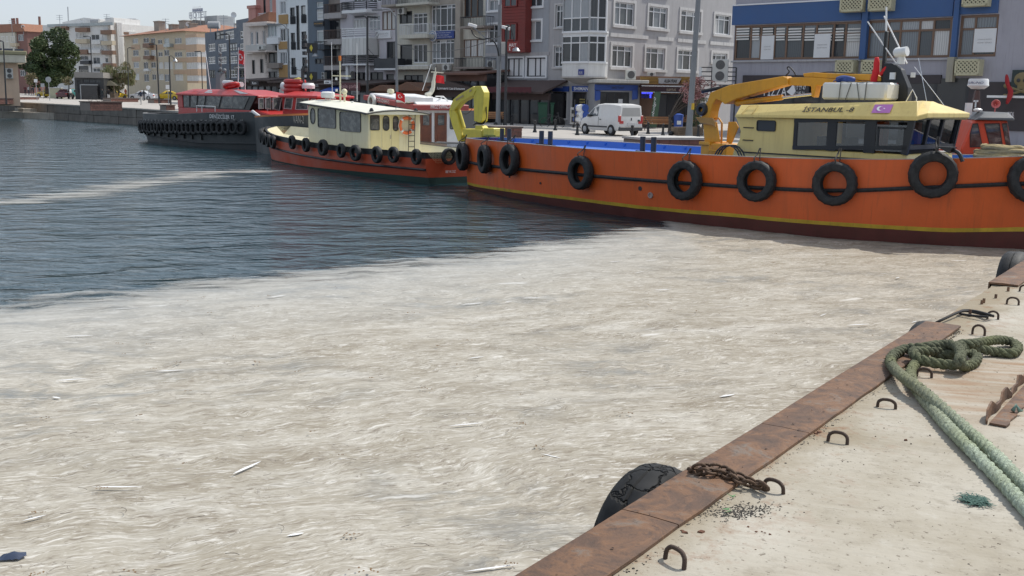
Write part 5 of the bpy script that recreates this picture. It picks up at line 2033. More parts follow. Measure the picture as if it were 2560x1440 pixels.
b.build('mast', DARK, rb, smooth=True)
q = s5(445, 500)
fl = thing('cabin_flag', 'drooping red flag on the roof of the red launch', 'flag', F5.w(q[0], 2., zr5), F5.rz)
rails(fl, 'staff', [[(0, 0, 0), (0, 0, s5(445, 370)[1] - zr5)]], .025, LETTERW)
hz5 = s5(445, 380)[1] - zr5
b = MB()
b.loft([[(0, 0, hz5), (.02, .01, hz5)], [(-.15, .05, hz5 - .6), (.2, .05, hz5 - .5)], [(-.25, 0, hz5 - 1.05), (.38, .06, hz5 - 1.0)]], closed=False)
b.build('cloth', REDFLAG, fl, fix=False)

# ------------------------------------------------------------------ 6. small orange red boat on the right
z7 = lambda x, y: (2320 + x / 6, 160 + y / 6)
o7 = P(2402, 470)
p7 = D(2400, 400, 33.5)
F7 = Fr((p7.x, p7.y), (p7.x + 1, p7.y - .25))
sb = thing('tug_launch', 'small orange red launch with a radar pedestal behind the orange bow', 'boat', F7.A, F7.rz)
s7 = lambda x, y: F7.at(*z7(x, y), 0.)
RO = mat('orange red cabin paint', (.58, .07, .025), .4, var=.08, streak=.2)
zb7, zt7 = s7(900, 1370)[1], s7(900, 832)[1]
poly = [(s7(480, 1370)), (s7(500, 1250)), (s7(660, 900)), (s7(690, 832)), (s7(1190, 832)), (s7(1250, 1240)), (s7(1270, 1370))]
b = MB()
b.prism(poly, 0, 2.2)
b.build('cabin_body', RO, sb, bevel=.06, smooth=True)
for pts in (((632, 1235), (640, 1050), (672, 905), (745, 905), (812, 1235)), ((930, 1220), (850, 905), (1065, 900), (1112, 1220)), ((1170, 1220), (1110, 905), (1185, 900), (1235, 1215))):
 winpoly(sb, side(0.), [s7(*p) for p in pts], BLACK, BGLASS, .03, .03)
b = MB()
x0, x1 = s7(690, 800)[0], s7(1275, 800)[0]
zr7 = s7(900, 722)[1]
b.loft([[(x0, -.25, zt7 - .02), (x1, -.25, zt7 - .02), (x1, 2.4, zt7 - .02), (x0, 2.4, zt7 - .02)], [(x0 + .1, -.25, zt7 + .05), (x1, -.25, zt7 + .05), (x1, 2.4, zt7 + .05), (x0 + .1, 2.4, zt7 + .05)], [(x0 + .3, .1, zr7), (x1 - .15, .0, zr7), (x1 - .15, 2.2, zr7), (x0 + .3, 2.2, zr7)]])
b.build('roof', mat('grey roof', (.10, .11, .12), .5), sb, bevel=.02)
q = s7(1172, 785)
text('BURCAK', 'lettering', LETTERW, sb, (q[0], -.22, q[1] - .02), (1, 0, 0), (0, .3, .9), s7(1262, 785)[0] - q[0], .16, lift=.03)
n7 = sm([(-2.5, .1), (0, -.5), (4, -.5), (8, .3)], .4)
f7 = sm([(-2.5, 2.2), (0, 2.7), (4, 2.8), (8, 2.)], .4)
xs7 = [-2.5 + 10 * i / 14 for i in range(15)]
hull(sb, xs7, n7, f7, [(lambda x: -.4, flr(0.)), (lambda x: zb7 + .05, flr(.1))], [('hull_side', RO)])
b = MB()
b.loft([[(x, n7(x), zb7), (x, f7(x), zb7)] for x in xs7], closed=False)
b.build('deck', mat('grey boat deck', (.3, .3, .29), .7), sb, fix=False)
b = MB()
q0, q1, q2, q3 = s7(718, 720), s7(870, 720), s7(860, 390), s7(800, 390)
b.prism([q0, q1, q2, q3], .9, 1.2)
b.build('radar_pedestal', mat('brown mast paint', (.09, .05, .045), .5), sb, bevel=.02)
q = s7(842, 325)
wr = s7(1015, 300)[0] - q[0]
b = MB()
hh = s7(840, 212)[1] - q[1]
b.lathe([(0, -.10), (wr * .6, -.09), (wr * .96, 0), (wr, .02), (wr * .96, .05), (wr * .93, hh * .85), (wr * .85, hh), (0, hh)], 28, (q[0], 1.05, q[1]))
rd = b.build('radar_dome', WHITE, sb, smooth=True)
q4 = s7(698, 292)
qc, rr_ = V((q[0], 1.05)), wr * .955
t = text('FURUNO', 'radar_lettering', mat('navy lettering', (.03, .05, .16), .5), sb, (-.42, 0, 0), (1, 0, 0), (0, 0, 1), .56, .075, .2)
if t:                                            # wrap the word round the drum
 for v in t.data.vertices:
  a = v.co.x / rr_ - .12
  v.co = V((qc.x + math.sin(a) * rr_, qc.y - math.cos(a) * rr_ - .012, q4[1] + v.co.z))
b = MB()
q = s7(785, 600)
b.box(q[0] - .015, q[0] + .03, .86, .9, q[1] - .12, q[1] + .12)
b.box(q[0] - .06, q[0] + .08, .86, .9, q[1] + .06, q[1] + .12)
q = s7(780, 720)
b.sphere((q[0], .4, zr7 + .06), .12, 8, 5, (1.2, 1, .5))
q = s7(665, 680)
b.box(q[0] - .1, q[0] + .08, .5, .8, zr7 - .1, zr7 + .28)
b.build('mast_fitting', WHITE, sb)
q = s7(1070, 600)
b = MB()
b.cyl((q[0], .6, zr7), (q[0], .6, q[1]), .02, 6)
b.lathe([(.05, -.02), (.12, -.16), (.14, -.18), (.13, -.19), (.10, -.17), (.02, -.05)], 14, (q[0], .72, q[1]), 'y')
b.build('loudhailer', mat('pink red horn', (.62, .16, .15), .4), sb, smooth=True)
rails(sb, 'side_rail', [[(s7(910, 1245)[0], -.3, s7(910, 1245)[1]), (s7(1440, 1245)[0] + 1, -.3, s7(1440, 1245)[1])]], .025, CHROME)
q = s7(1190, 500)


# ================================================================== LAND: promenade, quay wall
PAVE = mat('worn paving', (.40, .375, .345), .85, var=.12, scale=.7, bump=.3, bscale=9)
ASPH = mat('grey road asphalt', (.20, .20, .205), .9, var=.14, scale=.6, bump=.3, bscale=30)
QUAY = mat('stained quay stone', (.155, .145, .13), .9, var=.35, scale=1.1, bump=.6, bscale=5, streak=.8, grime=(.035, .035, .03))
KERB = mat('pale kerb stone', (.46, .45, .43), .85, var=.12)
BRICK = mat('red brown brick', (.17, .085, .07), .85, var=.3, scale=4, rnd=.18, bump=.3)
MORTAR = mat('mortar bed', (.22, .19, .17), .95)
EDGE = [(-148, 189), (-73, 136), (-56.8, 124), (-37.5, 104.6), (-21, 84), (-6, 63), (3.5, 48), (9, 41), (24, 28.5), (60, 4)]


def ground_sheet(name, poly_near, poly_far, m, dz, n=1):
 b = MB()
 b.loft([[(x, y, gz(x, y) + dz) for x, y in ((a[0] + (c[0] - a[0]) * k / 6, a[1] + (c[1] - a[1]) * k / 6) for k in range(7))] for a, c in zip(poly_near, poly_far)], closed=False)
 return tag(b.build(name, m, fix=False), kind='structure')


ground_sheet('promenade', EDGE, [(x * 1.0 + 700 * .6, y + 900) if i else (-900, 900) for i, (x, y) in enumerate(EDGE)], PAVE, 0)
# quay wall of big stone blocks with a ledge below it
qw = empty('quay_wall')
tag(qw, kind='structure')


def quay_pt(d):
 for a, c in zip(EDGE, EDGE[1:]):
  L = math.hypot(c[0] - a[0], c[1] - a[1])
  if d <= L:
   u = V(((c[0] - a[0]) / L, (c[1] - a[1]) / L, 0))
   return V((a[0] + u.x * d, a[1] + u.y * d, 0)), u
  d -= L
 return V((*EDGE[-1], 0)), V((.7, -.7, 0))


d = 60.
i = 0
while d < 280:
 L = random.uniform(1.5, 2.3) if d < 175 else 4.5
 p, u = quay_pt(d)
 n = V((-u.y, u.x, 0))
 zt = gz(p.x, p.y)
 for k, (z0, z1) in enumerate(((-.4, zt * .42), (zt * .42, zt - .14))):
  o = random.uniform(-.05, .05)
  b = MB()
  q0, q1 = p + u * .02, p + u * (L - .02)
  b.loft([[q0 - n * (.05 + o) + V((0, 0, z)), q1 - n * (.05 + o) + V((0, 0, z)), q1 + n * .9 + V((0, 0, z)), q0 + n * .9 + V((0, 0, z))] for z in (z0 + .01, z1 - .01)])
  b.build('stone', QUAY, qw, bevel=.03)
 b = MB()
 b.loft([[p - n * .10 + V((0, 0, z)), p + u * (L - .01) - n * .10 + V((0, 0, z)), p + u * (L - .01) + n * .75 + V((0, 0, z)), p + n * .75 + V((0, 0, z))] for z in (zt - .14, zt + .012)])
 b.build('coping_stone', mat('worn coping stone', (.30, .285, .26), .9, var=.2, streak=.3), qw, bevel=.02)
 d += L
 i += 1
# lower landing ledge in front of the wall on the left
lq = empty('landing_ledge')
tag(lq, kind='structure')
for (xa, ya, xb, yb, z, m) in ((-20, 1112, 760, 1135, .72, 'pale'), (95, 1072, 230, 1085, 1.1, 'pale')):
 a, c = P(xa / 4, ya / 4, z), P(xb / 4, yb / 4, z)
 u = (c - a).normalized()
 n = V((-u.y, u.x, 0))
 L = (c - a).length
 k = max(1, int(L / 3.2))
 for j in range(k):
  b = MB()
  q0, q1 = a + u * (L * j / k + .01), a + u * (L * (j + 1) / k - .01)
  b.loft([[V((q.x, q.y, zz)) for q in (q0, q1, q1 + n * 4, q0 + n * 4)] for zz in (-.5, z)])
  b.build('ledge_stone', mat('pale ledge stone', (.34, .32, .28), .9, var=.25, streak=.5), lq, bevel=.03)

# ================================================================== BUILDINGS
UNIT = None


def pane_obj(parent, x0, x1, y, z0, z1, m=None):
 global UNIT
 if UNIT is None:
  UNIT = {}
 m = m or GLASS
 if m.name not in UNIT:
  me = bpy.data.meshes.new('pane')
  me.from_pydata([(0, 0, 0), (1, 0, 0), (1, 0, 1), (0, 0, 1)], [], [(0, 1, 2, 3)])
  me.materials.append(m)
  UNIT[m.name] = me
 return link_mesh('pane', UNIT[m.name], parent, (x0, y, z0), (x1 - x0, 1, z1 - z0))


FWHITE = mat('white window frame', (.70, .71, .72), .4, var=.04)
FBROWN = mat('brown window frame', (.16, .095, .06), .45, var=.15)
FDARK = mat('charcoal window frame', (.03, .033, .04), .45)
FRED = mat('red window frame', (.22, .035, .03), .5)
BLIND = mat('pale roller blind', (.62, .62, .60), .6, var=.05, rnd=.12)
PAPER = mat('white paper in window', (.66, .67, .68), .7, var=.04)
FR = {'w': FWHITE, 'b': FBROWN, 'k': FDARK, 'r': FRED, 's': FWHITE, 'p': FDARK, 'd': FDARK, 'g': FWHITE}
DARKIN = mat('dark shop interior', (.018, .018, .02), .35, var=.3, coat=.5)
FROST = mat('frosted pane', (.34, .38, .39), .3, var=.1, coat=.4)


def rect(F, zf, x0, y0, x1, y1, off=0.):
 xm, ym = (x0 + x1) / 2, (y0 + y1) / 2
 a = F.at(*zf(x0, ym), off)[0]
 c = F.at(*zf(x1, ym), off)[0]
 return min(a, c), max(a, c), F.at(*zf(xm, y1), off)[1], F.at(*zf(xm, y0), off)[1]


def window(root, r, cols=2, rows=(), st='w', rec=.13, fw=.06, y0=0., single=False):
 """frame bars set back in the reveal, a pane behind every opening"""
 s0, s1, z0, z1 = r
 cf = [i / cols for i in range(cols + 1)] if isinstance(cols, int) else [0] + list(cols) + [1]
 rf = [0] + list(rows) + [1]
 fm = FR.get(st, FWHITE)
 b = MB()
 y = y0 + rec
 X = [s0 + (s1 - s0) * c for c in cf]
 Z = [z0 + (z1 - z0) * c for c in rf]
 for i, x in enumerate(X):
  w = fw if 0 < i < len(X) - 1 else fw * 1.2
  xa = x - w / 2 if 0 < i < len(X) - 1 else (x if i == 0 else x - w)
  b.box(xa, xa + w, y - .07, y - .005, z0, z1)
 for i, z in enumerate(Z):
  w = fw if 0 < i < len(Z) - 1 else fw * 1.2
  za = z - w / 2 if 0 < i < len(Z) - 1 else (z if i == 0 else z - w)
  b.box(s0, s1, y - .066, y - .009, za, za + w)
 f = b.build('window', fm, root, fix=False)
 pm = {'s': BLIND, 'p': PAPER, 'd': DARKIN, 'g': FROST}.get(st, GLASS)
 if single:
  pane_obj(f, s0, s1, y - .012, z0, z1, pm)
 else:
  for i in range(len(X) - 1):
   for j in range(len(Z) - 1):
    pane_obj(f, X[i], X[i + 1], y - .012, Z[j], Z[j + 1], pm)
 return f


def wall_mesh(b, s0, s1, z0, z1, holes, rec=.13, y=0.):
 xs = sorted({s0, s1} | {min(max(v, s0), s1) for h in holes for v in h[:2]})
 zs = sorted({z0, z1} | {min(max(v, z0), z1) for h in holes for v in h[2:]})
 for i in range(len(zs) - 1):
  zc = (zs[i] + zs[i + 1]) / 2
  run = None
  for j in range(len(xs) - 1):
   xc = (xs[j] + xs[j + 1]) / 2
   solid = not any(h[0] < xc < h[1] and h[2] < zc < h[3] for h in holes)
   if solid and run is None:
    run = xs[j]
   if run is not None and (not solid or j == len(xs) - 2):
    e = xs[j + 1] if solid else xs[j]
    b.face([(run, y, zs[i]), (e, y, zs[i]), (e, y, zs[i + 1]), (run, y, zs[i + 1])])
    run = None
 for a, c, d, e in holes:
  b.face([(a, y, d), (a, y, e), (a, y + rec, e), (a, y + rec, d)])
  b.face([(c, y, d), (c, y + rec, d), (c, y + rec, e), (c, y, e)])
  b.face([(a, y, d), (a, y + rec, d), (c, y + rec, d), (c, y, d)])
  b.face([(a, y, e), (c, y, e), (c, y + rec, e), (a, y + rec, e)])


def bld(name, label, F, s0, s1, z0, z1, depth, m, zf, wins, single=False, trim=None, fw=.06, extra=(), y=0., cat='building'):
 """root + wall with real openings + windows.  wins: (x0, y0, x1, y1, cols, rows, style) in zoomed photo pixels"""
 root = thing(name, label, cat, F.A, F.rz)
 holes = []
 for w in wins:
  r = rect(F, zf, *w[:4], y)
  holes.append((max(r[0], s0 + .03), min(r[1], s1 - .03), max(r[2], z0 + .02), min(r[3], z1 - .02)))
 b = MB()
 wall_mesh(b, s0, s1, z0, z1, holes, .13, y)
 D_ = y + depth
 b.face([(s0, y, z0), (s0, y, z1), (s0, D_, z1), (s0, D_, z0)])
 b.face([(s1, y, z0), (s1, D_, z0), (s1, D_, z1), (s1, y, z1)])
 b.face([(s0, y, z1), (s1, y, z1), (s1, D_, z1), (s0, D_, z1)])
 b.face([(s0, D_, z0), (s0, D_, z1), (s1, D_, z1), (s1, D_, z0)])
 b.build('wall', m, root, fix=False)
 for w, h in zip(wins, holes):
  st = w[6] if len(w) > 6 else 'w'
  window(root, h, w[4] if len(w) > 4 else 2, w[5] if len(w) > 5 else (), st, y0=y, single=single, fw=fw)
  if trim:
   tw = trim[1]
   tb = MB()
   a, c, d, e = h
   for q in ((a - tw, a, d - tw * .6, e + tw), (c, c + tw, d - tw * .6, e + tw), (a, c, e, e + tw)):
    tb.box(q[0], q[1], y - .05, y + .02, q[2], q[3])
   tb.box(a - tw * 1.2, c + tw * 1.2, y - .11, y + .02, d - tw * .6 - .05, d - .001)
   tb.build('window_surround', trim[0], root)
 return root


def bands(root, F, zf, lst, y=0.):
 for nm, x0, y0, x1, y1, m, pr in lst:
  r = rect(F, zf, x0, y0, x1, y1, y - pr)
  b = MB()
  b.box(r[0], r[1], y - pr, y + .04, r[2], r[3])
  b.build(nm, m, root, bevel=.01)


def balcony(root, F, zf, x0, y0, x1, y1, ys, out=1.1, m=None, rm=None, style='bars', y=0.):
 """slab from ys to y1 (pixels), railing from y0 to ys"""
 o = y - out
 r = rect(F, zf, x0, y0, x1, y1, o)
 zs_ = F.at(*zf((x0 + x1) / 2, ys), o)[1]
 b = MB()
 b.box(r[0], r[1], o, y + .02, r[2], zs_)
 sl = b.build('balcony_slab', m or FWHITE, root, bevel=.02)
 b = MB()
 top = r[3]
 rm = rm or DARK
 if style == 'bars':
  for q0, q1 in (((r[0], o + .03), (r[1], o + .03)), ((r[0] + .03, o), (r[0] + .03, y)), ((r[1] - .03, o), (r[1] - .03, y))):
   b.bar((*q0, top), (*q1, top), .045)
   L = math.hypot(q1[0] - q0[0], q1[1] - q0[1])
   k = max(2, int(L / .16))
   for i in range(k + 1):
    t = i / k
    x, yy = q0[0] + (q1[0] - q0[0]) * t, q0[1] + (q1[1] - q0[1]) * t
    b.bar((x, yy, zs_), (x, yy, top), .022)
 elif style == 'rails':
  for k in range(4):
   z = zs_ + (top - zs_) * (k + 1) / 4
   b.bar((r[0], o + .03, z), (r[1], o + .03, z), .05, .08)
   b.bar((r[0] + .03, o, z), (r[0] + .03, y, z), .05, .08)
   b.bar((r[1] - .03, o, z), (r[1] - .03, y, z), .05, .08)
  for x in (r[0] + .03, (r[0] + r[1]) / 2, r[1] - .03):
   b.bar((x, o + .03, zs_), (x, o + .03, top), .05)
 else:
  b.box(r[0], r[1], o, o + .05, zs_, top)
  b.box(r[0], r[0] + .05, o, y, zs_, top)
  b.box(r[1] - .05, r[1], o, y, zs_, top)
 b.build('railing', rm, sl, fix=False)
 return r


# waterfront line: where a pixel column meets it
W0_, WU = V((3.9, 77.0, 0)), V((.727, -.686, 0))


def wf(px, back=0.):
 d = ray(px, 215)
 o = W0_ + V((.686, .727, 0)) * back
 det = d.x * -WU.y + d.y * WU.x
 t = (o.x * -WU.y + o.y * WU.x) / det
 return (d.x * t, d.y * t)


def wfr(pl, pr, back=0.):
 return Fr(wf(pl, back), wf(pr, back))


Q1 = lambda x, y: (x / 4, y / 4)
Q2 = lambda x, y: (600 + x / 4, y / 4)
Q3 = lambda x, y: (1200 + x / 4, y / 4)
Q4 = lambda x, y: (1800 + x / 3.368, y / 3.368)


def fr_d(pl, Yl, pr, Yr, y=215):
 a, c = D(pl, y, Yl), D(pr, y, Yr)
 return Fr((a.x, a.y), (c.x, c.y))


def base(F, x=0):
 p = F.w(x, 0, 0)
 return gz(p.x, p.y) - .3


PW = mat('white render', (0.660, 0.660, 0.649), .8, var=.06, streak=.45, grime=(.2, .19, .17))
PG = mat('grey render', (0.396, 0.390, 0.396), .85, var=.06, streak=.5, grime=(.17, .16, .15), bump=.15)
PBE = mat('sand beige render', (0.542, 0.473, 0.357), .85, var=.07, streak=.45, grime=(.2, .16, .12))
PTAN = mat('tan spandrel', (.50, .36, .255), .8, var=.08, streak=.3)
PLIL = mat('pale lilac render', (0.550, 0.528, 0.562), .85, var=.06, streak=.5, grime=(.2, .18, .18))
PPINK = mat('dusty pink render', (0.538, 0.269, 0.230), .85, var=.1, streak=.4)
POLD = mat('ornate cream plaster', (0.666, 0.589, 0.538), .85, var=.1, streak=.5)
POCH = mat('ochre panel', (0.422, 0.256, 0.102), .7, var=.1, streak=.3)
PBRN = mat('brown grey render', (0.275, 0.237, 0.209), .85, var=.1, streak=.6)
PCRM = mat('cream render', (0.550, 0.534, 0.463), .85, var=.08, streak=.5)
PCON = mat('stained concrete', (0.353, 0.319, 0.275), .9, var=.2, streak=.8, grime=(.1, .085, .06))
PNAV = mat('navy cladding', (0.045, 0.070, 0.109), .5, var=.12, streak=.2)
PSLT = mat('slate blue render', (0.128, 0.160, 0.198), .7, var=.12, streak=.3)
PLI2 = mat('dull lilac render', (.34, .335, .375), .85, var=.07, streak=.5, grime=(.15, .14, .15))
PBLU = mat('office blue panel', (.042, .10, .245), .6, var=.06, streak=.25, grime=(.04, .07, .15))
PRED = mat('dark red weatherboard', (.20, .036, .03), .65, var=.2, streak=.3)
PBRK = mat('red brown render', (.21, .11, .095), .85, var=.15, streak=.3)
TILE = mat('terracotta roof tile', (.29, .14, .09), .85, var=.25, scale=2, bump=.5, bscale=6)
SLATE = mat('dark awning roof', (.075, .055, .05), .8, var=.2, streak=.3)

# ---- far left houses
F = fr_d(-14, 236, 76, 226)
zt = F.at(40, 80)[1]
h = bld('apartment_block', 'red brown and cream apartment block behind the big tree at the left edge', F, 0, F.L, base(F), zt, 14, PBRK, Q1,
  [(20, 360, 50, 420, 1), (100, 365, 150, 425, 2), (180, 345, 235, 408, 3), (115, 475, 155, 530, 1), (60, 480, 80, 520, 1), (200, 700, 262, 762, 3)], True)
bands(h, F, Q1, [('cream_bay', 0, 325, 155, 560, PCRM, .4), ('balcony_front', 100, 430, 158, 462, PBE, .8)])
for w in ((15, 362, 45, 422), (62, 362, 80, 420), (105, 365, 152, 425), (60, 480, 80, 520), (115, 475, 158, 530)):
 window(h, rect(F, Q1, *w, -.4), 2, (), 'w', .10, y0=-.45, single=True)
b = MB()
b.prism([(-.6, zt), (F.L + .4, zt), (F.L - 1, zt + 1.6), (1.2, zt + 1.8)], -.6, 12)
b.build('roof', TILE, h)
for x in (2.2, 3.0, 4.4, F.L - 2):
 MB().cyl((x, 4, zt + 1), (x, 4, zt + 3.4), .28, 6).build('chimney', PBRK, h)

F = fr_d(116, 206, 284, 196)
zt = F.at(200, 60)[1]
bw2 = bld('apartment_block', 'tall white apartment block with brown balcony fronts behind the big tree', F, 0, F.L, base(F), zt, 12, PW, Q1,
          [(762, 325, 862, 385, 3), (912, 345, 992, 400, 2), (1022, 345, 1115, 405, 2, (), 's'), (762, 440, 860, 492, 2, (), 's'), (885, 445, 995, 490, 2, (), 's'), (1012, 450, 1125, 500, 2, (), 's'),
           (800, 558, 882, 602, 2), (930, 572, 1000, 640, 2), (1052, 578, 1125, 628, 2), (788, 660, 885, 722, 1, (), 'd'), (932, 682, 1000, 720, 2), (600, 335, 690, 385, 2), (620, 460, 700, 520, 2, (), 's')], True)
BRNB = mat('brown balcony panel', (.22, .135, .095), .7, var=.15)
bands(bw2, F, Q1, [('balcony_front', 750, 275, 866, 318, BRNB, .8), ('balcony_front', 1003, 300, 1120, 342, BRNB, .8), ('balcony_front', 752, 390, 866, 432, PBE, .8), ('balcony_front', 905, 402, 1000, 440, PW, .8), ('balcony_front', 1008, 408, 1120, 450, PBE, .8),
                   ('balcony_front', 755, 495, 870, 542, BRNB, .8), ('balcony_front', 885, 495, 1000, 530, PW, .8), ('balcony_front', 1012, 505, 1126, 545, BRNB, .8), ('balcony_front', 798, 605, 886, 642, FDARK, .8), ('balcony_front', 915, 642, 1005, 672, PW, .8), ('balcony_front', 1026, 632, 1128, 668, BRNB, .8),
                   ('balcony_front', 548, 262, 655, 300, BRNB, .8), ('roof_glazing', 470, 232, 1125, 262, FROST, .3)])
b = MB()
x0, z0 = F.at(*Q1(530, 215))
x1, z1 = F.at(*Q1(870, 180))
b.prism([(x0, z0 - 2), (x1, z0 - 2), (x1, z1), (x1 - 3.5, z1 + .3), (x0, z0)], 2, 9)
b.build('penthouse', PW, bw2)
r = rect(F, Q1, 1052, 176, 1130, 235, 3)
MB().box(r[0], r[1], 3, 7, r[2] - 1, r[3]).build('lift_housing', PW, bw2)
r = rect(F, Q1, 970, 215, 1140, 250, 2)
MB().prism([(r[0], r[2] - 2), (r[1], r[2] - 2), (r[1], r[3] + .6), (r[0], r[3] - .3)], 2, 8).build('penthouse', PW, bw2)
q = F.at(*Q1(682, 190), 4)
q1 = F.at(*Q1(678, 68), 4)
MB().cyl((q[0], 4, q[1] - 1), (q1[0], 4, q1[1]), .10, 6).build('aerial_mast', STEEL, bw2)

F = fr_d(281, 196, 349, 200)
zt = F.at(300, 57)[1]
h = bld('apartment_block', 'beige stair tower block with vertical white stripes between the white and sand blocks', F, 0, F.at(305, 100)[0], base(F), zt, 12, mat('beige tower render', (0.538, 0.493, 0.435), .85, var=.06, streak=.3), Q1, [(1130, 330, 1140, 370, 1, (), 'd'), (1130, 450, 1140, 480, 1, (), 'd'), (1134, 600, 1144, 640, 1, (), 'd')], True)
for x in (1172, 1188, 1204):
 a0 = F.at(*Q1(x, 400))[0]
 MB().box(a0, a0 + .35, -.2, .02, base(F), zt).build('white_pier', PW, h)
x0, x1 = F.at(305, 100)[0], F.L
zr = F.at(325, 78)[1]
b = MB()
b.box(x0 + .01, x1, .5, 12, base(F), zr)
b.build('side_wing', PW, h)
for w in ((1218, 248, 1278, 300), (1285, 250, 1335, 308), (1340, 255, 1392, 312)):
 r = rect(F, Q1, *w, 2)
 MB().box(r[0], r[1], 2.2, 7, r[2] - .6, r[3]).build('roof_room', PW, h)
 window(h, r, 3, (.5,), 'w', .05, y0=2.1, single=True)
bands(h, F, Q1, [('brown_panel', 1228, 320, 1290, 345, BRNB, .1), ('brown_panel', 1232, 430, 1275, 462, BRNB, .1), ('brown_panel', 1232, 545, 1275, 570, BRNB, .1)], .5)
for w in ((1230, 365, 1288, 420), (1232, 475, 1285, 530), (1238, 585, 1282, 640)):
 window(h, rect(F, Q1, *w, .4), 2, (), 's', .05, y0=.45, single=True)
r = rect(F, Q1, 1310, 192, 1350, 240, 4)
MB().box(r[0], r[1], 4, 5, r[2], r[3]).build('chimney', PW, h)

# ---- sand coloured block, two visible faces
Fb = fr_d(316, 192, 468, 172)
zt = Fb.at(400, 83)[1]
sw = [(1325, 385, 1380, 435, 2), (1435, 378, 1490, 430, 2), (1508, 380, 1552, 440, 2), (1578, 395, 1622, 440, 2), (1640, 383, 1692, 437, 1, (), 'g'), (1745, 378, 1816, 436, 3),
      (1330, 500, 1386, 560, 2), (1440, 500, 1492, 556, 1), (1510, 500, 1556, 560, 2), (1580, 520, 1626, 566, 2), (1640, 498, 1692, 560, 2), (1745, 518, 1822, 570, 3),
      (1335, 620, 1390, 680, 2), (1437, 620, 1482, 690, 2), (1510, 620, 1558, 680, 2), (1585, 620, 1632, 686, 1, (), 's'), (1640, 618, 1726, 690, 2, (), 's'), (1745, 625, 1826, 690, 2, (), 's'),
      (1330, 735, 1392, 800, 2, (), 's'), (1440, 740, 1490, 815, 2), (1520, 742, 1562, 800, 2), (1585, 740, 1638, 800, 2, (), 's'), (1645, 742, 1694, 815, 2), (1750, 745, 1832, 806, 3, (), 's')]
h = bld('apartment_block', 'sand beige corner apartment block with a red tiled roof and chimneys', Fb, 0, Fb.L, base(Fb), zt, 16, PBE, Q1, sw, True)
bands(h, Fb, Q1, [('spandrel', 1312, 450, 1398, 495, PTAN, .06), ('spandrel', 1505, 448, 1640, 495, PTAN, .06), ('spandrel', 1735, 445, 1864, 495, PTAN, .10), ('spandrel', 1735, 580, 1864, 618, PTAN, .10), ('spandrel', 1318, 572, 1400, 612, PTAN, .06), ('spandrel', 1505, 575, 1580, 612, PTAN, .06), ('spandrel', 1735, 700, 1868, 740, PTAN, .10),
                  ('balcony_front', 1425, 432, 1495, 475, BRNB, .8), ('balcony_front', 1634, 438, 1696, 470, FROST, .7), ('balcony_front', 1430, 556, 1498, 592, BRNB, .8), ('balcony_front', 1434, 690, 1485, 712, FWHITE, .5)])
Fc = Fr(Fb.w(Fb.L, 0, 0)[:2], tuple((Fb.w(Fb.L, 0, 0) + Fb.n * 14)[:2]))
xr = Fc.at(*Q1(2085, 500))[0]
b = MB()
b.box(0.02, Fc.L, -.1, 0, base(Fb), zt)
hc = empty('side_face', Fc.A - Fb.A and (Fb.L, 0, 0), math.pi / 2, h)
b.build('side_wall', PBE, hc)
# corner bay of four glazed storeys
xb0, xb1 = Fb.at(*Q1(1864, 500), -1.)[0], Fb.at(*Q1(1975, 500), -1.)[0]
zz = [Fb.at(*Q1(1915, y), -1.)[1] for y in (340, 375, 445, 520, 570, 625, 690, 755, 808, 830)]
for k, (a, c, m) in enumerate(((1, 0, PTAN), (3, 2, PTAN), (5, 4, PTAN), (7, 6, PTAN), (9, 8, PTAN))):
 MB().box(xb0, xb1, -1.1, .5, zz[a], zz[c]).build('bay_spandrel', m, h)
for k, (a, c) in enumerate(((2, 1), (4, 3), (6, 5), (8, 7))):
 MB().box(xb0 + .05, xb1 - .05, -.95, .5, zz[a], zz[c]).build('bay_core', PW, h)
 window(h, (xb0 + .05, xb1 - .05, zz[a] + .01, zz[c] - .01), 4, (), 'w' if k == 1 else 's', .06, y0=-1.06, single=True)
b = MB()
ov = .7
b.loft([[(-ov, -ov, zt), (Fb.L + ov, -ov, zt), (Fb.L + ov, 16, zt), (-ov, 16, zt)], [(4, 6, zt + 1.5), (Fb.L - 4, 6, zt + 1.5), (Fb.L - 4, 9, zt + 1.5), (4, 9, zt + 1.5)]])
b.build('roof', TILE, h)
for (x0, y0, x1, y1) in ((1540, 218, 1588, 300), (1685, 250, 1728, 300), (1790, 212, 1845, 300), (1878, 238, 1905, 290)):
 r = rect(Fb, Q1, x0, y0, x1, y1, 3)
 b = MB()
 b.box(r[0], r[1], 3, 4.2, r[2] - 1, r[3])
 b.box(r[0] - .12, r[1] + .12, 2.9, 4.3, r[3], r[3] + .15)
 b.build('chimney', PCON, h)
# hotel behind with its roof sign
F = fr_d(455, 226, 560, 216)
zt = F.at(500, 64)[1]
h = bld('hotel', 'grey hotel behind the red tiled roof, carrying a sign on steel legs', F, 0, F.L, base(F), zt, 12, PG, Q1, [(2150, 300, 2200, 360, 2), (2210, 300, 2300, 360, 3)], True)
b = MB()
x0 = F.at(*Q1(1840, 250))[0]
x1 = F.at(*Q1(2060, 250))[0]
b.prism([(x0, zt - 1), (x1, zt - 1), (x1, zt + .8), ((x0 + x1) / 2 - 1, F.at(*Q1(1925, 195))[1])], .2, 8)
b.build('gable_roof', mat('grey roof sheet', (.16, .15, .145), .8, var=.2), h)
r = rect(F, Q1, 2045, 158, 2170, 245, 1.)
MB().box(r[0], r[1], 1., 5, r[2] - 1, r[3]).build('plant_room', mat('grey plant box', (.3, .32, .34), .6), h)
sg = thing('roof_sign', 'white HOTEL sign on steel legs above the red tiled roof', 'sign', F.A, F.rz)
r = rect(F, Q1, 1890, 120, 2062, 178, 0)
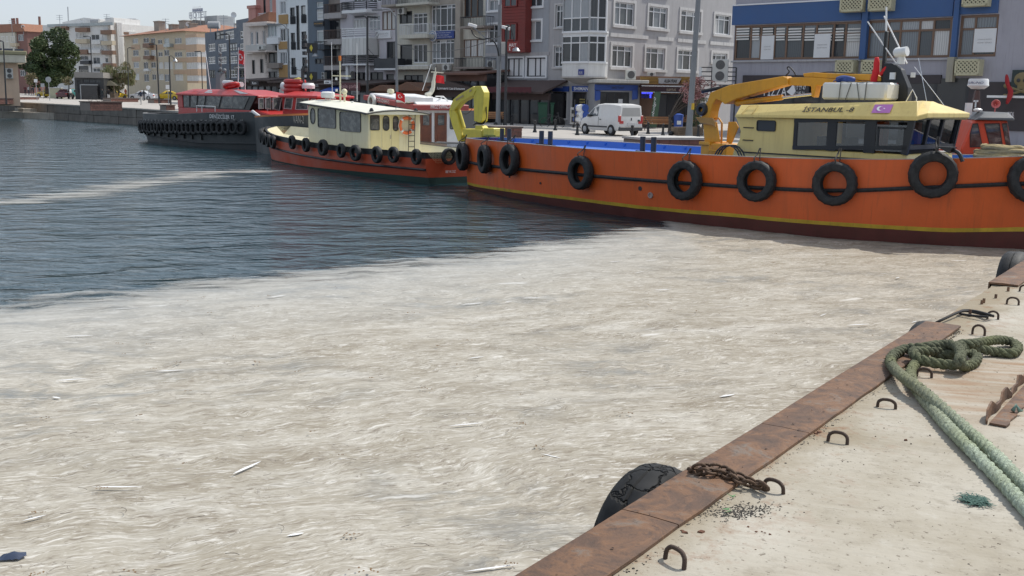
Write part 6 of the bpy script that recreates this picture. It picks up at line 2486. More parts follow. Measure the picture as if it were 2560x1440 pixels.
text('HOTEL', 'lettering', mat('sign white', (.40, .42, .47), .5), sg, (r[0], 0, r[2]), (1, 0, -.0), (0, 0, 1), r[1] - r[0], r[3] - r[2], bold=.012)
r2 = rect(F, Q1, 1925, 85, 2025, 115, 0)
MB().box(r2[0], r2[1], -.05, .08, r2[2], r2[3]).build('name_panel', mat('grey blue sign panel', (.22, .25, .33), .5), sg)
text('HAZAL HOTEL', 'lettering', LETTERW, sg, (r2[0] + .25, -.05, r2[2] + .3), (1, 0, 0), (0, 0, 1), r2[1] - r2[0] - .5, .75, lift=.03)
b = MB()
for u in (.08, .37, .65, .95):
 x = r[0] + (r[1] - r[0]) * u
 b.bar((x, .12, zt - 1), (x, .12, r[3] if u in (.08, .95) else r2[3]), .12)
b.bar((r[0], .14, r[2]), (r[1], .14, r[2]), .1)
b.bar((r[0], .14, r[3]), (r[1], .14, r[3]), .1)
b.build('sign_frame', STEEL, sg)

# ---- navy glass block
F = fr_d(517, 150, 624, 132)
zt = F.at(570, 73)[1]
gl = []
for (x0, x1) in ((2082, 2152), (2178, 2265), (2287, 2370), (2397, 2488)):
 for (y0, y1) in ((437, 515), (568, 640), (702, 780)):
  gl.append((x0, y0 - (x0 > 2200) * 6, x1, y1 - (x0 > 2200) * 4, 3, (.38,), 'w' if (x0 + y0) % 3 else 'k'))
gl += [(2150, 312, 2235, 395, 2, (.5,), 'k'), (2250, 310, 2340, 395, 2, (.5,), 'w'), (2400, 306, 2486, 388, 3, (.5,), 'w')]
h = bld('office_block', 'navy clad glass block with a stepped top left of the chimneyed old house', F, 0, F.L, base(F), zt, 12, PNAV, Q1, gl, True, fw=.09)
r = rect(F, Q1, 2362, 190, 2492, 300, 0)
MB().box(r[0], r[1], .0, 6, zt, r[3]).build('roof_tower', PNAV, h)
r = rect(F, Q1, 2302, 525, 2465, 560, -.1)
text('ENGLISH TIME', 'lettering', LETTERW, h, (r[0], -.12, r[2] + .2), (1, 0, 0), (0, 0, 1), r[1] - r[0], (r[3] - r[2]) * .7)
r = rect(F, Q1, 2335, 655, 2488, 694, -.15)
MB().box(r[0], r[1], -.15, .0, r[2], r[3]).build('sign_board', DARK, h)
text('Cafe Restoran', 'lettering', LETTERW, h, (r[0] + .2, -.16, r[2] + (r[3] - r[2]) * .32), (1, 0, 0), (0, 0, 1), r[1] - r[0] - .4, (r[3] - r[2]) * .4)

# ---- old chimneyed house and its neighbours (second zoom)
F = wfr(612, 672)
zt = F.at(640, 55)[1]
h = bld('old_house', 'ornate cream old house with a tall red chimney and a deep cornice', F, 0, F.L, base(F), zt, 10, POLD, Q2,
  [(103, 322, 132, 450, 1), (155, 315, 182, 445, 1), (226, 306, 256, 440, 1), (120, 600, 150, 740, 1, (), 'd'), (200, 590, 235, 730, 1, (), 'd')], True)
bands(h, F, Q2, [('cornice', 45, 232, 268, 258, POLD, .5), ('string_course', 50, 520, 262, 540, POLD, .3), ('balcony_front', 55, 448, 262, 505, mat('pale balustrade', (.5, .49, .47), .7), 1.0), ('balcony_slab', 50, 505, 266, 522, POLD, 1.15)])
r = rect(F, Q2, 84, 85, 158, 215, 2)
b = MB()
b.box(r[0], r[1], 2, 3.2, zt - 1, r[3])
b.box(r[0] - .1, r[1] + .1, 1.9, 3.3, r[3], r[3] + .3)
b.build('chimney', PPINK, h)
b = MB()
b.prism([(0, zt), (F.L, zt), (F.L, zt + .9), (F.L * .5, zt + .5)], .2, 9)
b.build('roof', TILE, h)
F = wfr(646, 697, 2.5)
h = bld('town_house', 'dusty pink house rising behind the ornate cream old house', F, 0, F.L, base(F), F.at(660, -60)[1], 9, PPINK, Q2, [(232, -40, 258, 190, 1, (), 'd'), (292, -20, 322, 120, 1, (), 'g')], True)
balcony(h, F, Q2, 180, 130, 330, 212, 195, .8, PPINK, FWHITE)
F = wfr(664, 698)
h = bld('town_house', 'narrow house with glazed balconies between the pink house and the ochre panels', F, 0, F.L, base(F), F.at(680, 62)[1], 9, mat('grey beige render', (.38, .36, .34), .85, streak=.4), Q2,
  [(270, 250, 380, 372, 3, (), 'g'), (275, 455, 386, 628, 2, (), 'd'), (285, 715, 380, 800, 2, (), 'd')], True)
bands(h, F, Q2, [('balcony_front', 266, 374, 382, 440, FWHITE, .25), ('balcony_front', 270, 630, 388, 682, PBRN, .5), ('roof_edge', 262, 236, 384, 250, FWHITE, .3)])
F = wfr(695, 722)
h = bld('town_house', 'slim house of ochre panels and white framed windows', F, 0, F.L, base(F), F.at(705, -60)[1], 9, FWHITE, Q2, [(400, 12, 472, 140, 2), (400, 282, 482, 412, 3), (396, 522, 484, 640, 3)], True)
bands(h, F, Q2, [('ochre_panel', 384, 146, 476, 240, POCH, .08), ('ochre_panel', 384, 415, 480, 492, POCH, .08), ('ochre_panel', 388, 648, 488, 790, POCH, .08)])
F = wfr(719, 773)
h = bld('town_house', 'white house with tall dark windows and a dark central stair slit', F, 0, F.L, base(F), F.at(745, -60)[1], 9, mat('cool white render', (0.742, 0.768, 0.780), .7, var=.04, streak=.3), Q2,
  [(500, 75, 548, 240, 1, (.5,), 'k'), (562, 55, 596, 500, 1, (.2, .4, .6, .8), 'd'), (610, 55, 656, 230, 1, (.5,), 'k'), (508, 328, 551, 496, 1, (.5,), 'k'), (614, 315, 664, 490, 1, (.5,), 'k'), (512, 580, 556, 746, 1, (.5,), 'k'), (622, 574, 668, 745, 1, (.5,), 'k')])
for w in ((500, 165, 548, 240), (610, 150, 656, 230), (508, 420, 551, 496), (614, 410, 664, 490), (512, 670, 556, 746), (622, 665, 668, 745)):
 r = rect(F, Q2, *w, -.1)
 b = MB()
 for k in range(7):
  x = r[0] + (r[1] - r[0]) * k / 6
  b.bar((x, -.06, r[2]), (x, -.06, r[3]), .03)
 b.bar((r[0], -.06, r[3]), (r[1], -.06, r[3]), .04)
 b.box(r[0], r[1], -.04, -.03, r[2], r[3])
 b.build('window_guard', FDARK, h)
F = wfr(772, 812)
h = bld('town_house', 'slate blue house with gold lettering beside the white house', F, 0, F.L, base(F), F.at(790, -60)[1], 9, PSLT, Q2, [(765, 20, 832, 75, 1, (), 'g'), (765, 92, 832, 200, 1, (.35, .7), 's'), (765, 300, 836, 440, 1, (.9,), 'g'), (750, 585, 832, 640, 2, (), 'd')], True)
r = rect(F, Q2, 736, 214, 832, 258, -.15)
MB().box(r[0], r[1], -.15, 0, r[2], r[3]).build('sign_board', DARK, h)
text('KANGAROO', 'lettering', mat('gold lettering', (.55, .30, .05), .4), h, (r[0] + .1, -.16, r[2] + .15), (1, 0, 0), (0, 0, 1), r[1] - r[0] - .2, r[3] - r[2] - .3, bold=.01)
balcony(h, F, Q2, 740, 415, 845, 500, 492, .9, DARK, DARK)
F = wfr(811, 856, .6)
h = bld('town_house', 'brown grey house with three stacked balconies', F, 0, F.L, base(F), F.at(830, -60)[1], 9, PBRN, Q2, [(880, 40, 1000, 120, 2, (), 'd'), (880, 200, 1000, 385, 2, (), 'k'), (880, 460, 1000, 640, 2, (), 'd'), (900, 710, 990, 800, 2, (), 'd')], True)
for y0, y1, ys in ((40, 185, 130), (300, 446, 392), (565, 702, 655)):
 balcony(h, F, Q2, 835, y0, 1012, y1, ys, 1.2, mat('grey balcony slab', (.40, .38, .37), .8, streak=.6), mat('brown railing', (.12, .085, .07), .6))
F = wfr(853, 920)
h = bld('apartment_block', 'lilac house with rounded white balconies and a shuttered bay', F, 0, F.L, base(F), F.at(885, -60)[1], 9, PLIL, Q2, [(1128, 190, 1262, 285, 4), (1145, 722, 1262, 820, 3, (), 'd'), (1130, -40, 1250, 15, 3)], True)
balcony(h, F, Q2, 1014, 18, 1262, 130, 98, 1.2, FWHITE, DARK, 'rails')
balcony(h, F, Q2, 1014, 284, 1268, 385, 368, 1.2, FWHITE, FWHITE, 'rails')
r = rect(F, Q2, 1016, 385, 1272, 560, -1.2)
for k in range(7):
 x0 = r[0] + (r[1] - r[0]) * k / 7
 MB().box(x0 + .015, x0 + (r[1] - r[0]) / 7 - .015, -1.2, -.02, r[2], r[3]).build('shutter_panel', BLIND, h, bevel=.01)
balcony(h, F, Q2, 1016, 555, 1272, 655, 638, 1.25, FWHITE, DARK, 'rails')
r = rect(F, Q2, 1056, 655, 1080, 870, -1.0)
MB().box(r[0], r[1], -1.0, -.8, r[2], r[3]).build('post', FWHITE, h)
r = rect(F, Q2, 1256, 655, 1280, 870, -1.0)
MB().box(r[0], r[1], -1.0, -.8, r[2], r[3]).build('post', FWHITE, h)
F = wfr(918, 994)
h = bld('apartment_block', 'pale lilac house with a white surgery sign and a dark glass balcony', F, 0, F.L, base(F), F.at(955, -60)[1], 9, PLIL, Q2, [(1288, 150, 1402, 308, 3, (.65,)), (1288, -40, 1410, 22, 3), (1288, 420, 1397, 580, 1, (), 's'), (1420, 112, 1552, 300, 3, (), 'b'), (1465, 416, 1552, 590, 2, (), 'k'), (1300, 722, 1432, 830, 2, (), 'd'), (1460, 740, 1540, 860, 1, (), 'd')], True)
r = rect(F, Q2, 1352, 308, 1502, 384, -.2)
MB().box(r[0], r[1], -.2, 0, r[2], r[3]).build('sign_board', FWHITE, h)
x = r[0] + .12
text('GÖZDE AĞIZ', 'lettering', mat('grey lettering', (.3, .3, .3), .5), h, (r[0] + (r[1] - r[0]) * .28, -.2, r[2] + (r[3] - r[2]) * .52), (1, 0, 0), (0, 0, 1), (r[1] - r[0]) * .6, (r[3] - r[2]) * .22, lift=.02)
text('ve diş polikliniği', 'lettering', mat('grey lettering', (.3, .3, .3), .5), h, (r[0] + (r[1] - r[0]) * .36, -.2, r[2] + (r[3] - r[2]) * .24), (1, 0, 0), (0, 0, 1), (r[1] - r[0]) * .45, (r[3] - r[2]) * .14, lift=.02)
b = MB()
cx, cz_ = r[0] + (r[1] - r[0]) * .14, (r[2] + r[3]) / 2
b.tube([(cx, -.23, cz_ - .25), (cx + .2, -.23, cz_), (cx, -.23, cz_ + .25), (cx - .2, -.23, cz_)], .035, 4, loop=True)
b.build('sign_emblem', mat('grey lettering', (.3, .3, .3), .5), h)
balcony(h, F, Q2, 1340, 585, 1552, 702, 682, 1.1, FWHITE, FDARK, 'solid')
balcony(h, F, Q2, 1408, -20, 1558, 68, 45, 1., PCON, DARK)
F = wfr(991, 1076)
h = bld('apartment_block', 'cream house with white balcony doors and plants on its lower balcony', F, 0, F.L, base(F), F.at(1030, -60)[1], 9, PCRM, Q2, [(1595, 112, 1722, 235, 2, (), 'd'), (1730, 130, 1872, 330, 3, (.8,)), (1600, 446, 1722, 650, 1, (), 'd'), (1730, 442, 1872, 628, 3), (1640, 750, 1832, 842, 3, (), 'd')], True)
balcony(h, F, Q2, 1590, 242, 1872, 384, 345, 1.1, PCRM, FWHITE)
balcony(h, F, Q2, 1580, 655, 1880, 695, 662, .9, PCRM, FWHITE)
balcony(h, F, Q2, 1560, -30, 1885, 52, 28, 1.2, PCRM, DARK)
F = wfr(1073, 1152)
h = bld('apartment_block', 'stained concrete house with two large white window grids', F, 0, F.L, base(F), F.at(1110, -60)[1], 9, PCON, Q2, [(1914, 45, 2156, 312, (.16, .36, .64, .82), (.22, .86)), (1918, 395, 2142, 636, (.18, .36, .62, .82), (.22, .86)), (1960, -60, 2150, -10, 3)])
r = rect(F, Q2, 1952, 308, 2138, 386, -.2)
MB().box(r[0], r[1], -.2, -.1, r[2], r[3]).build('sign_board', mat('navy sign', (.03, .06, .24), .5), h)
for k in range(3):
 text(('ÇANAKKALE DENİZ', 'TİCARET ODASI', 'çanakkale chamber of shipping')[k], 'lettering', LETTERW, h, (r[0] + .25, -.2, r[2] + (r[3] - r[2]) * (.68, .40, .12)[k]), (1, 0, 0), (0, 0, 1), (r[1] - r[0] - .4) * (.9, .75, .95)[k], (r[3] - r[2]) * .16, lift=.012)
r = rect(F, Q2, 1898, 302, 1956, 415, -.25)
rr_ = (r[3] - r[2]) / 2
b = MB()
b.cyl(((r[0] + r[1]) / 2, -.28, (r[2] + r[3]) / 2), ((r[0] + r[1]) / 2, -.16, (r[2] + r[3]) / 2), rr_, 24)
dsc = b.build('sign_disc', FWHITE, h)
b = MB()
cx, cz_ = (r[0] + r[1]) / 2, (r[2] + r[3]) / 2
b.tube([(cx + rr_ * .8 * math.cos(rad(a)), -.30, cz_ + rr_ * .8 * math.sin(rad(a))) for a in range(0, 360, 20)], .03, 4, loop=True)
b.tube(smooth_path([(cx - .2, -.30, cz_ - .05), (cx, -.30, cz_ + .2), (cx + .12, -.30, cz_ + .02), (cx - .05, -.30, cz_ - .3)], 4), .035, 4)
b.build('disc_emblem', mat('blue emblem', (.08, .16, .36), .5), dsc)
r = rect(F, Q2, 2152, -200, 2212, 800, -.35)
MB().box(r[0], min(r[1], F.L + .25), -.35, .02, base(F), r[3]).build('corner_pier', PCON, h)
F = wfr(1150, 1212)
h = bld('apartment_block', 'narrow cream house with brown balcony doors and iron balconies', F, 0, F.L, base(F), F.at(1180, -60)[1], 9, PCRM, Q2, [(2240, -30, 2432, 178, 3, (), 'b'), (2232, 392, 2432, 572, 3, (), 'b')], True)
balcony(h, F, Q2, 2198, 165, 2440, 282, 258, 1.1, PBRN, DARK)
balcony(h, F, Q2, 2135, 580, 2442, 690, 668, 1.3, PBRN, DARK)

# ---- grey and red bay house (third zoom)
F = wfr(1206, 1371)
PGB = mat('cool grey render', (0.330, 0.347, 0.374), .8, var=.06, streak=.35)
zmz = F.at(*Q3(300, 525))[1]
h = bld('town_house', 'grey house with a dark red boarded bay and white window surrounds', F, 0, F.L, base(F), F.at(1290, -60)[1], 9, PGB, Q3,
  [(88, 0, 186, 108, 2), (86, 245, 188, 432, 2), (486, -40, 626, 66, 2), (478, 206, 614, 402, 2), (278, 582, 430, 766, (.36, .68), (), 'p'), (470, 576, 656, 766, (.42, .68), (), 'p')], trim=(FWHITE, .14))
r = rect(F, Q3, 216, -240, 455, 525, -.7)
zb_ = r[2]
nb_ = int((r[3] - zb_) / .22)
b = MB()
b.box(r[0] + .02, r[1] - .02, -.66, 0, zb_, r[3])
bay = b.build('bay', PRED, h)
wr = [rect(F, Q3, 246, 235, 372, 405, -.7), rect(F, Q3, 250, -60, 378, 68, -.7)]
for k in range(nb_):
 z = zb_ + k * .22
 segs = [(r[0], r[1])]
 for w in wr:
  if z + .2 > w[2] and z < w[3]:
   segs = [(r[0], w[0] - .08), (w[1] + .08, r[1])]
 for a, c in segs:
  MB().box(a, c, -.71 - .012 * (k % 2), -.655, z + .006, z + .21).build('weatherboard', PRED, bay, fix=False)
for w in wr:
 MB().box(w[0], w[1], -.70, -.63, w[2], w[3]).build('window_back', FRED, bay)
 window(h, w, 2, (), 'r', .04, y0=-.78, single=True)
bands(h, F, Q3, [('base_band', 52, 524, 690, 560, PG, .05)])
bands(h, F, Q3, [('slat', 52 + k * 14, 800, 60 + k * 14, 835, FWHITE, .03) for k in range(30, 46)])

# ---- grey corner building: waterfront face, glazed corner bay, and the side street face
F = wfr(1369, 1484)
ztop = F.at(1430, -70)[1]
TRIM = mat('pale window surround', (0.550, 0.545, 0.539), .8, var=.06, streak=.4)
zsh = F.at(*Q3(780, 850))[1]
h16 = bld('corner_building', 'grey corner building with a white glazed corner bay and shops below', F, 0, F.L, base(F), ztop, .25, PG, Q3,
          [(758, 48, 834, 272, 2, (.72,)), (742, 462, 832, 670, 2, (.72,)), (724, 920, 868, 1182, 2, (), 'd'), (920, 920, 1142, 1230, 2, (), 'd')], trim=(TRIM, .12))
cor = F.w(F.L, 0, 0)
Fs = Fr((cor.x, cor.y), (cor.x + .686 * 24, cor.y + .727 * 24))
Ls = Fs.at(*Q3(2530, 300))[0] + .5
hs = empty('street_face', (F.L, 0, 0), Fs.rz - F.rz, h16)
holes, wl_ = [], [(1345, 25, 1540, 255), (1685, 70, 1870, 282), (2005, 110, 2205, 318), (2345, 150, 2500, 345), (1318, 455, 1520, 672), (1655, 478, 1846, 694), (1975, 502, 2168, 704), (2320, 532, 2468, 620), (1330, -320, 1545, -90), (1680, -260, 1870, -60)]
for w in wl_:
 holes.append(rect(Fs, Q3, *w))
zb_ = base(F) - .2
b = MB()
wall_mesh(b, 0, Ls, zb_, ztop, holes)
b.face([(0, 0, ztop), (Ls, 0, ztop), (Ls, 10, ztop), (0, 10, ztop)])
b.face([(Ls, 0, zb_), (Ls, 10, zb_), (Ls, 10, ztop), (Ls, 0, ztop)])
b.build('wall', PG, hs, fix=False)
b = MB()
b.box(-.0, F.L - .4, .26, 20, zb_, ztop - .01)
b.build('core', PG, h16)
for k, hh in enumerate(holes):
 window(hs, hh, (.30, .66), (.76,), 'w', .13, .07)
 tb = MB()
 a, c, d, e = hh
 for q in ((a - .2, a, d - .08, e + .2), (c, c + .2, d - .08, e + .2), (a, c, e, e + .2)):
  tb.box(q[0], q[1], -.06, .02, q[2], q[3])
 tb.box(a - .25, c + .25, -.14, .02, d - .2, d - .001)
 tb.build('window_surround', TRIM, hs)
# peeling string course on the street face and quoins on the corner
for k in range(26):
 t = k / 26
 za_, zc_ = Fs.at(*Q3(1300, 340))[1], Fs.at(*Q3(2500, 440))[1]
 x0 = Fs.at(*Q3(1300, 340))[0]
 x = x0 + (Ls - x0) * t
 z = za_ + (zc_ - za_) * t
 if k not in (7, 8, 12, 19):
  MB().box(x, x + Ls / 26 - .02, -.05 - .02 * random.random(), .01, z - .17, z + .10).build('string_course', TRIM, hs)
z = zsh
k = 0
while z < ztop - .6:
 w = .34 if k % 2 else .52
 MB().box(.02, w, -.05, .01, z, z + .42).build('quoin', TRIM, hs)
 z += .45
 k += 1
# corner bay
bx0, bx1 = F.at(*Q3(826, 500), -1.1)[0], F.at(*Q3(1088, 500), -1.1)[0]
pts = [(bx0 - .15, 0), (bx0, -1.1), (bx1, -1.1), (F.at(*Q3(1255, 500), -.1)[0], -.1)]
bay = empty('corner_bay', (0, 0, 0), 0, h16)


def bz(y):
 return F.at(*Q3(960, y), -1.1)[1]


def bay_ring(z, g=0.):
 cx, cy = (bx0 + bx1) / 2, .4
 r_ = [(x + (x - cx) * g, y + (y - cy) * g, z) for x, y in pts]
 return r_ + [(pts[-1][0], .2, z), (pts[0][0], .2, z)]


for nm, y0, y1, m in (('bay_panel', 765, 628, PW), ('bay_spandrel', 362, 318, PW)):
 b = MB()
 b.loft([bay_ring(bz(y0)), bay_ring(bz(y1))])
 b.build(nm, m, bay, fix=True)
b = MB()
b.loft([bay_ring(bz(634), .05), bay_ring(bz(618), .05)])
b.loft([bay_ring(bz(330), .05), bay_ring(bz(314), .05)])
b.build('bay_sill', FWHITE, bay)
b = MB()
b.loft([bay_ring(bz(765), .06), bay_ring(bz(780), .06)])
b.loft([bay_ring(bz(780), .02), bay_ring(bz(835), -.5)])
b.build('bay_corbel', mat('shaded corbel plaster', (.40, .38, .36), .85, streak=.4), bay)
for y0, y1, rows in ((618, 362, (.74,)), (314, -20, (.40,)), (-22, -260, (.4,))):
 za_, zc_ = bz(y0), bz(y1)
 for (p0, p1, n) in ((pts[1], pts[2], 3), (pts[2], pts[3], 2), (pts[0], pts[1], 1)):
  p0, p1 = V((*p0, 0)), V((*p1, 0))
  L = (p1 - p0).length
  ang = math.atan2(p1.y - p0.y, p1.x - p0.x)
  e = empty('bay_glazing', p0, ang, bay) if False else None
  fb = MB()
  u = (p1 - p0) / L
  nn_ = V((-u.y, u.x, 0))
  for k in range(n + 1):
   q = p0 + u * (L * k / n)
   fb.bar(q + V((0, 0, za_)), q + V((0, 0, zc_)), .10 if k in (0, n) else .07)
  for t in (0.,) + rows + (1.,):
   z = za_ + (zc_ - za_) * t
   fb.bar(p0 + V((0, 0, z)), p1 + V((0, 0, z)), .08)
  f = fb.build('window', FWHITE, bay)
  for k in range(n):
   for r0, r1 in zip((0.,) + rows, rows + (1.,)):
    q0, q1 = p0 + u * (L * k / n) + nn_ * .02, p0 + u * (L * (k + 1) / n) + nn_ * .02
    z0_, z1_ = za_ + (zc_ - za_) * r0, za_ + (zc_ - za_) * r1
    b = MB()
    b.face([q0 + V((0, 0, z0_)), q1 + V((0, 0, z0_)), q1 + V((0, 0, z1_)), q0 + V((0, 0, z1_))])
    pn = b.build('pane', GLASS, f, fix=False)
r = rect(F, Q3, 982, 692, 1034, 748, -1.2)
b = MB()
b.box(r[0], r[1], -1.2, -1.12, r[2], r[3])
o = b.build('street_plate', mat('navy street plate', (.02, .04, .22), .4), bay)
text('YALI CAD', 'lettering', LETTERW, o, (r[0] + .08, -1.2, (r[2] + r[3]) / 2 - .12), (1, 0, 0), (0, 0, 1), r[1] - r[0] - .16, .16, lift=.01)
# shop fronts under it
SIGNB = mat('shop sign blue', (.03, .08, .33), .45, var=.05)
r = rect(F, Q3, 724, 862, 880, 915, -.15)
MB().box(r[0], r[1], -.15, .0, r[2], r[3]).build('sign_board', SIGNB, h16)
text('Marmara', 'lettering', LETTERW, h16, (r[0] + .15, -.15, r[2] + .25), (1, 0, 0), (0, 0, 1), (r[1] - r[0]) * .55, (r[3] - r[2]) * .42, .3, lift=.012)
text('av ve balık', 'lettering', LETTERW, h16, (r[0] + (r[1] - r[0]) * .68, -.15, r[2] + .4), (1, 0, 0), (0, 0, 1), (r[1] - r[0]) * .28, (r[3] - r[2]) * .2, lift=.012)
r = rect(F, Q3, 918, 860, 1140, 915, -.15)
MB().box(r[0], r[1], -.15, .0, r[2], r[3]).build('sign_board', SIGNB, h16)
text('SHIMANO', 'lettering', LETTERW, h16, (r[0] + .2, -.15, r[2] + (r[3] - r[2]) * .2), (1, 0, 0), (0, 0, 1), r[1] - r[0] - .4, (r[3] - r[2]) * .62, bold=.018, lift=.012)
r = rect(F, Q3, 1000, 980, 1048, 1060, -.02)
for k, wd_ in enumerate(('CANLI', 'BALIK', 'YEMİ')):
 z0_ = r[3] - (r[3] - r[2]) * (k + 1) / 3
 MB().box(r[0], r[1], -.06, -.03, z0_ + .05, z0_ + (r[3] - r[2]) / 3 - .06).build('window_sticker', mat('yellow sticker', (.5, .42, .15), .5), h16)
 text(wd_, 'lettering', LETTERK, h16, (r[0] + .05, -.06, z0_ + .12), (1, 0, 0), (0, 0, 1), r[1] - r[0] - .1, (r[3] - r[2]) / 3 - .24, bold=.01, lift=.01)
for k, (x, y, m) in enumerate(((745, 960, ORANGE), (768, 965, ORANGE), (790, 970, DARK), (812, 965, DARK), (830, 960, CHROME), (848, 970, DARK))):
 r = rect(F, Q3, x - 11, y - 28, x + 9, y + 38, .02)
 MB().box(r[0], r[1], -.0, .08, r[2], r[3]).build('hanging_goods', m, h16, bevel=.04)

# ticket shop beside it, on the street face
r = rect(Fs, Q3, 1150, 850, 1600, 1260, -1.5)
F20 = fr_d(1487, 73.5, 1600, 74)
x1 = F20.L
zt_ = F20.at(*Q3(1380, 800))[1]
h = bld('shop', 'shop with a deep blue fascia and a stained white canopy right of the bay', F20, 0, x1, base(F20), F20.at(*Q3(1380, 822))[1], 3, mat('grey shop pier', (.3, .3, .31), .7, streak=.3), Q3, [(1200, 920, 1490, 1240, 4, (.6,), 'd')], True)
b = MB()
b.box(-.2, x1 + .3, -1.2, 3.2, zt_ - .22, zt_)
b.build('canopy', mat('stained white canopy', (.5, .49, .45), .8, var=.12, streak=.6), h, bevel=.03)
bands(h, F20, Q3, [('fascia', 1150, 848, 1580, 905, SIGNB, .12), ('blue_pier', 1150, 905, 1196, 1000, SIGNB, .1), ('blue_pier', 1530, 905, 1580, 990, SIGNB, .1)])
r = rect(F20, Q3, 1318, 862, 1442, 888, -.1)
text('DENİZ TİCARET', 'lettering', LETTERK, h, (r[0], -.13, r[2]), (1, 0, 0), (0, 0, 1), r[1] - r[0], r[3] - r[2], bold=.01)
for x, y in ((1178, 960), (1545, 950)):
 r = rect(F20, Q3, x - 24, y - 50, x + 24, y + 50, -.2)
 MB().prism([(r[0], r[2]), (r[1], r[2] + .1), (r[1], r[3]), (r[0], r[3])], -.25, -.2).build('hanging_banner', SIGNB, h)
r = rect(F20, Q3, 1385, 990, 1425, 1032, -.02)
MB().box(r[0], r[1], -.05, .1, r[2], r[3]).build('price_card', PAPER, h)

# kiosk with timber fascia
F21 = fr_d(1600, 75, 1752, 75.5)
h21 = bld('kiosk', 'snack kiosk with a slatted timber fascia and a dark awning', F21, 0, F21.L, base(F21), F21.at(*Q3(1880, 765))[1], 5, mat('brown kiosk wall', (.22, .13, .09), .7, var=.2), Q3, [(1780, 940, 2150, 1290, 4, (), 'd')], True)
for k in range(5):
 y = 768 + k * 15
 for x0, x1 in ((1606, 1782), (2012, 2172)):
  r = rect(F21, Q3, x0, y, x1, y + 11, -.15)
  MB().box(r[0], r[1], -.18, 0, r[2], r[3]).build('timber_slat', mat('amber timber slat', (.42, .24, .06), .5, var=.15, rnd=.1), h21, fix=False)
r = rect(F21, Q3, 1782, 782, 2014, 838, -.25)
MB().prism([(r[0], r[3]), (r[1], r[3]), (r[1] - .25, r[2]), (r[0] + .05, r[2])], -.28, -.02).build('sign_board', mat('pale grey sign', (.52, .51, .49), .4), h21)
text('ALBAYRAK', 'lettering', LETTERK, h21, (r[0] + (r[1] - r[0]) * .24, -.29, r[2] + (r[3] - r[2]) * .22), (1, 0, 0), (0, 0, 1), (r[1] - r[0]) * .58, (r[3] - r[2]) * .6, .2, .02, lift=.012)
r = rect(F21, Q3, 1606, 868, 2050, 905, -1.6)
b = MB()
b.prism([(-.3, r[3] + .10), (-1.8, r[3]), (-1.8, r[3] - .08), (-.3, r[3])], r[0], r[1], 'yz')
b.box(r[0], r[1], -1.82, -1.78, r[2] - .1, r[3])
aw = b.build('awning', mat('plum awning cloth', (.055, .03, .035), .8), h21)
text('ALBAYRAK', 'lettering', mat('dull gold lettering', (.45, .36, .26), .5), aw, (r[0] + (r[1] - r[0]) * .56, -1.83, r[2] - .02), (1, 0, 0), (0, 0, 1), (r[1] - r[0]) * .22, .17, lift=.012)
b = MB()
b.bar((r[0], -1.85, r[3] + .05), (r[1], -1.85, r[3] + .05), .07)
b.bar((r[0], -1.85, r[2] - .12), (r[1], -1.85, r[2] - .12), .05)
b.build('awning_rail', CHROME, aw)
r = rect(F21, Q3, 1612, 910, 1725, 982, -1.2)
led = thing('led_sign', 'glowing blue moving text sign under the kiosk awning', 'sign', F21.A, F21.rz)
MB().box(r[0], r[1], -1.25, -1.15, r[2], r[3]).build('panel', mat('led panel dark blue', (.01, .012, .2), .4), led)
k = NT('blue led light')
k.b.inputs['Emission Color'].default_value = (.05, .06, 1, 1)
k.b.inputs['Emission Strength'].default_value = 1.6
k.base((.02, .02, .3))
b = MB()
b.face([(r[0] + .02, -1.255, r[2] + .3), (r[1] - .02, -1.255, r[2] + .3), (r[1] - .02, -1.255, r[3] - .03), (r[0] + .02, -1.255, r[3] - .03)])
b.face([(r[0] + .6, -1.255, r[2] + .02), (r[1] - .1, -1.255, r[2] + .02), (r[1] - .1, -1.255, r[2] + .28), (r[0] + .6, -1.255, r[2] + .28)])
b.build('lit_field', k.m, led, fix=False)
text('TOST', 'lettering', mat('pale led', (.5, .55, .9), .4), led, (r[0] + .15, -1.26, (r[2] + r[3]) / 2 + .05), (1, 0, 0), (0, 0, 1), r[1] - r[0] - .3, .5, lift=.01)
text('75 TL', 'lettering', mat('pale led', (.5, .55, .9), .4), led, (r[0] + .75, -1.26, r[2] + .15), (1, 0, 0), (0, 0, 1), r[1] - r[0] - 1.0, .5, lift=.01)

# ---- blue office building
F17 = wfr(1829, 2620)
zsl = F17.at(*Q4(600, 512))[1]
b0, b1 = F17.at(*Q4(105, 300))[0], F17.L + 4


def fx17(x, y=350):
 return F17.at(*Q4(x, y))[0]


def win17(xs, y0, y1, yt):
 r = rect(F17, Q4, xs[0], y0, xs[-1], y1)
 X = [fx17(x) for x in xs]
 return (xs[0], y0, xs[-1], y1, [(x - X[0]) / (X[-1] - X[0]) for x in X[1:-1]], ((F17.at(*Q4((xs[0] + xs[-1]) / 2, yt))[1] - r[2]) / (r[3] - r[2]),), 'b')


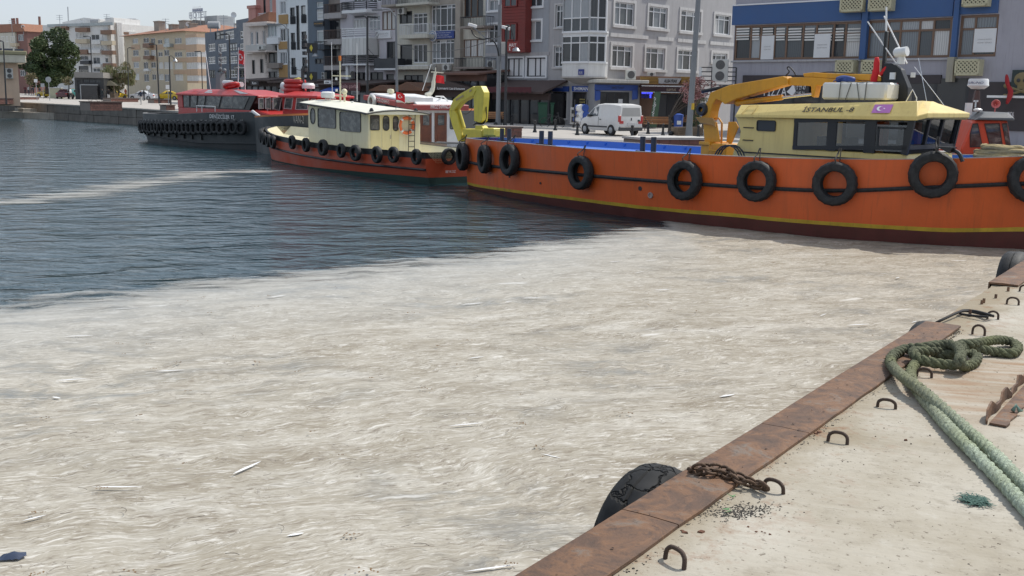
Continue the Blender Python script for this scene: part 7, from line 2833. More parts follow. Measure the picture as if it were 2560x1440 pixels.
h17 = bld('office_building', 'blue panelled office building with brown window bands behind the cabin boat', F17, 0, F17.L, base(F17), F17.at(2200, -110)[1], 14, PLI2, Q4,
          [win17((118, 252, 337, 452, 553, 692, 803, 950, 1050, 1190), 198, 500, 288), win17((1240, 1408, 1512, 1672, 1790, 1945), 160, 488, 258), win17((2015, 2140, 2335), 125, 478, 242)], fw=.11)
bands(h17, F17, Q4, [('blue_panel', 103, 20, 1192, 190, PBLU, .10), ('blue_panel', 1252, -20, 1962, 150, PBLU, .10), ('blue_panel', 2015, -60, 2345, 115, PBLU, .10), ('pilaster', 1196, -300, 1246, 500, PBLU, .28), ('pilaster', 1968, -300, 2012, 480, PBLU, .28), ('panel_top_edge', 103, 10, 1192, 22, FWHITE, .14), ('sill_band', 90, 500, 1960, 515, PG, .12),
                     ('pipe_box', 1905, 480, 1962, 690, mat('stained duct', (.33, .31, .25), .8, streak=.6), .5), ('dark_fascia', 190, 632, 1860, 700, mat('brown black fascia', (.05, .042, .045), .7, var=.3), .12), ('dark_fascia', 2080, 690, 2700, 1100, mat('brown black fascia', (.05, .042, .045), .7, var=.3), .10)])
for x0, x1, y in ((345, 450, 300), (790, 925, 285), (2135, 2320, 240)):
 r = rect(F17, Q4, x0, y, x1, y + 200)
 MB().box(r[0], r[1], .02, .06, r[2], r[3]).build('window_poster', PAPER, h17)
 for k in range(2):
  text('ÇANAKKALE GÜMRÜK' if k else 'HİZMET BİNASI', 'lettering', mat('grey lettering', (.3, .3, .3), .5), h17, (r[0] + .2, .018, (r[2] + r[3]) / 2 - .15 + .16 * k), (1, 0, 0), (0, 0, 1), r[1] - r[0] - .4, .09, lift=.004)
r = rect(F17, Q4, 138, 212, 1185, 288)
for k in range(9):
 xa = fx17((118, 252, 337, 452, 553, 692, 803, 950, 1050)[k]) + .12
 xc = fx17((252, 337, 452, 553, 692, 803, 950, 1050, 1190)[k]) - .12
 for j in range(5):
  MB().box(xa, xc, .035, .075, r[3] - .04 - j * .16 - .09 - k * .03, r[3] - .04 - j * .16 - k * .03).build('blind_slat', BLIND, h17, fix=False)
r = rect(F17, Q4, 200, 660, 2080, 1010, 0)
MB().box(r[0], r[1], -.08, .02, base(F17), r[3]).build('shop_front', DARKIN, h17)
for k in range(9):
 x = r[0] + (r[1] - r[0]) * k / 8
 MB().box(x - .08, x + .08, -.1, .0, base(F17), r[3]).build('shop_post', DARK, h17)
r = rect(F17, Q4, 330, 745, 745, 815, -.4)
MB().box(r[0] - .6, r[1], -.4, -.25, r[2], r[3] + .25).build('sign_board', mat('black sign', (.03, .025, .03), .4), h17)
xp = F17.at(*Q4(372, 780), -.4)[0]
xq = F17.at(*Q4(562, 780), -.4)[0]
text('PİZZA', 'lettering', LETTERW, h17, (xp, -.41, r[2] + .05), (1, 0, 0), (0, 0, 1), xq - xp, .72, lift=.015)
xa, xc = F17.at(*Q4(622, 780), -.4)[0], F17.at(*Q4(720, 780), -.4)[0]
text('217 77 47', 'lettering', LETTERW, h17, (xa, -.41, r[2] + .42), (1, 0, 0), (0, 0, 1), xc - xa, .24, lift=.015)
text('212 85 21', 'lettering', LETTERW, h17, (xa, -.41, r[2] + .08), (1, 0, 0), (0, 0, 1), (xc - xa) * .9, .24, lift=.015)
b = MB()
xm_ = F17.at(*Q4(600, 780), -.4)[0]
b.prism([(xm_ - .3, r[2] + .3), (xm_ + .1, r[2] + .05), (xm_ + .3, r[2] + .35), (xm_ + .1, r[2] + .75), (xm_ - .1, r[2] + .5)], -.43, -.41)
b.build('sign_emblem', LETTERW, h17)
# dark green sign with skull and crossed bones
r = rect(F17, Q4, 2452, 588, 2640, 800, -.3)
sk = thing('pirate_sign', 'dark green sign board with a gold skull and crossed bones', 'sign', F17.A, F17.rz)
MB().box(r[0], r[1], -.3, -.2, r[2], r[3]).build('board', mat('bottle green board', (.02, .035, .035), .5), sk)
GOLD = mat('gold emblem', (.20, .155, .07), .5, var=.15)
cx, cz_ = F17.at(*Q4(2545, 690), -.3)
b = MB()
b.sphere((cx, -.33, cz_ + .12), .42, 12, 8, (1, .15, .9))
b.box(cx - .2, cx + .2, -.36, -.3, cz_ - .36, cz_ - .1)
b.build('skull', GOLD, sk, smooth=True)
b = MB()
for s_ in (-1, 1):
 b.tube([(cx - s_ * .75, -.34, cz_ - .72), (cx + s_ * .75, -.34, cz_ - .22)], .07, 6)
 for q in ((cx - s_ * .78, cz_ - .74), (cx + s_ * .78, cz_ - .2)):
  b.sphere((q[0], -.34, q[1]), .13, 8, 5, (1, .5, 1))
b.build('crossed_bones', GOLD, sk, smooth=True)
b = MB()
for s_ in (-1, 1):
 b.sphere((cx + s_ * .16, -.42, cz_ + .08), .10, 8, 5, (1, .3, 1))
b.build('eye_socket', DARK, sk, smooth=True)


# ================================================================== STREET LEVEL
def leafy(name, label, base_p, trunk_r, trunk_h, blobs, n, size, mats_, droop=0., limbs=7, cat='tree', group=None, bark=None):
 """trunk and limbs, and a crown of small leaf faces gathered in clumps"""
 t = thing(name, label, cat, base_p, 0, group)
 bark = bark or mat('grey brown bark', (.10, .08, .065), .9, var=.3, bump=.5)
 b = MB()
 b.tube(smooth_path([(0, 0, -.2), (.05, 0, trunk_h * .5), (0, .05, trunk_h)], 3), [trunk_r * (1.15 - .06 * i) for i in range(7)], 7)
 for i in range(limbs):
  c = V(random.choice(blobs)[:3])
  m = V((c.x * .4, c.y * .4, trunk_h + (c.z - trunk_h) * .45))
  b.tube(smooth_path([(0, 0, trunk_h * .8), m, c], 3), [trunk_r * (.55 - .07 * k) for k in range(7)], 5)
 b.build('trunk', bark, t, smooth='all')
 b = MB()
 tot = sum(q[3] ** 2 for q in blobs)
 for (x, y, z, r) in blobs:
  tint = random.randrange(len(mats_))
  for i in range(int(n * r * r / tot)):
   d = V((random.gauss(0, 1), random.gauss(0, 1), random.gauss(0, 1))).normalized() * r * random.uniform(.55, 1.04) ** .6
   c = V((x, y, z)) + V((d.x, d.y, d.z * .8))
   b.k = tint if random.random() < .7 else random.randrange(len(mats_))
   s = size * random.uniform(.6, 1.3)
   u = V((random.gauss(0, 1), random.gauss(0, 1), random.gauss(0, .6))).normalized() * s
   w = u.cross(V((random.gauss(0, 1), random.gauss(0, 1), random.gauss(0, 1)))).normalized() * s * .5
   if droop:
    u = V((random.gauss(0, .15), random.gauss(0, .15), -1)) * s * droop
   b.face([c - u * .5, c + w * .5, c + u * .5, c - w * .5])
 b.build('crown', mats_, t, fix=False)
 return t


LEAF = [mat('leaf green dark', (.035, .06, .022), .6, var=.3), mat('leaf green mid', (.06, .095, .032), .6, var=.3), mat('leaf green light', (.10, .13, .05), .6, var=.3)]
WILL = [mat('willow green', (.15, .16, .07), .7, var=.3), mat('willow tan', (.19, .16, .09), .7, var=.3)]
BLOS = [mat('pink blossom', (.48, .22, .21), .7, var=.3), mat('pale blossom', (.55, .33, .31), .7, var=.3), mat('russet leaf', (.2, .09, .07), .7)]
Yt = 168.
tb_ = D(120, 232, Yt)
bl = []
for i in range(46):
 while True:
  u, v = random.uniform(-1, 1), random.uniform(-1, 1)
  if u * u + v * v < 1:
   break
 c = D(121 + u * 66 * (1 - .25 * max(0, -v)), 148 - v * 66 - u * 4, Yt + random.uniform(-3, 3)) - tb_
 bl.append((c.x, c.y, c.z, random.uniform(.9, 1.6)))
leafy('plane_tree', 'big dark green leafy tree on the left shore', tb_, .4, 3., bl, 17000, .46, LEAF)
tb_ = D(297, 236, 164)
bl = []
for i in range(30):
 c = D(random.gauss(300, 22), random.gauss(192, 10), 164 + random.uniform(-2, 2)) - tb_
 bl.append((c.x, c.y, c.z, random.uniform(.7, 1.15)))
leafy('willow_tree', 'thin pale olive willow in front of the sand beige block', tb_, .12, 1.6, bl, 3600, .38, WILL, 1.6, 12)
for x, y, r in ((74, 197, 8), (172, 200, 9)):
 tb_ = D(x, 225, 160)
 c = D(x, y, 160) - tb_
 leafy('shrub', 'small tan street tree under the big tree, near the ' + ('red brown block' if x < 100 else 'grey kiosk'), tb_, .08, 1.2, [(c.x + random.gauss(0, .4), random.gauss(0, .3), c.z + random.gauss(0, .3), .5) for k in range(6)], 500, .26, WILL, 0, 3)
tb_ = G(1672, 332)
bl = []
for i in range(34):
 t = random.random()
 c = D(random.gauss(1742 - 12 * t, 14 + 14 * t), random.uniform(196, 250), tb_.y + random.uniform(-.6, .9)) - tb_
 bl.append((c.x, c.y, c.z, .30))
leafy('blossom_tree', 'leaning bare limbed tree with pink blossom beside the grey lamp pole', tb_, .10, 1.1, bl, 3200, .12, BLOS, 0, 16)
tb_ = G(1755, 338)
leafy('potted_shrub', 'dark green shrub in a box beside the grey lamp pole', tb_ + V((0, .2, .3)), .05, .5, [(random.gauss(0, .3), random.gauss(0, .25), .9 + random.gauss(0, .45), .35) for k in range(12)], 1500, .10, LEAF, 0, 3, 'shrub')

# ------------------------------------------------------------------ lamps and poles
POLE = mat('grey lamp pole', (.19, .205, .22), .5, .3, var=.15)


def pole(label, bx, by, tx, ty, r, m, arm=None, Y=None, name='street_lamp', extra=None, head='flat'):
 p = G(bx, by) if Y is None else D(bx, by, Y)
 p.z = gz(p.x, p.y) - .05
 top = D(tx, ty, p.y)
 o = thing(name, label, 'street lamp' if name == 'street_lamp' else 'pole', p, 0)
 h = top.z - p.z
 b = MB()
 b.tube([(0, 0, 0), (0, 0, .6), (top.x - p.x, 0, h)], [r * 1.25, r, r * .75], 8)
 b.build('pole', m, o, smooth=True)
 if arm:
  for ax, ay in arm:
   a = D(ax, ay, p.y) - p
   b = MB()
   b.tube(smooth_path([(top.x - p.x, 0, h - .1), (top.x - p.x + (a.x - top.x + p.x) * .4, 0, max(h, a.z) + .02), (a.x, 0, a.z)], 3), r * .45, 6)
   b.build('arm', m, o)
   b = MB()
   if head == 'flat':
    s = 1 if a.x > top.x - p.x else -1
    b.prism([(a.x - s * .2, a.z - .02), (a.x + s * .55, a.z - .08), (a.x + s * .6, a.z + .03), (a.x - s * .15, a.z + .09)], -.16, .16)
   else:
    b.lathe([(.03, .25), (.10, .12), (.30, -.14), (.28, -.17), (.05, -.10)], 14, (a.x, 0, a.z))
   b.build('lamp_head', m if head == 'flat' else STEEL, o, smooth=True)
 if extra:
  extra(o, p)
 return o


pole('black lamp post on the quay left of the two standing people', 232, 244, 226, 92, .10, DARK, [(217, 91)])
pole('black lamp post between the white saloon and the yellow taxi', 397, 238, 391, 112, .10, DARK, [(384, 111)], 135)
pole('black lamp post with a hanging lantern, left of the charcoal launch', 427, 262, 423, 140, .10, DARK, [(438, 150)], None, head='bell')
pole('tall black lamp post before the navy glass block', 577, 222, 573, 87, .10, DARK, [(564, 86)], 118)
pole('black lamp post before the small kiosk at the left edge', 15, 243, 8, 104, .09, DARK, [(1, 103)], 116)
pole('tall black lamp post before the lilac house with shutters', 919, 262, 918, 46, .10, DARK, [(906, 42), (924, 43)], 80)
pole('grey lamp pole with a long arm before the cream balconies', 993, 262, 990, 40, .11, POLE, [(950, 25)], 78)
pole('grey lamp pole with a long arm before the ochre panels', 723, 240, 720, 72, .10, POLE, [(684, 61)], 95)
pole('thin black lamp post before the sand beige block', 321, 232, 319, 121, .07, DARK, [(326, 120)], 150)
pole('thin black lamp post by the sand beige corner bay', 506, 225, 503, 130, .07, DARK, [(498, 129)], 140)
p_ = pole('pale grey steel pole carrying cameras beside the restaurant awning', 1245, 315, 1250, 12, .16, POLE, None, name='camera_pole')


def cam_on(o, Y, pts, lens):
 b = MB()
 for a, c in zip(pts, pts[1:]):
  b.bar(D(*a, Y) - o.location, D(*c, Y) - o.location, .07)
 b.build('bracket', POLE, o)
 q = D(*lens, Y) - o.location
 b = MB()
 b.bar(q + V((-.3, -.1, .08)), q + V((.25, .1, -.06)), .2, .2)
 b.build('camera', WHITE, o, bevel=.02)


cam_on(p_, p_.location.y, [(1250, 78), (1225, 77), (1198, 80), (1180, 66)], (1182, 64))
cam_on(p_, p_.location.y, [(1250, 98), (1215, 96), (1196, 80)], (1265, 70))
b = MB()
Yp = p_.location.y - .2
b.tube(smooth_path([D(x, y, Yp) - p_.location for x, y in ((1178, 72), (1185, 88), (1205, 98), (1225, 97), (1240, 112), (1247, 140))], 4), .045, 5)
b.build('cable', BLACK, p_, smooth='all')
q = D(1262, 120, Yp) - p_.location
MB().box(q.x - .25, q.x + .15, -.1, .15, q.z - .4, q.z + .4).build('junction_box', mat('pale box', (.45, .46, .44), .6), p_, bevel=.02)


def icsign(o, p):
 a, c = D(1270, 108, p.y - .1) - p, D(1280, 126, p.y - .1) - p
 MB().box(a.x - .05, a.x + .65, -.1, -.05, c.z - .05, a.z + .1).build('sign_board', FRED, o)
 text('ART', 'lettering', LETTERW, o, (a.x + .05, -.1, a.z - .22), (1, 0, 0), (0, 0, 1), .5, .2, lift=.02)
 text('İ C', 'lettering', LETTERW, o, (a.x + .05, -.1, c.z), (1, 0, 0), (0, 0, 1), .5, .22, lift=.02)


pole('slim black lamp post with a bell lantern before the red bay', 1263, 316, 1267, 68, .10, DARK, [(1290, 122)], None, extra=icsign, head='bell')


def band_(o, p):
 q = D(1728, 266, p.y) - p
 MB().cyl((q.x, 0, q.z - .18), (q.x, 0, q.z + .18), .175, 10).build('yellow_band', YELLOW, o, smooth=True)


pole('tall pale grey pole before the pink blossom, with a yellow band', 1722, 341, 1748, -30, .18, POLE, None, name='flag_pole', extra=band_)


def dia(o, p):
 for y in (120, 192):
  q = D(778, y, p.y - .15) - p
  MB().box(q.x - .4, q.x + .5, -.12, -.02, q.z - .42, q.z + .42).build('sign_box', DARK, o)
  MB().prism([(q.x - .14, q.z), (q.x, q.z - .3), (q.x + .14, q.z), (q.x, q.z + .3)], -.16, -.12).build('yellow_diamond', mat('sign yellow', (.6, .5, .06), .5), o)


pole('lantern post with two black signs and yellow diamonds', 772, 240, 771, 130, .08, DARK, [(788, 137)], 92, extra=dia, head='bell')

# ------------------------------------------------------------------ vehicles
CARGLASS = mat('car glass', (.02, .025, .03), .08, var=.05, coat=.6)
TYRE_B = mat('road tyre', (.02, .02, .021), .8)


def ring_c(st):
 x, zb, zm, zt, w, wt = st
 h = [(-w * .94, zb), (-w, zb + .12), (-w, zm - .05), (-w * .97, zm), (-wt, zt - .06), (-wt * .82, zt)]
 return [V((x, y, z)) for y, z in h] + [V((x, -y, z)) for y, z in reversed(h)]


def vehicle(label, p, rz, sts, wheels, wr, side, front, rear, m, cat='car', name='parked_car', extra=None, group=None):
 o = thing(name, label, cat, p, rz, group)
 b = MB()
 b.loft([ring_c(s) for s in sts])
 b.build('body', m, o, smooth=True)

 def sec(x, k):
  for a, c in zip(sts, sts[1:]):
   if a[0] <= x <= c[0]:
    t = (x - a[0]) / (c[0] - a[0])
    return ring_c(a)[k].lerp(ring_c(c)[k], t)
  return ring_c(sts[-1])[k]
 for (x0, x1, s0, s1) in side:
  for sg in (1, -1):
   pts = []
   for x, f in ((x0, .06), (x1, .06), (x1 - s1, .9), (x0 + s0, .9)):
    a, c = sec(x, 3), sec(x, 4)
    q = a.lerp(c, f)
    pts.append(V((x, (q.y - .014) * sg, q.z)))
   g = MB()
   g.face(pts)
   g.build('window', CARGLASS, o)
 for nm, (xa, xb) in (('windscreen', front), ('rear_window', rear)):
  if xa is None:
   continue
  a, c = sec(xa, 3), sec(xb, 5)
  d = .02 if nm == 'windscreen' else -.02
  g = MB()
  g.face([(xa + d, a.y * .86, a.z + .03), (xa + d, -a.y * .86, a.z + .03), (xb + d, -c.y * .95, c.z - .03), (xb + d, c.y * .95, c.z - .03)])
  g.build(nm, CARGLASS, o)
 for x in wheels:
  for sg in (1, -1):
   w = max(s[4] for s in sts) - .06
   b = MB()
   b.lathe([(wr * .62, -.09), (wr * .9, -.1), (wr, -.07), (wr, .07), (wr * .9, .1), (wr * .62, .09)], 18, (x, sg * w, wr), 'y')
   k = b.build('wheel', TYRE_B, o, smooth=True)
   b = MB()
   b.lathe([(wr * .6, -.03), (wr * .55, .03), (wr * .2, .05), (0, .05)], 10, (x, sg * (w + .06), wr), 'y')
   b.build('rim', STEEL, k)
 for nm, x, m_, zz in (('headlight', sts[-1][0] - .06, CHROME, .62), ('tail_light', sts[0][0] + .05, REDP, .75)):
  for sg in (1, -1):
   w = max(s[4] for s in sts)
   MB().box(x - .08, x + .08, sg * (w - .32), sg * (w - .05), zz - .07, zz + .08).build(nm, m_, o)
 if extra:
  extra(o)
 return o


SALOON = [(-2.15, .32, .80, .86, .74, .66), (-2.05, .26, .88, .98, .82, .70), (-1.3, .24, .92, 1.02, .86, .70), (-.6, .24, .92, 1.42, .87, .60), (.2, .24, .92, 1.46, .87, .60), (1.0, .24, .90, .98, .87, .66), (1.85, .26, .74, .80, .82, .70), (2.15, .32, .60, .66, .72, .62)]
TAXI = mat('taxi yellow', (.68, .46, .02), .3, var=.04, coat=.5)


def saloon(label, x, y, rz, m, taxi=False, Y=None):
 p = G(x, y) if Y is None else D(x, y, Y)
 p.z = gz(p.x, p.y)

 def ex(o):
  if taxi:
   MB().box(-.2, .05, -.3, .3, 1.46, 1.60).build('roof_sign', WHITE, o)
 return vehicle(label, p, rz, SALOON, (-1.3, 1.32), .32, ((-1.15, -.25, .45, .05), (-.2, .9, .05, .55)), (1.05, .25), (-1.35, -.65), m, extra=ex, group='cars along the left shore')


saloon('yellow taxi left of the cream utility box', 124, 244, rad(165), TAXI, True)
saloon('yellow car half hidden by the grey kiosk', 186, 241, rad(120), TAXI)
saloon('dark red car right of the cream utility box', 163, 247, rad(100), mat('maroon car paint', (.10, .035, .045), .3, coat=.5))
saloon('yellow taxi between the two standing people and the willow', 287, 247, rad(70), TAXI, True)
saloon('white saloon parked behind the walker in a dark jacket', 358, 250, rad(172), mat('white car paint', (.62, .63, .65), .3, var=.03, coat=.5))
saloon('yellow taxi just left of the charcoal launch', 421, 250, rad(178), TAXI, True)
saloon('teal car far off under the big tree', 182, 226, rad(80), mat('teal car paint', (.03, .16, .16), .3, coat=.5), Y=175)

# white van on the quay
pf, pr = G(1468, 334), G(1527, 341)
hd = rad(122)
mid_ = G(1524, 337)
mid_.z = gz(mid_.x, mid_.y)
VAN = [(-1.90, .34, 1.00, 1.62, .80, .70), (-1.86, .30, 1.02, 1.70, .83, .72), (-1.2, .26, 1.04, 1.76, .85, .73), (-.3, .26, 1.04, 1.77, .85, .73), (.35, .26, 1.02, 1.70, .85, .70), (.62, .26, 1.00, 1.58, .85, .68), (1.22, .26, .98, 1.06, .84, .70), (1.62, .28, .88, .93, .82, .66), (1.92, .34, .66, .72, .72, .58)]
VANW = mat('dusty white van paint', (.62, .62, .61), .4, var=.05, streak=.3, grime=(.3, .26, .2))


def vx(o):
 DG = mat('dark grey bumper', (.06, .062, .066), .6)
 MB().box(-1.97, -1.80, -.82, .82, .28, .52).build('rear_bumper', DG, o, bevel=.04)
 MB().box(1.80, 1.96, -.70, .70, .28, .50).build('front_bumper', DG, o, bevel=.04)
 for sg in (1, -1):
  MB().box(-.85, .95, sg * .85, sg * .868, .44, .52).build('rub_strip', DG, o)
  MB().box(-.30, -.14, sg * .855, sg * .875, .86, .90).build('door_handle', DG, o)
  MB().box(.72, .86, sg * .84, sg * 1.0, 1.0, 1.16).build('mirror', DG, o, bevel=.02)
  MB().box(-1.93, -1.82, sg * .70, sg * .845, .78, 1.12).build('tail_lamp', REDP, o, bevel=.01)
  b = MB()
  b.bar((-.02, sg * .853, .5), (-.05, sg * .856, 1.0), .015)
  b.build('door_gap', DG, o)
 MB().box(-1.935, -1.90, -.26, .26, .60, .72).build('number_plate', mat('number plate', (.5, .5, .5), .5), o)
 MB().box(-1.935, -1.90, -.05, .0, .85, 1.0).build('rear_handle', DG, o)
 MB().box(-1.935, -1.90, -.62, -.48, .80, .90).build('badge', DG, o)
 g = MB()
 g.face([(-1.91, .66, 1.08), (-1.91, -.66, 1.08), (-1.905, -.60, 1.55), (-1.905, .60, 1.55)])
 g.build('rear_panel', mat('grey blanked window', (.38, .38, .37), .4), o)


vehicle('small white delivery van parked on the quay before the blue signed shops', mid_, hd, VAN, (-1.22, 1.24), .31, ((.05, 1.12, .02, .52),), (1.22, .45), (None, None), VANW, 'van', 'delivery_van', vx)

# ------------------------------------------------------------------ people
SKIN = (.42, .26, .18)


def person(label, x, y, hd, top, legs, hair=(.03, .025, .02), stride=.0, arms=(.08, .08), bend=0., hcm=1.72, P0=None, z=None, hat=None):
 """one continuous skinned body, coloured as skin, hair, jacket, trousers and shoes"""
 s = hcm / 1.75
 st = stride
 js = {'pelvis': (0, 0, .95), 'waist': (.01 + bend * .1, 0, 1.10), 'chest': (.03 + bend * .35, 0, 1.34 - bend * .08), 'neck': (.03 + bend * .55, 0, 1.49 - bend * .14), 'head': (.05 + bend * .66, 0, 1.58 - bend * .16), 'crown': (.05 + bend * .74, 0, 1.69 - bend * .2)}
 ed = [('pelvis', 'waist'), ('waist', 'chest'), ('chest', 'neck'), ('neck', 'head'), ('head', 'crown')]
 rr = {'pelvis': (.14, .16), 'waist': (.115, .145), 'chest': (.12, .17), 'neck': (.052, .055), 'head': (.088, .078), 'crown': (.062, .06)}
 for sg, k in ((1, 'l'), (-1, 'r')):
  f = st * sg
  a = arms[0 if sg > 0 else 1]
  js.update({'sh' + k: (.02 + bend * .42, sg * .19, 1.41 - bend * .1), 'el' + k: (.0 + bend * .45 - f * .3 + a * .3, sg * .245, 1.14 - bend * .12 + a * .1), 'ha' + k: (.08 + bend * .55 - f * .45 + a * 1.1, sg * (.22 - a * .1), .90 + a * .85),
                   'hip' + k: (0, sg * .095, .90), 'kn' + k: (.03 + f * .55, sg * .10, .50), 'an' + k: (f * .75 - abs(f) * .1, sg * .10, .09), 'to' + k: (f * .75 + .16 - abs(f) * .1, sg * .11, .04)})
  ed += [('chest', 'sh' + k), ('sh' + k, 'el' + k), ('el' + k, 'ha' + k), ('pelvis', 'hip' + k), ('hip' + k, 'kn' + k), ('kn' + k, 'an' + k), ('an' + k, 'to' + k)]
  rr.update({'sh' + k: (.062, .062), 'el' + k: (.046, .046), 'ha' + k: (.036, .036), 'hip' + k: (.095, .095), 'kn' + k: (.062, .062), 'an' + k: (.048, .048), 'to' + k: (.038, .045)})
 ks = list(js)
 me = bpy.data.meshes.new('person')
 me.from_pydata([tuple(c * s for c in js[k]) for k in ks], [(ks.index(a), ks.index(c)) for a, c in ed], [])
 o = bpy.data.objects.new('person', me)
 COL.objects.link(o)
 o.modifiers.new('skin', 'SKIN')
 for k, v in zip(ks, me.skin_vertices[0].data):
  v.radius = tuple(q * s for q in rr[k])
 me.skin_vertices[0].data[0].use_root = True
 ss = o.modifiers.new('sub', 'SUBSURF')
 ss.levels = 1
 m2 = bpy.data.meshes.new_from_object(o.evaluated_get(bpy.context.evaluated_depsgraph_get()))
 o.modifiers.clear()
 o.data = m2
 m2.materials.clear()
 nm = lambda c: 'cloth %d %d %d' % tuple(int(q * 255) for q in c)
 for m in (mat('skin', SKIN, .6), mat(nm(hair), hair, .7), mat(nm(top), top, .85), mat(nm(legs), legs, .85), mat('dark shoe', (.03, .03, .03), .6)):
  m2.materials.append(m)
 hx, hz = js['head'][0] * s, js['head'][2] * s
 for q in m2.polygons:
  c = q.center
  if c.z > hz - .06 and abs(c.y) < .12:
   q.material_index = 1 if (c.z > hz + .05 or c.x < hx - .02) else 0
  elif c.z < .07:
   q.material_index = 4
  elif c.z < .96 * s and abs(c.y) < .2 and not (c.z > .78 and abs(c.y) > .17):
   q.material_index = 3
  elif min((V(c) - V(js['ha' + k]) * s).length for k in 'lr') < .09:
   q.material_index = 0
  else:
   q.material_index = 2
  q.use_smooth = True
 p = P0 or G(x, y)
 o.location = p if z is None else (p.x, p.y, z)
 o.rotation_euler = (0, 0, hd)
 return tag(o, label, 'person')


DJ, LJ, WT = (.018, .022, .03), (.55, .55, .54), (.6, .6, .6)
person('person in a maroon coat in the group beside the small kiosk', 64, 238, rad(-90), (.12, .03, .035), DJ)
person('person in a white shirt in the group beside the small kiosk', 73, 238, rad(-60), LJ, (.03, .04, .07))
person('person in black standing second from right in the kiosk group', 79, 239, rad(200), DJ, DJ)
person('person in dark clothes at the right of the kiosk group', 84, 239, rad(150), (.03, .03, .05), DJ, hair=(.25, .18, .12))
person('person in dark clothes alone left of the yellow taxi', 100, 242, rad(-20), (.02, .025, .03), DJ)
person('person in a long black coat striding before the yellow taxi', 116, 244, rad(170), (.012, .014, .016), DJ, stride=.35, hair=(.4, .36, .32))
person('person in a white shirt and dark trousers walking by the maroon car', 177, 249, rad(-10), WT, DJ, stride=.2)
person('person in a dark jacket standing at the planter with raised hands', 256, 254, rad(70), (.02, .03, .034), (.02, .025, .035), arms=(.45, .1))
person('person in white trousers standing at the planter', 272, 254, rad(80), (.025, .02, .02), WT, arms=(.3, .3), hair=(.06, .04, .03))
person('person in orange behind the low planter by the willow', 315, 246, rad(-120), (.5, .13, .06), (.35, .08, .05))
person('person walking in a dark jacket and pale trousers before the white saloon', 353, 262, rad(-95), (.02, .03, .055), (.45, .44, .42), stride=.28)
person('person in dark clothes just behind the walker in pale trousers', 361, 252, rad(180), DJ, DJ)
person('person in drab dark clothes bending behind the lemon yellow crane', 1172, 335, rad(170), (.05, .055, .04), (.035, .035, .03), bend=.55, arms=(.2, .2))


# ------------------------------------------------------------------ street furniture
def at_ground(x, y):
 p = G(x, y)
 p.z = gz(p.x, p.y)
 return p


b0 = thing('bollard', 'x', 'bollard', (0, 0, 0), 0, 'iron bollards along the kerb')
b = MB()
b.lathe([(.13, 0), (.12, .06), (.085, .14), (.06, .40), (.075, .46), (.05, .52), (.085, .58), (.08, .66), (0, .70)], 12)
b.build('post', BLACK, b0, smooth=True)
BL = [(1279, 312, 'iron bollard between the slim black lamp post and the brick planter'), (1337, 331, 'iron bollard on the kerb left of the van, second from the brick planter'), (1388, 326, 'iron bollard on the kerb before the small shop window'), (1443, 338, 'iron bollard by the front wheel of the white van'), (1580, 345, 'iron bollard behind the rear wheel of the white van'),
      (1620, 335, 'iron bollard by the left end of the wooden bench'), (1657, 340, 'iron bollard before the leaning blossom trunk'), (1745, 344, 'iron bollard right of the tall grey pole')]
for i, (x, y, lab) in enumerate(BL):
 p = at_ground(x, y)
 o = b0 if i == 0 else copy_tree(b0)
 o.location = p
 o['label'] = lab
for x, lab in ((1677, 'low round iron stub left of the wooden planter box'), (1239, 'low round iron stub at the foot of the pale grey pole')):
 b = MB()
 b.sphere((0, 0, .12), .16, 10, 6)
 b.cyl((0, 0, 0), (0, 0, .08), .12, 10)
 tag(b.build('bollard', BLACK, smooth=True, loc=at_ground(x, 339 if x > 1500 else 315)), lab, 'bollard')

WOOD = mat('varnished bench slat', (.34, .17, .075), .5, var=.2, scale=3, rnd=.15)


def bench(label, x, y, rz, L=1.9):
 o = thing('bench', label, 'bench', at_ground(x, y), rz, 'wooden benches on the quay')
 for k in range(3):
  MB().box(-L / 2, L / 2, -.25 + .16 * k, -.12 + .16 * k, .43, .47).build('seat_slat', WOOD, o)
 for k in range(3):
  b = MB()
  b.bar((-L / 2, .27 + .04 * k, .56 + .14 * k), (L / 2, .27 + .04 * k, .56 + .14 * k), .03, .12)
  b.build('back_slat', WOOD, o)
 for x_ in (-L / 2 + .15, L / 2 - .15):
  b = MB()
  b.tube(smooth_path([(x_, -.32, 0), (x_, -.22, .25), (x_, -.28, .42), (x_, .2, .42), (x_, .34, .85)], 3), .03, 5)
  b.tube([(x_, .34, 0), (x_, .18, .42)], .03, 5)
  b.tube(smooth_path([(x_, -.26, .42), (x_, -.3, .62), (x_, .25, .66)], 3), .025, 5)
  b.build('bench_leg', BLACK, o, smooth='all')
 return o


bench('wooden bench with black iron legs before the yellow drinks cooler', 1645, 327, rad(8))
bench('wooden bench behind the white flowered trunk, right of the blue bin', 1712, 320, rad(5), 1.5)
bench('wooden bench at the left of the pale grey camera pole', 1228, 312, rad(-12), 1.9)
bench('short wooden bench right behind the white van', 1598, 322, rad(40), 1.2)


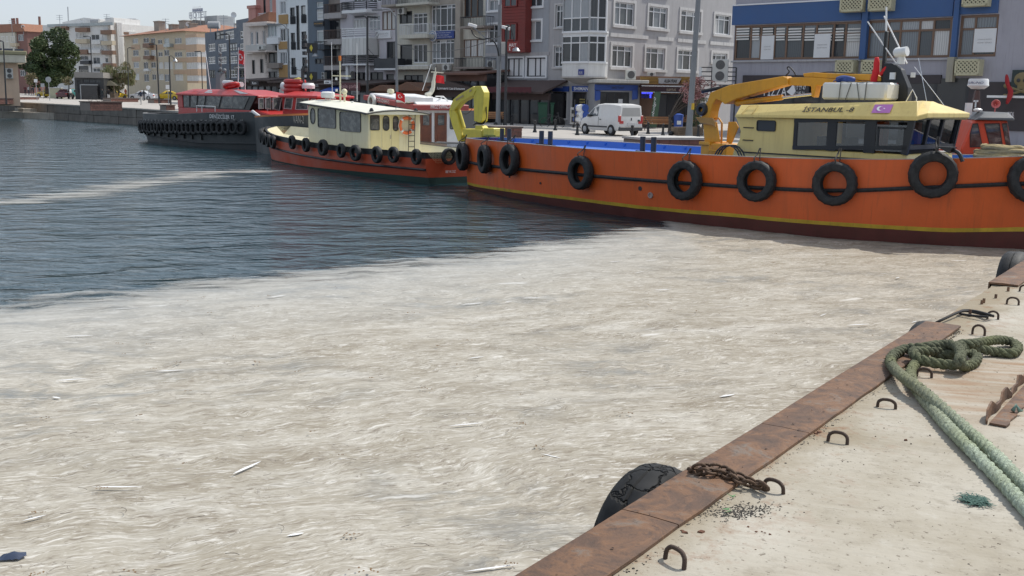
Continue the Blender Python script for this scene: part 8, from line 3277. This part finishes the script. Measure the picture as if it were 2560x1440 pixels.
def brick_box(label, x0, x1, yt, yb, depth, name='planter', rows=None, cap=None, n_max=20, fill=True):
 a, c = G(x0, yb), G(x1, yb)
 F = Fr((a.x, a.y), (c.x, c.y))
 z0 = gz(a.x, a.y) - .1
 h = max(.35, F.at((x0 + x1) / 2, yt)[1] - z0)
 o = thing(name, label, 'planter', F.w(0, 0, z0), F.rz)
 MB().box(.02, F.L - .02, .02, depth, 0, h - .05).build('core', MORTAR, o)
 nr = max(2, int(h / .19))
 nc = max(3, min(n_max, int(F.L / .42)))
 for r in range(nr):
  for k in range(nc + 1):
   w = F.L / nc
   xa = max(0, (k - (.5 if r % 2 else 0)) * w)
   xb = min(F.L, (k + 1 - (.5 if r % 2 else 0)) * w)
   if xb - xa > .05:
    MB().box(xa + .012, xb - .012, -.012 * random.random(), .05, r * h / nr + .012, (r + 1) * h / nr - .008).build('brick', BRICK, o, fix=False)
 MB().box(-.04, F.L + .04, -.05, depth + .05, h - .04, h + .05).build('cap', cap or KERB, o)
 return o


CAPB = mat('brown cap', (.12, .09, .08), .8)
brick_box('brown brick planter at the foot of the lemon yellow crane', 1238, 1305, 319, 346, 1.2, cap=CAPB)
brick_box('long red brick planter wall left of the amber crane', 1598, 1772, 347, 384, 1.6, cap=KERB, n_max=30)
brick_box('long dark brick planter on the quay beside the two standing people', 226, 306, 255, 274, 2., cap=CAPB)
brick_box('low brick planter behind the walker in pale trousers', 278, 346, 246, 255, 1.5, cap=CAPB)
brick_box('low brick planter at the foot of the lantern post by the launch', 386, 426, 249, 258, 1.2, cap=CAPB)
brick_box('small square brick planter close by the charcoal launch', 416, 438, 263, 276, 1.2, cap=CAPB)
brick_box('brick planter in the lower corner of the left shore', -25, 34, 246, 258, 2., cap=CAPB)
brick_box('stepped stone bench in front of the small left kiosk', 34, 98, 242, 249, 2., cap=KERB)

WB = mat('old box wood', (.16, .12, .085), .8, var=.3)
for x0, x1, lab in ((1694, 1720, 'square wooden planter box left of the tall grey pole'), (1728, 1758, 'square wooden planter box right of the tall grey pole')):
 a, c = at_ground(x0, 340), at_ground(x1, 340)
 o = thing('wooden_planter', lab, 'planter', a, math.atan2(c.y - a.y, c.x - a.x))
 L = (c - a).length
 for k in range(4):
  MB().box(0, L, 0, L, .03 + .12 * k, .14 + .12 * k).build('plank', WB, o)

# ---- drink coolers, banner, bins, goods
def cooler(label, x, y, w, h, m, rz=0.):
 o = thing('drinks_cooler', label, 'cooler', at_ground(x, y), rz)
 b = MB()
 b.box(-w / 2, w / 2, 0, .6, .08, h)
 b.build('cabinet', m, o, bevel=.02)
 for sg in (-1, 1):
  MB().box(sg * w * .25 - w * .20, sg * w * .25 + w * .20, -.02, .0, .35, h - .35).build('glass_door', GLASS, o)
 for k in range(4):
  for j in range(5):
   MB().box(-w * .42 + j * w * .18, -w * .42 + j * w * .18 + .09, -.03, -.02, .45 + k * (h - .9) / 4, .68 + k * (h - .9) / 4).build('bottle', (REDP, SIGNB, mat('green bottle', (.03, .12, .05), .3), YELLOW)[(k + j) % 4], o)


cooler('yellow drinks cooler behind the white van', 1607, 317, 1.0, 2.1, mat('cooler yellow', (.55, .46, .05), .4))
cooler('red drinks cooler under the kiosk awning', 1663, 318, .95, 2.0, REDP)
o = thing('banner', 'green feather banner with white handwriting beside the yellow cooler', 'banner', at_ground(1633, 322), 0)
MB().prism([(-.32, .1), (.22, .1), (.42, 2.5), (.02, 2.5)], -.02, .02).build('cloth', mat('sage green cloth', (.07, .12, .075), .8), o)
t = text('Probolgril', 'lettering', LETTERW, o, (0, -.03, .35), (.1, 0, 1), (-1, 0, .08), 1.8, .22, .3)
o = thing('waste_bin', 'blue waste bin right of the leaning blossom trunk', 'bin', at_ground(1695, 324), 0)
b = MB()
b.lathe([(.28, 0), (.33, .9), (.33, 1.0), (.1, 1.08)], 12)
b.build('body', SIGNB, o, smooth=True)
MB().box(-.14, .14, -.36, -.30, .35, .6).build('paper_label', WHITE, o)
o = thing('waste_bin', 'pale litter post with a dark slot left of the white van', 'bin', at_ground(1433, 320), 0)
MB().box(-.22, .22, -.15, .15, .25, 1.35).build('body', mat('pale bin', (.42, .42, .40), .6, streak=.3), o, bevel=.02)
MB().box(-.14, .14, -.17, -.14, .95, 1.2).build('slot', DARK, o)
MB().box(-.14, .14, -.17, -.14, .4, .75).build('notice', DARK, o)
MB().cyl((0, 0, 0), (0, 0, .25), .06, 8).build('post', BLACK, o)
o = thing('wheeled_bin', 'dark green wheeled bin at the end of the dark restaurant', 'bin', at_ground(1364, 312), 0)
MB().loft([[(-.5, -.35, .1), (.5, -.35, .1), (.5, .35, .1), (-.5, .35, .1)], [(-.58, -.42, 1.5), (.58, -.42, 1.5), (.58, .42, 1.5), (-.58, .42, 1.5)]]).build('body', mat('bin green', (.02, .09, .05), .5), o, bevel=.03)
MB().box(-.62, .62, -.46, .46, 1.5, 1.6).build('lid', mat('bin green', (.02, .09, .05), .5), o, bevel=.03)
for k, (x, y, lab) in enumerate(((1449, 271, 'blue and white water barrel at the top of the stacked display'), (1458, 270, 'blue barrel at the top right of the stacked display'), (1451, 287, 'white topped barrel on the middle tier of the display'), (1460, 287, 'blue barrel at the right of the middle tier'), (1447, 299, 'blue and white barrel on the lowest tier'), (1457, 300, 'white barrel on the lowest tier by the van bonnet'))):
 q = D(x, y, 68.)
 o = thing('barrel', lab, 'barrel', q, rad(30))
 MB().cyl((0, -.3, 0), (0, .1, 0), .24, 12).build('body', SIGNB if k % 2 else WHITE, o, smooth=True)
 MB().cyl((0, .1, 0), (0, .35, 0), .235, 12).build('band', WHITE if k % 2 else SIGNB, o, smooth=True)
q = at_ground(1452, 322)
o = thing('display_rack', 'crate and rack holding the blue and white barrels', 'rack', (D(1452, 300, 68.2).x, 68.2, gz(4.5, 68)), rad(30))
for x in (-.5, .5):
 MB().bar((x, 0, 0), (x, 0, 1.9), .05).build('upright', DARK, o)
for z in (.35, .75, 1.2):
 MB().box(-.55, .55, -.3, .3, z - .3, z - .27).build('shelf', WB, o)


def bicycle(label, x, y, rz, Y=None):
 p = at_ground(x, y) if Y is None else D(x, y, Y)
 o = thing('bicycle', label, 'bicycle', p, rz)
 for x_ in (-.52, .52):
  b = MB()
  b.tube([(x_ + .33 * math.cos(rad(a)), 0, .34 + .33 * math.sin(rad(a))) for a in range(0, 360, 24)], .022, 5, loop=True)
  for a in range(0, 180, 30):
   b.bar((x_ + .32 * math.cos(rad(a)), 0, .34 + .32 * math.sin(rad(a))), (x_ - .32 * math.cos(rad(a)), 0, .34 - .32 * math.sin(rad(a))), .006)
  b.build('wheel', TYRE_B, o)
 b = MB()
 for a, c in (((-.52, .34), (-.1, .32)), ((-.1, .32), (-.2, .85)), ((-.1, .32), (.38, .82)), ((-.2, .78), (.36, .78)), ((-.52, .34), (-.18, .75)), ((.52, .34), (.36, .95))):
  b.bar((a[0], 0, a[1]), (c[0], 0, c[1]), .04)
 b.bar((.34, -.25, .98), (.34, .25, .98), .03)
 b.box(-.32, -.08, -.07, .07, .86, .91)
 b.build('frame', DARK, o)


bicycle('bicycle leaning by the shop wall left of the litter post', 1381, 320, rad(10))
bicycle('bicycle at the foot of the lamp post left of the two standing people', 236, 253, rad(15))
o = thing('utility_box', 'cream utility cabinet before the maroon car', 'utility box', at_ground(138, 246), rad(-8))
MB().box(-1., 1., 0, .6, 0, 1.55).build('cabinet', mat('cream cabinet', (.42, .42, .30), .6, streak=.3), o, bevel=.03)
MB().box(-1.05, 1.05, -.05, .65, 1.55, 1.64).build('lid', PW, o)


def road_sign(label, x, yb, yt, r, Y, m, shape='disc'):
 p = D(x, yb, Y)
 o = thing('road_sign', label, 'sign', (p.x, p.y, gz(p.x, p.y)), 0)
 h = D(x, yt, Y).z - o.location.z
 MB().cyl((0, 0, 0), (0, 0, h), .04, 6).build('post', STEEL, o)
 if shape == 'disc':
  MB().cyl((0, -.06, h), (0, -.03, h), r, 18).build('disc', m, o)
 else:
  MB().box(-r, r, -.06, -.03, h - r * 1.6, h + r * .3).build('panel', m, o)


road_sign('round grey road sign seen from behind, by the yellow taxi', 124, 244, 199, .38, 140, STEEL)
road_sign('round white road sign above the white saloon', 372, 245, 219, .28, 140, WHITE)
road_sign('white panel sign beside the slim lamp post by the taxi', 421, 248, 214, .26, 132, WHITE, 'panel')
road_sign('small pale panel sign under the big tree', 108, 232, 210, .28, 158, STEEL, 'panel')
road_sign('white post sign beside the group of people', 92, 238, 199, .22, 140, WHITE, 'panel')

# ---- left edge kiosk, dark kiosk with shelter, thatched stand
F = fr_d(-30, 118, 47, 119.5, 200)
zt = F.at(20, 157)[1]
h = bld('kiosk', 'small peach coloured kiosk with a deep flat roof at the left edge', F, 0, F.L, base(F), zt, 6, mat('peach render', (.56, .42, .31), .8, var=.06, streak=.2), Q1, [(-60, 700, -20, 900, 1, (), 'd')], True)
r = rect(F, Q1, -160, 560, 262, 632, -1.)
MB().box(r[0], r[1], -.9, 7, zt, zt + .9).build('cornice', mat('cream cornice', (.58, .55, .45), .7, streak=.3), h, bevel=.06)
MB().box(r[0] - .05, r[1] + .1, -1.05, 7.1, zt + .9, zt + 1.3).build('roof_edge', mat('olive roof edge', (.30, .28, .17), .7), h, bevel=.05)
for k in range(3):
 MB().box(F.L * .25 + k * 1.1, F.L * .25 + .9 + k * 1.1, 1, 2, zt + 1.3, zt + 1.6).build('solar_panel', mat('roof panel', (.05, .06, .09), .3), h)
F = fr_d(187, 158, 260, 158.5, 215)
zt = F.at(220, 181)[1]
h = bld('kiosk', 'dark glass kiosk with a grey fascia in front of the white apartment block', F, 0, F.L, base(F), zt, 6, mat('dark kiosk panel', (.04, .042, .045), .4), Q1, [(775, 800, 812, 930, 1, (), 'k'), (830, 790, 1010, 830, 3, (), 'k'), (880, 850, 1005, 980, 2, (), 'd')], True)
r = rect(F, Q1, 745, 722, 1035, 778, -.4)
MB().box(r[0], r[1], -.6, 6.2, r[2], r[3]).build('fascia', mat('taupe fascia', (.24, .23, .215), .6), h)
text('simit sarayı', 'lettering', mat('dim lettering', (.35, .34, .31), .5), h, (r[0] + .4, -.6, r[2] + .6), (1, 0, 0), (0, 0, 1), 1.6, .7)
text('Simit  Dünyası', 'lettering', mat('dim lettering', (.35, .34, .31), .5), h, (r[0] + 6.2, -.6, r[2] + .6), (1, 0, 0), (0, 0, 1), 6, .8)
o = thing('ad_panel', 'framed dark advertising panel beside the dark glass kiosk', 'panel', at_ground(216, 249), F.rz)
MB().box(-.7, 1.6, 0, .2, 0, 2.1).build('screen', DARKIN, o)
MB().box(-.8, -.68, -.05, .25, 0, 2.2).build('frame', STEEL, o)
MB().box(-.8, 1.7, -.05, .25, 2.1, 2.22).build('frame', STEEL, o)
Y_ = 161
p = D(268, 240, Y_)
o = thing('stall', 'small stall with a dark pitched roof behind the two standing people', 'stall', (p.x, p.y, gz(p.x, p.y)), 0)
z_ = D(268, 214, Y_).z - o.location.z
b = MB()
b.loft([[(-1.8, -1.2, z_), (1.9, -1.2, z_), (1.9, 1.4, z_), (-1.8, 1.4, z_)], [(-.6, 0, z_ + .75), (.6, 0, z_ + .75), (.6, .2, z_ + .75), (-.6, .2, z_ + .75)]])
b.build('roof', mat('mossy roof', (.07, .065, .045), .9), o)
for x in (-1.4, 1.5):
 MB().bar((x, -1, 0), (x, -1, z_), .12).build('post', WB, o)
MB().box(-1.3, 1.4, -.8, .9, 0, 1.0).build('counter', WB, o)

# ------------------------------------------------------------------ row of dark shop fronts under the waterfront houses
def shop(label, pl, pr, yt, yr, back=-4., gable=False, roof=None, signs=(), posts=5, awn=None, depth=4.5, front=None, ovh=.5, name='dark_shop'):
 F = wfr(pl, pr, back)
 o = thing(name, label, 'shop', F.A, F.rz)
 z0, zt = base(F), F.at((pl + pr) / 2, yt)[1]
 zr = F.at((pl + pr) / 2, yr)[1]
 depth = min(depth, -back)
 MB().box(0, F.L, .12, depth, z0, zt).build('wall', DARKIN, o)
 MB().box(-.02, F.L + .02, .0, .2, zt - .5, zt).build('fascia', roof or SLATE, o)
 for k in range(posts):
  x = (F.L - .14) * k / (posts - 1)
  MB().box(x, x + .14, .02, .13, z0, zt).build('post', DARK, o)
 for k in range(posts - 1):
  x0, x1 = (F.L - .14) * k / (posts - 1) + .14, (F.L - .14) * (k + 1) / (posts - 1)
  if k % 3 != 1:
   pane_obj(o, x0, x1, .10, z0 + 1.0, zt - .6)
 b = MB()
 if gable:
  b.prism([(-ovh, zt), (F.L + ovh, zt), (F.L / 2, zr)], -.5, depth)
 else:
  b.prism([(-.9, zt - .05), (depth, zr), (depth, zr + .12), (-.9, zt + .08)], -.2, F.L + .2, 'yz')
 b.build('roof', roof or SLATE, o)
 if gable:
  MB().prism([(.1, zt + .02), (F.L - .1, zt + .02), (F.L / 2, zr - .25)], -.52, -.45).build('gable_board', front or SLATE, o)
 for (x0, y0, x1, y1, s, m, tm, pad) in signs:
  r = rect(F, Q2, x0, y0, x1, y1, -.95)
  if m:
   MB().box(r[0], r[1], -.95, -.85, r[2], r[3]).build('sign_board', m, o)
  if s:
   text(s, 'lettering', tm, o, (r[0] + pad * (r[1] - r[0]), -.96, r[2] + (r[3] - r[2]) * .2), (1, 0, 0), (0, 0, 1), (r[1] - r[0]) * (1 - 2 * pad), (r[3] - r[2]) * .6, bold=.008, lift=.02)
 if awn:
  r = rect(F, Q2, *awn[:4], -1.6)
  MB().prism([(-1.7, r[2]), (0, r[3] + .3), (0, r[3] + .36), (-1.7, r[2] + .1)], r[0], r[1], 'yz').build('awning', awn[4], o)
 return o


DB = mat('dark sign board', (.035, .03, .032), .6)
TIMB = mat('stained timber', (.15, .075, .045), .7, var=.25)
shop('long dark shop front with the hotel sign, left of the white house', 596, 692, 202, 194, signs=((0, 795, 95, 830, 'ASPER HOTEL', None, mat('dim lettering', (.35, .34, .31), .5), .05), (105, 810, 185, 850, 'Kem', DB, LETTERW, .25)), posts=7)
shop('dark shop front with small boards behind the red launch', 692, 800, 206, 198, signs=((720, 840, 780, 868, 'LOKANTA', mat('board grey', (.2, .2, .2), .6), LETTERK, .1), (840, 805, 905, 838, 'BİM', WHITE, LETTERK, .25)), posts=7)
shop('dark shop front with a blue awning and the red brown soup sign', 800, 936, 212, 200, signs=((1005, 826, 1195, 906, 'kele çorba', mat('plum sign board', (.10, .035, .04), .6), mat('pink lettering', (.5, .3, .3), .5), .05), (1110, 910, 1190, 946, 'ekmek', mat('board grey', (.2, .2, .2), .6), LETTERK, .2)), posts=8, awn=(808, 888, 942, 922, SIGNB))
shop('little timber hut with a gable roof, left of the wider hut', 938, 990, 228, 212, -4, True, TIMB, posts=3, front=TIMB, name='timber_hut')
shop('wider timber hut with a brown gable roof, left of the cafe', 994, 1062, 227, 205, -4, True, TIMB, posts=4, front=TIMB, name='timber_hut')
shop('dark gabled cafe and restaurant with white lettering', 1060, 1202, 226, 203, -3, True, SLATE, signs=((1978, 862, 2085, 902, 'Limani', None, LETTERW, .0), (2095, 868, 2252, 906, 'Cafe & Restaurant', None, LETTERW, .0)), posts=7, name='cafe')
shop('metal roofed upper shed behind the gabled cafe', 1115, 1212, 186, 176, -2.5, False, mat('rusty sheet roof', (.16, .09, .07), .8, var=.2), posts=6, name='roof_shed')
F8r = wfr(1202, 1374, -1.8)
o = shop('dark restaurant front with a plum scalloped awning, left of the grey corner building', 1202, 1373, 232, 203, -1.8, False, mat('brown black awning roof', (.085, .06, .055), .85, var=.25), posts=8, depth=5., name='restaurant')
b = MB()
za, zb_ = F8r.at(*Q3(350, 870), -1.)[1], F8r.at(*Q3(350, 915), -1.)[1]
n = 60
b.loft([[(F8r.L * (.08 + .80 * i / n), -1., za), (F8r.L * (.08 + .80 * i / n), -1.03, zb_ - .10 * abs(math.sin(i * .62)))] for i in range(n + 1)], closed=False)
b.build('scalloped_valance', mat('plum valance', (.09, .025, .03), .85), o, fix=False)
F = wfr(735, 762, -9)
o = thing('yellow_canopy', 'yellow domed canopy over a dark stand behind the red launch', 'canopy', F.w(0, 0, 0), F.rz)
r = rect(F, Q2, 532, 772, 640, 835)
b = MB()
for k in range(5):
 b.sphere(((r[0] + r[1]) / 2 + (k - 2) * (r[1] - r[0]) * .14, 0, r[2]), (r[3] - r[2]) * (1 - .08 * abs(k - 2)), 10, 6, (.5, .8, 1))
b.build('dome', mat('yellow canopy cloth', (.42, .32, .06), .6), o, smooth='all')
MB().box(r[0] + .3, r[1] - .3, -.5, .5, base(F), r[2]).build('stand', DARK, o)

# ------------------------------------------------------------------ air conditioners
def ac(F, zf, x0, y0, x1, y1, label, fans=1, group='air conditioners on the house walls', off=0.):
 r = rect(F, zf, x0, y0, x1, y1, off - .35)
 o = thing('air_conditioner', label, 'air conditioner', F.w((r[0] + r[1]) / 2, off, r[2]), F.rz, group)
 w, h = (r[1] - r[0]) / 2, r[3] - r[2]
 MB().box(-w, w, -.36, -.04, 0, h).build('casing', mat('off white casing', (.55, .55, .52), .5, streak=.4), o, bevel=.02)
 for k in range(fans):
  z = h * (k + .5) / fans
  rr = min(w * .75, h / fans * .42)
  b = MB()
  b.lathe([(rr, -.37), (rr * .96, -.385), (rr * .9, -.37), (rr * .3, -.368), (rr * .25, -.39), (0, -.39)], 16, (0, 0, z), 'y')
  b.build('fan_grille', mat('grille grey', (.10, .10, .10), .6), o, smooth=True)
 b = MB()
 for x in (-w * .7, w * .7):
  b.bar((x, -.34, -.03), (x, 0, -.03), .04)
 b.build('bracket', DARK, o)


K_ = wfr(1206, 1371)
ac(K_, Q3, 70, 602, 130, 770, 'tall double fan air conditioner left of the pale grey pole', 2)
ac(K_, Q3, 140, 690, 210, 790, 'air conditioner tucked behind the pale grey pole')
ac(F20, Q3, 1462, 700, 1560, 796, 'air conditioner standing on the stained white canopy', 1, off=1.2)
ac(F21, Q3, 1676, 722, 1756, 764, 'low air conditioner behind the timber fascia of the kiosk', 1, off=.8)
Kx = fr_d(1752, 66.5, 1830, 66)
ac(Kx, Q3, 2322, 592, 2480, 815, 'big double fan unit on a black rack left of the blue office', 2)
rk = thing('steel_rack', 'black steel rack and frame carrying the big double fan unit', 'rack', Kx.A, Kx.rz)
r = rect(Kx, Q3, 2205, 675, 2560, 850, -.3)
for k in range(5):
 MB().bar((r[0], -.3, r[2] + (r[3] - r[2]) * k / 4), (r[1], -.3, r[2] + (r[3] - r[2]) * k / 4), .06).build('rail', DARK, rk)
for x in (r[0], r[0] + .7, r[1]):
 MB().bar((x, -.3, base(Kx)), (x, -.3, r[3]), .09).build('post', DARK, rk)
MB().box(r[0] - .1, r[0] + .05, -.35, .3, r[2] + .2, r[3]).build('side_panel', WHITE, rk)
Ka = wfr(1073, 1152)
ac(Ka, Q2, 2022, 645, 2092, 705, 'air conditioner under the right end of the white window grid')
ac(Ka, Q2, 1895, 645, 1932, 705, 'air conditioner under the left end of the white window grid')
ac(wfr(991, 1076), Q2, 1572, 78, 1640, 142, 'air conditioner high on the cream house above its balcony')
ac(wfr(853, 920), Q2, 1078, 712, 1112, 818, 'tall narrow air conditioner under the rounded balcony', 2)
ac(wfr(612, 672), Q2, 172, 458, 232, 498, 'air conditioner on the balcony of the old cream house', off=-1.)
ac(wfr(772, 812), Q2, 816, 722, 842, 792, 'slim air conditioner low on the slate blue house', 2)
ac(fr_d(-30, 118, 47, 119.5, 200), Q1, 58, 682, 130, 785, 'double fan air conditioner on the peach kiosk wall', 2)
ac(wfr(811, 856, .6), Q2, 925, 450, 985, 488, 'dark air conditioner under the middle brown balcony')


def cage(x0, y0, x1, y1, label):
 """lattice cage round an air conditioner"""
 r = rect(F17, Q4, x0, y0, x1, y1, -.7)
 o = thing('lattice_cage', label, 'cage', F17.A, F17.rz, 'cream lattice cages on the blue office')
 CG = mat('cream lattice', (.50, .47, .32), .7, streak=.3)
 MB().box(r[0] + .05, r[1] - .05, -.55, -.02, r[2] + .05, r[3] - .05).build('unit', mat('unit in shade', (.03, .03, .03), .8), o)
 b = MB()
 w, h = r[1] - r[0], r[3] - r[2]
 t = .10
 for q in ((r[0], r[1], r[2], r[2] + t), (r[0], r[1], r[3] - t, r[3]), (r[0], r[0] + t, r[2], r[3]), (r[1] - t, r[1], r[2], r[3])):
  b.box(q[0], q[1], -.70, -.64, q[2], q[3])
 b.box(r[0], r[0] + .03, -.64, 0, r[2], r[3])
 b.box(r[1] - .03, r[1], -.64, 0, r[2], r[3])
 b.box(r[0], r[1], -.64, 0, r[2] - .03, r[2])
 b.build('frame', CG, o, fix=False)
 b = MB()
 st = .21
 k = -int(h / st)
 while k * st < w:
  for sg in (1, -1):
   p0, p1 = [k * st, 0.], [k * st + h, h]
   if sg < 0:
    p0, p1 = [k * st, h], [k * st + h, 0.]
   lo, hi = max(0, -p0[0] / h), min(1, (w - p0[0]) / h)
   if hi - lo > .03:
    a = (p0[0] + h * lo, p0[1] + (p1[1] - p0[1]) * lo)
    c = (p0[0] + h * hi, p0[1] + (p1[1] - p0[1]) * hi)
    b.bar((r[0] + a[0], -.67 + .01 * sg, r[2] + a[1]), (r[0] + c[0], -.67 + .01 * sg, r[2] + c[1]), .012, .075, up=(0, 0, 1))
  k += 1
 tag(b.build('lattice', CG, o, fix=False), kind='stuff')


cage(1008, -30, 1200, 95, 'cream lattice cage on the blue panel left of the pilaster')
cage(1246, -35, 1440, 86, 'cream lattice cage on the blue panel right of the pilaster')
cage(2036, -50, 2252, 48, 'cream lattice cage on the right hand blue panel')
cage(968, 505, 1120, 620, 'cream lattice cage under the window band, left of the blue pilaster')
cage(1185, 505, 1342, 616, 'cream lattice cage under the window band, behind the crane boom tip')
cage(1975, 498, 2180, 632, 'cream lattice cage beside the stained duct on the right')
o = thing('wall_flag', 'dark red flag wrapped on a white bar right of the radar', 'flag', F17.A, F17.rz)
q0, q1 = F17.at(*Q4(2250, 812), -1.2), F17.at(*Q4(2640, 818), -1.2)
MB().bar((q0[0], -1.2, q0[1]), (q1[0], -1.2, q1[1]), .12).build('bar', WHITE, o)
q = F17.at(*Q4(2425, 760), -1.4)
b = MB()
b.tube(smooth_path([(q[0] - .15, -1.4, q[1] + .8), (q[0] - .05, -1.4, q[1] + .3), (q[0] + .12, -1.35, q[1] - .1), (q[0], -1.4, q[1] - .7)], 4), [.04, .08, .1, .11, .1, .09, .11, .13, .13, .14, .12, .09, .05], 7)
b.build('cloth', mat('dark red cloth', (.30, .015, .02), .8), o, smooth='all')

# ------------------------------------------------------------------ road and kerb before the shops
def strip(name, pts, w, dz, m, kind='structure', h=0.):
 b = MB()
 rows = []
 for i, p in enumerate(pts):
  a, c = pts[max(i - 1, 0)], pts[min(i + 1, len(pts) - 1)]
  d = (c - a).normalized()
  n = V((-d.y, d.x, 0)) * w
  q = p + n
  z0, z1 = gz(p.x, p.y) + dz, gz(q.x, q.y) + dz
  rows.append([(p.x, p.y, z0 - .05 if h else z0), (p.x, p.y, z0 + h), (q.x, q.y, z1 + h), (q.x, q.y, z1 - .05)] if h else [(p.x, p.y, z0), (q.x, q.y, z1)])
 b.loft(rows, closed=bool(h))
 return tag(b.build(name, m, fix=bool(h)), kind=kind)


rp_ = [G(1290, 352), G(1420, 356), G(1560, 366), G(1720, 378)]
strip('road', [G(900, 330), G(1290, 351), G(1440, 356), G(1600, 364), G(1800, 372), G(2300, 380)], 4.2, .006, ASPH)
strip('kerb', [G(1180, 316), G(1300, 321), G(1420, 325), G(1475, 331)], .35, 0, KERB, h=.14)
strip('kerb', [G(1595, 342), G(1660, 345), G(1760, 350), G(1850, 356)], .35, 0, KERB, h=.13)

# ------------------------------------------------------------------ roof clutter and overhead lines
for k, (x, y, Y, kind) in enumerate(((150, 62, 200, 0), (205, 58, 200, 1), (238, 59, 200, 2), (268, 60, 200, 0), (330, 58, 204, 2), (345, 60, 204, 1), (415, 74, 180, 0), (470, 68, 178, 1), (535, 70, 150, 2), (560, 71, 148, 0), (585, 47, 140, 1), (30, 72, 226, 0), (58, 73, 226, 1))):
 p = D(x, y, Y)
 if kind == 0:
  o = thing('roof_aerial', 'thin roof aerial with cross bars, ' + ('on the white block' if Y == 200 else 'on the sand block' if Y == 180 else 'on the navy block' if Y == 148 else 'on the red brown block') + (' at its right end' if x == 268 else ''), 'aerial', p)
  MB().bar((0, 0, -1.5), (0, 0, 1.8), .07).build('mast', STEEL, o)
  for z in (1.0, 1.35, 1.7):
   MB().bar((-.6, 0, z), (.6, 0, z), .05).build('cross_bar', STEEL, o)
 elif kind == 1:
  o = thing('satellite_dish', 'white satellite dish on the ' + {200: 'white block roof', 204: 'side wing roof', 178: 'red tiled roof', 140: 'navy tower top', 226: 'red brown block roof'}[Y], 'satellite dish', p)
  b = MB()
  b.lathe([(0, .08), (.22, .04), (.38, -.06), (.36, -.08), (.2, .02), (0, .05)], 14, (0, 0, .5), 'y')
  b.build('dish', WHITE, o, smooth=True)
  MB().bar((0, .1, -1.2), (0, .1, .5), .08).build('stand', STEEL, o)
 else:
  o = thing('roof_tank', 'small grey water tank on the ' + {200: 'white block roof', 204: 'side wing roof', 150: 'navy block roof'}[Y], 'tank', p)
  MB().cyl((-.8, 0, .4), (.8, 0, .4), .5, 12).build('drum', mat('grey tank', (.35, .36, .37), .5), o, smooth=True)
  for x_ in (-.5, .5):
   MB().bar((x_, 0, -1), (x_, 0, .2), .1).build('leg', STEEL, o)
for k, (q0, q1, Y0, Y1, lab) in enumerate((((722, 150), (772, 160), 95, 92, 'slack black cable between the ochre panels and the lantern post'), ((919, 120), (993, 128), 80, 78, 'slack black cable between the lilac house lamp and the long armed pole'), ((993, 110), (1250, 90), 78, 60, 'long slack black cable from the long armed pole to the camera pole'))):
 a, c = D(*q0, Y0), D(*q1, Y1)
 b = MB()
 b.tube([a.lerp(c, t / 10) - V((0, 0, 4 * .7 * (t / 10) * (1 - t / 10))) for t in range(11)], .02, 4)
 tag(b.build('overhead_cable', BLACK), lab, 'cable')
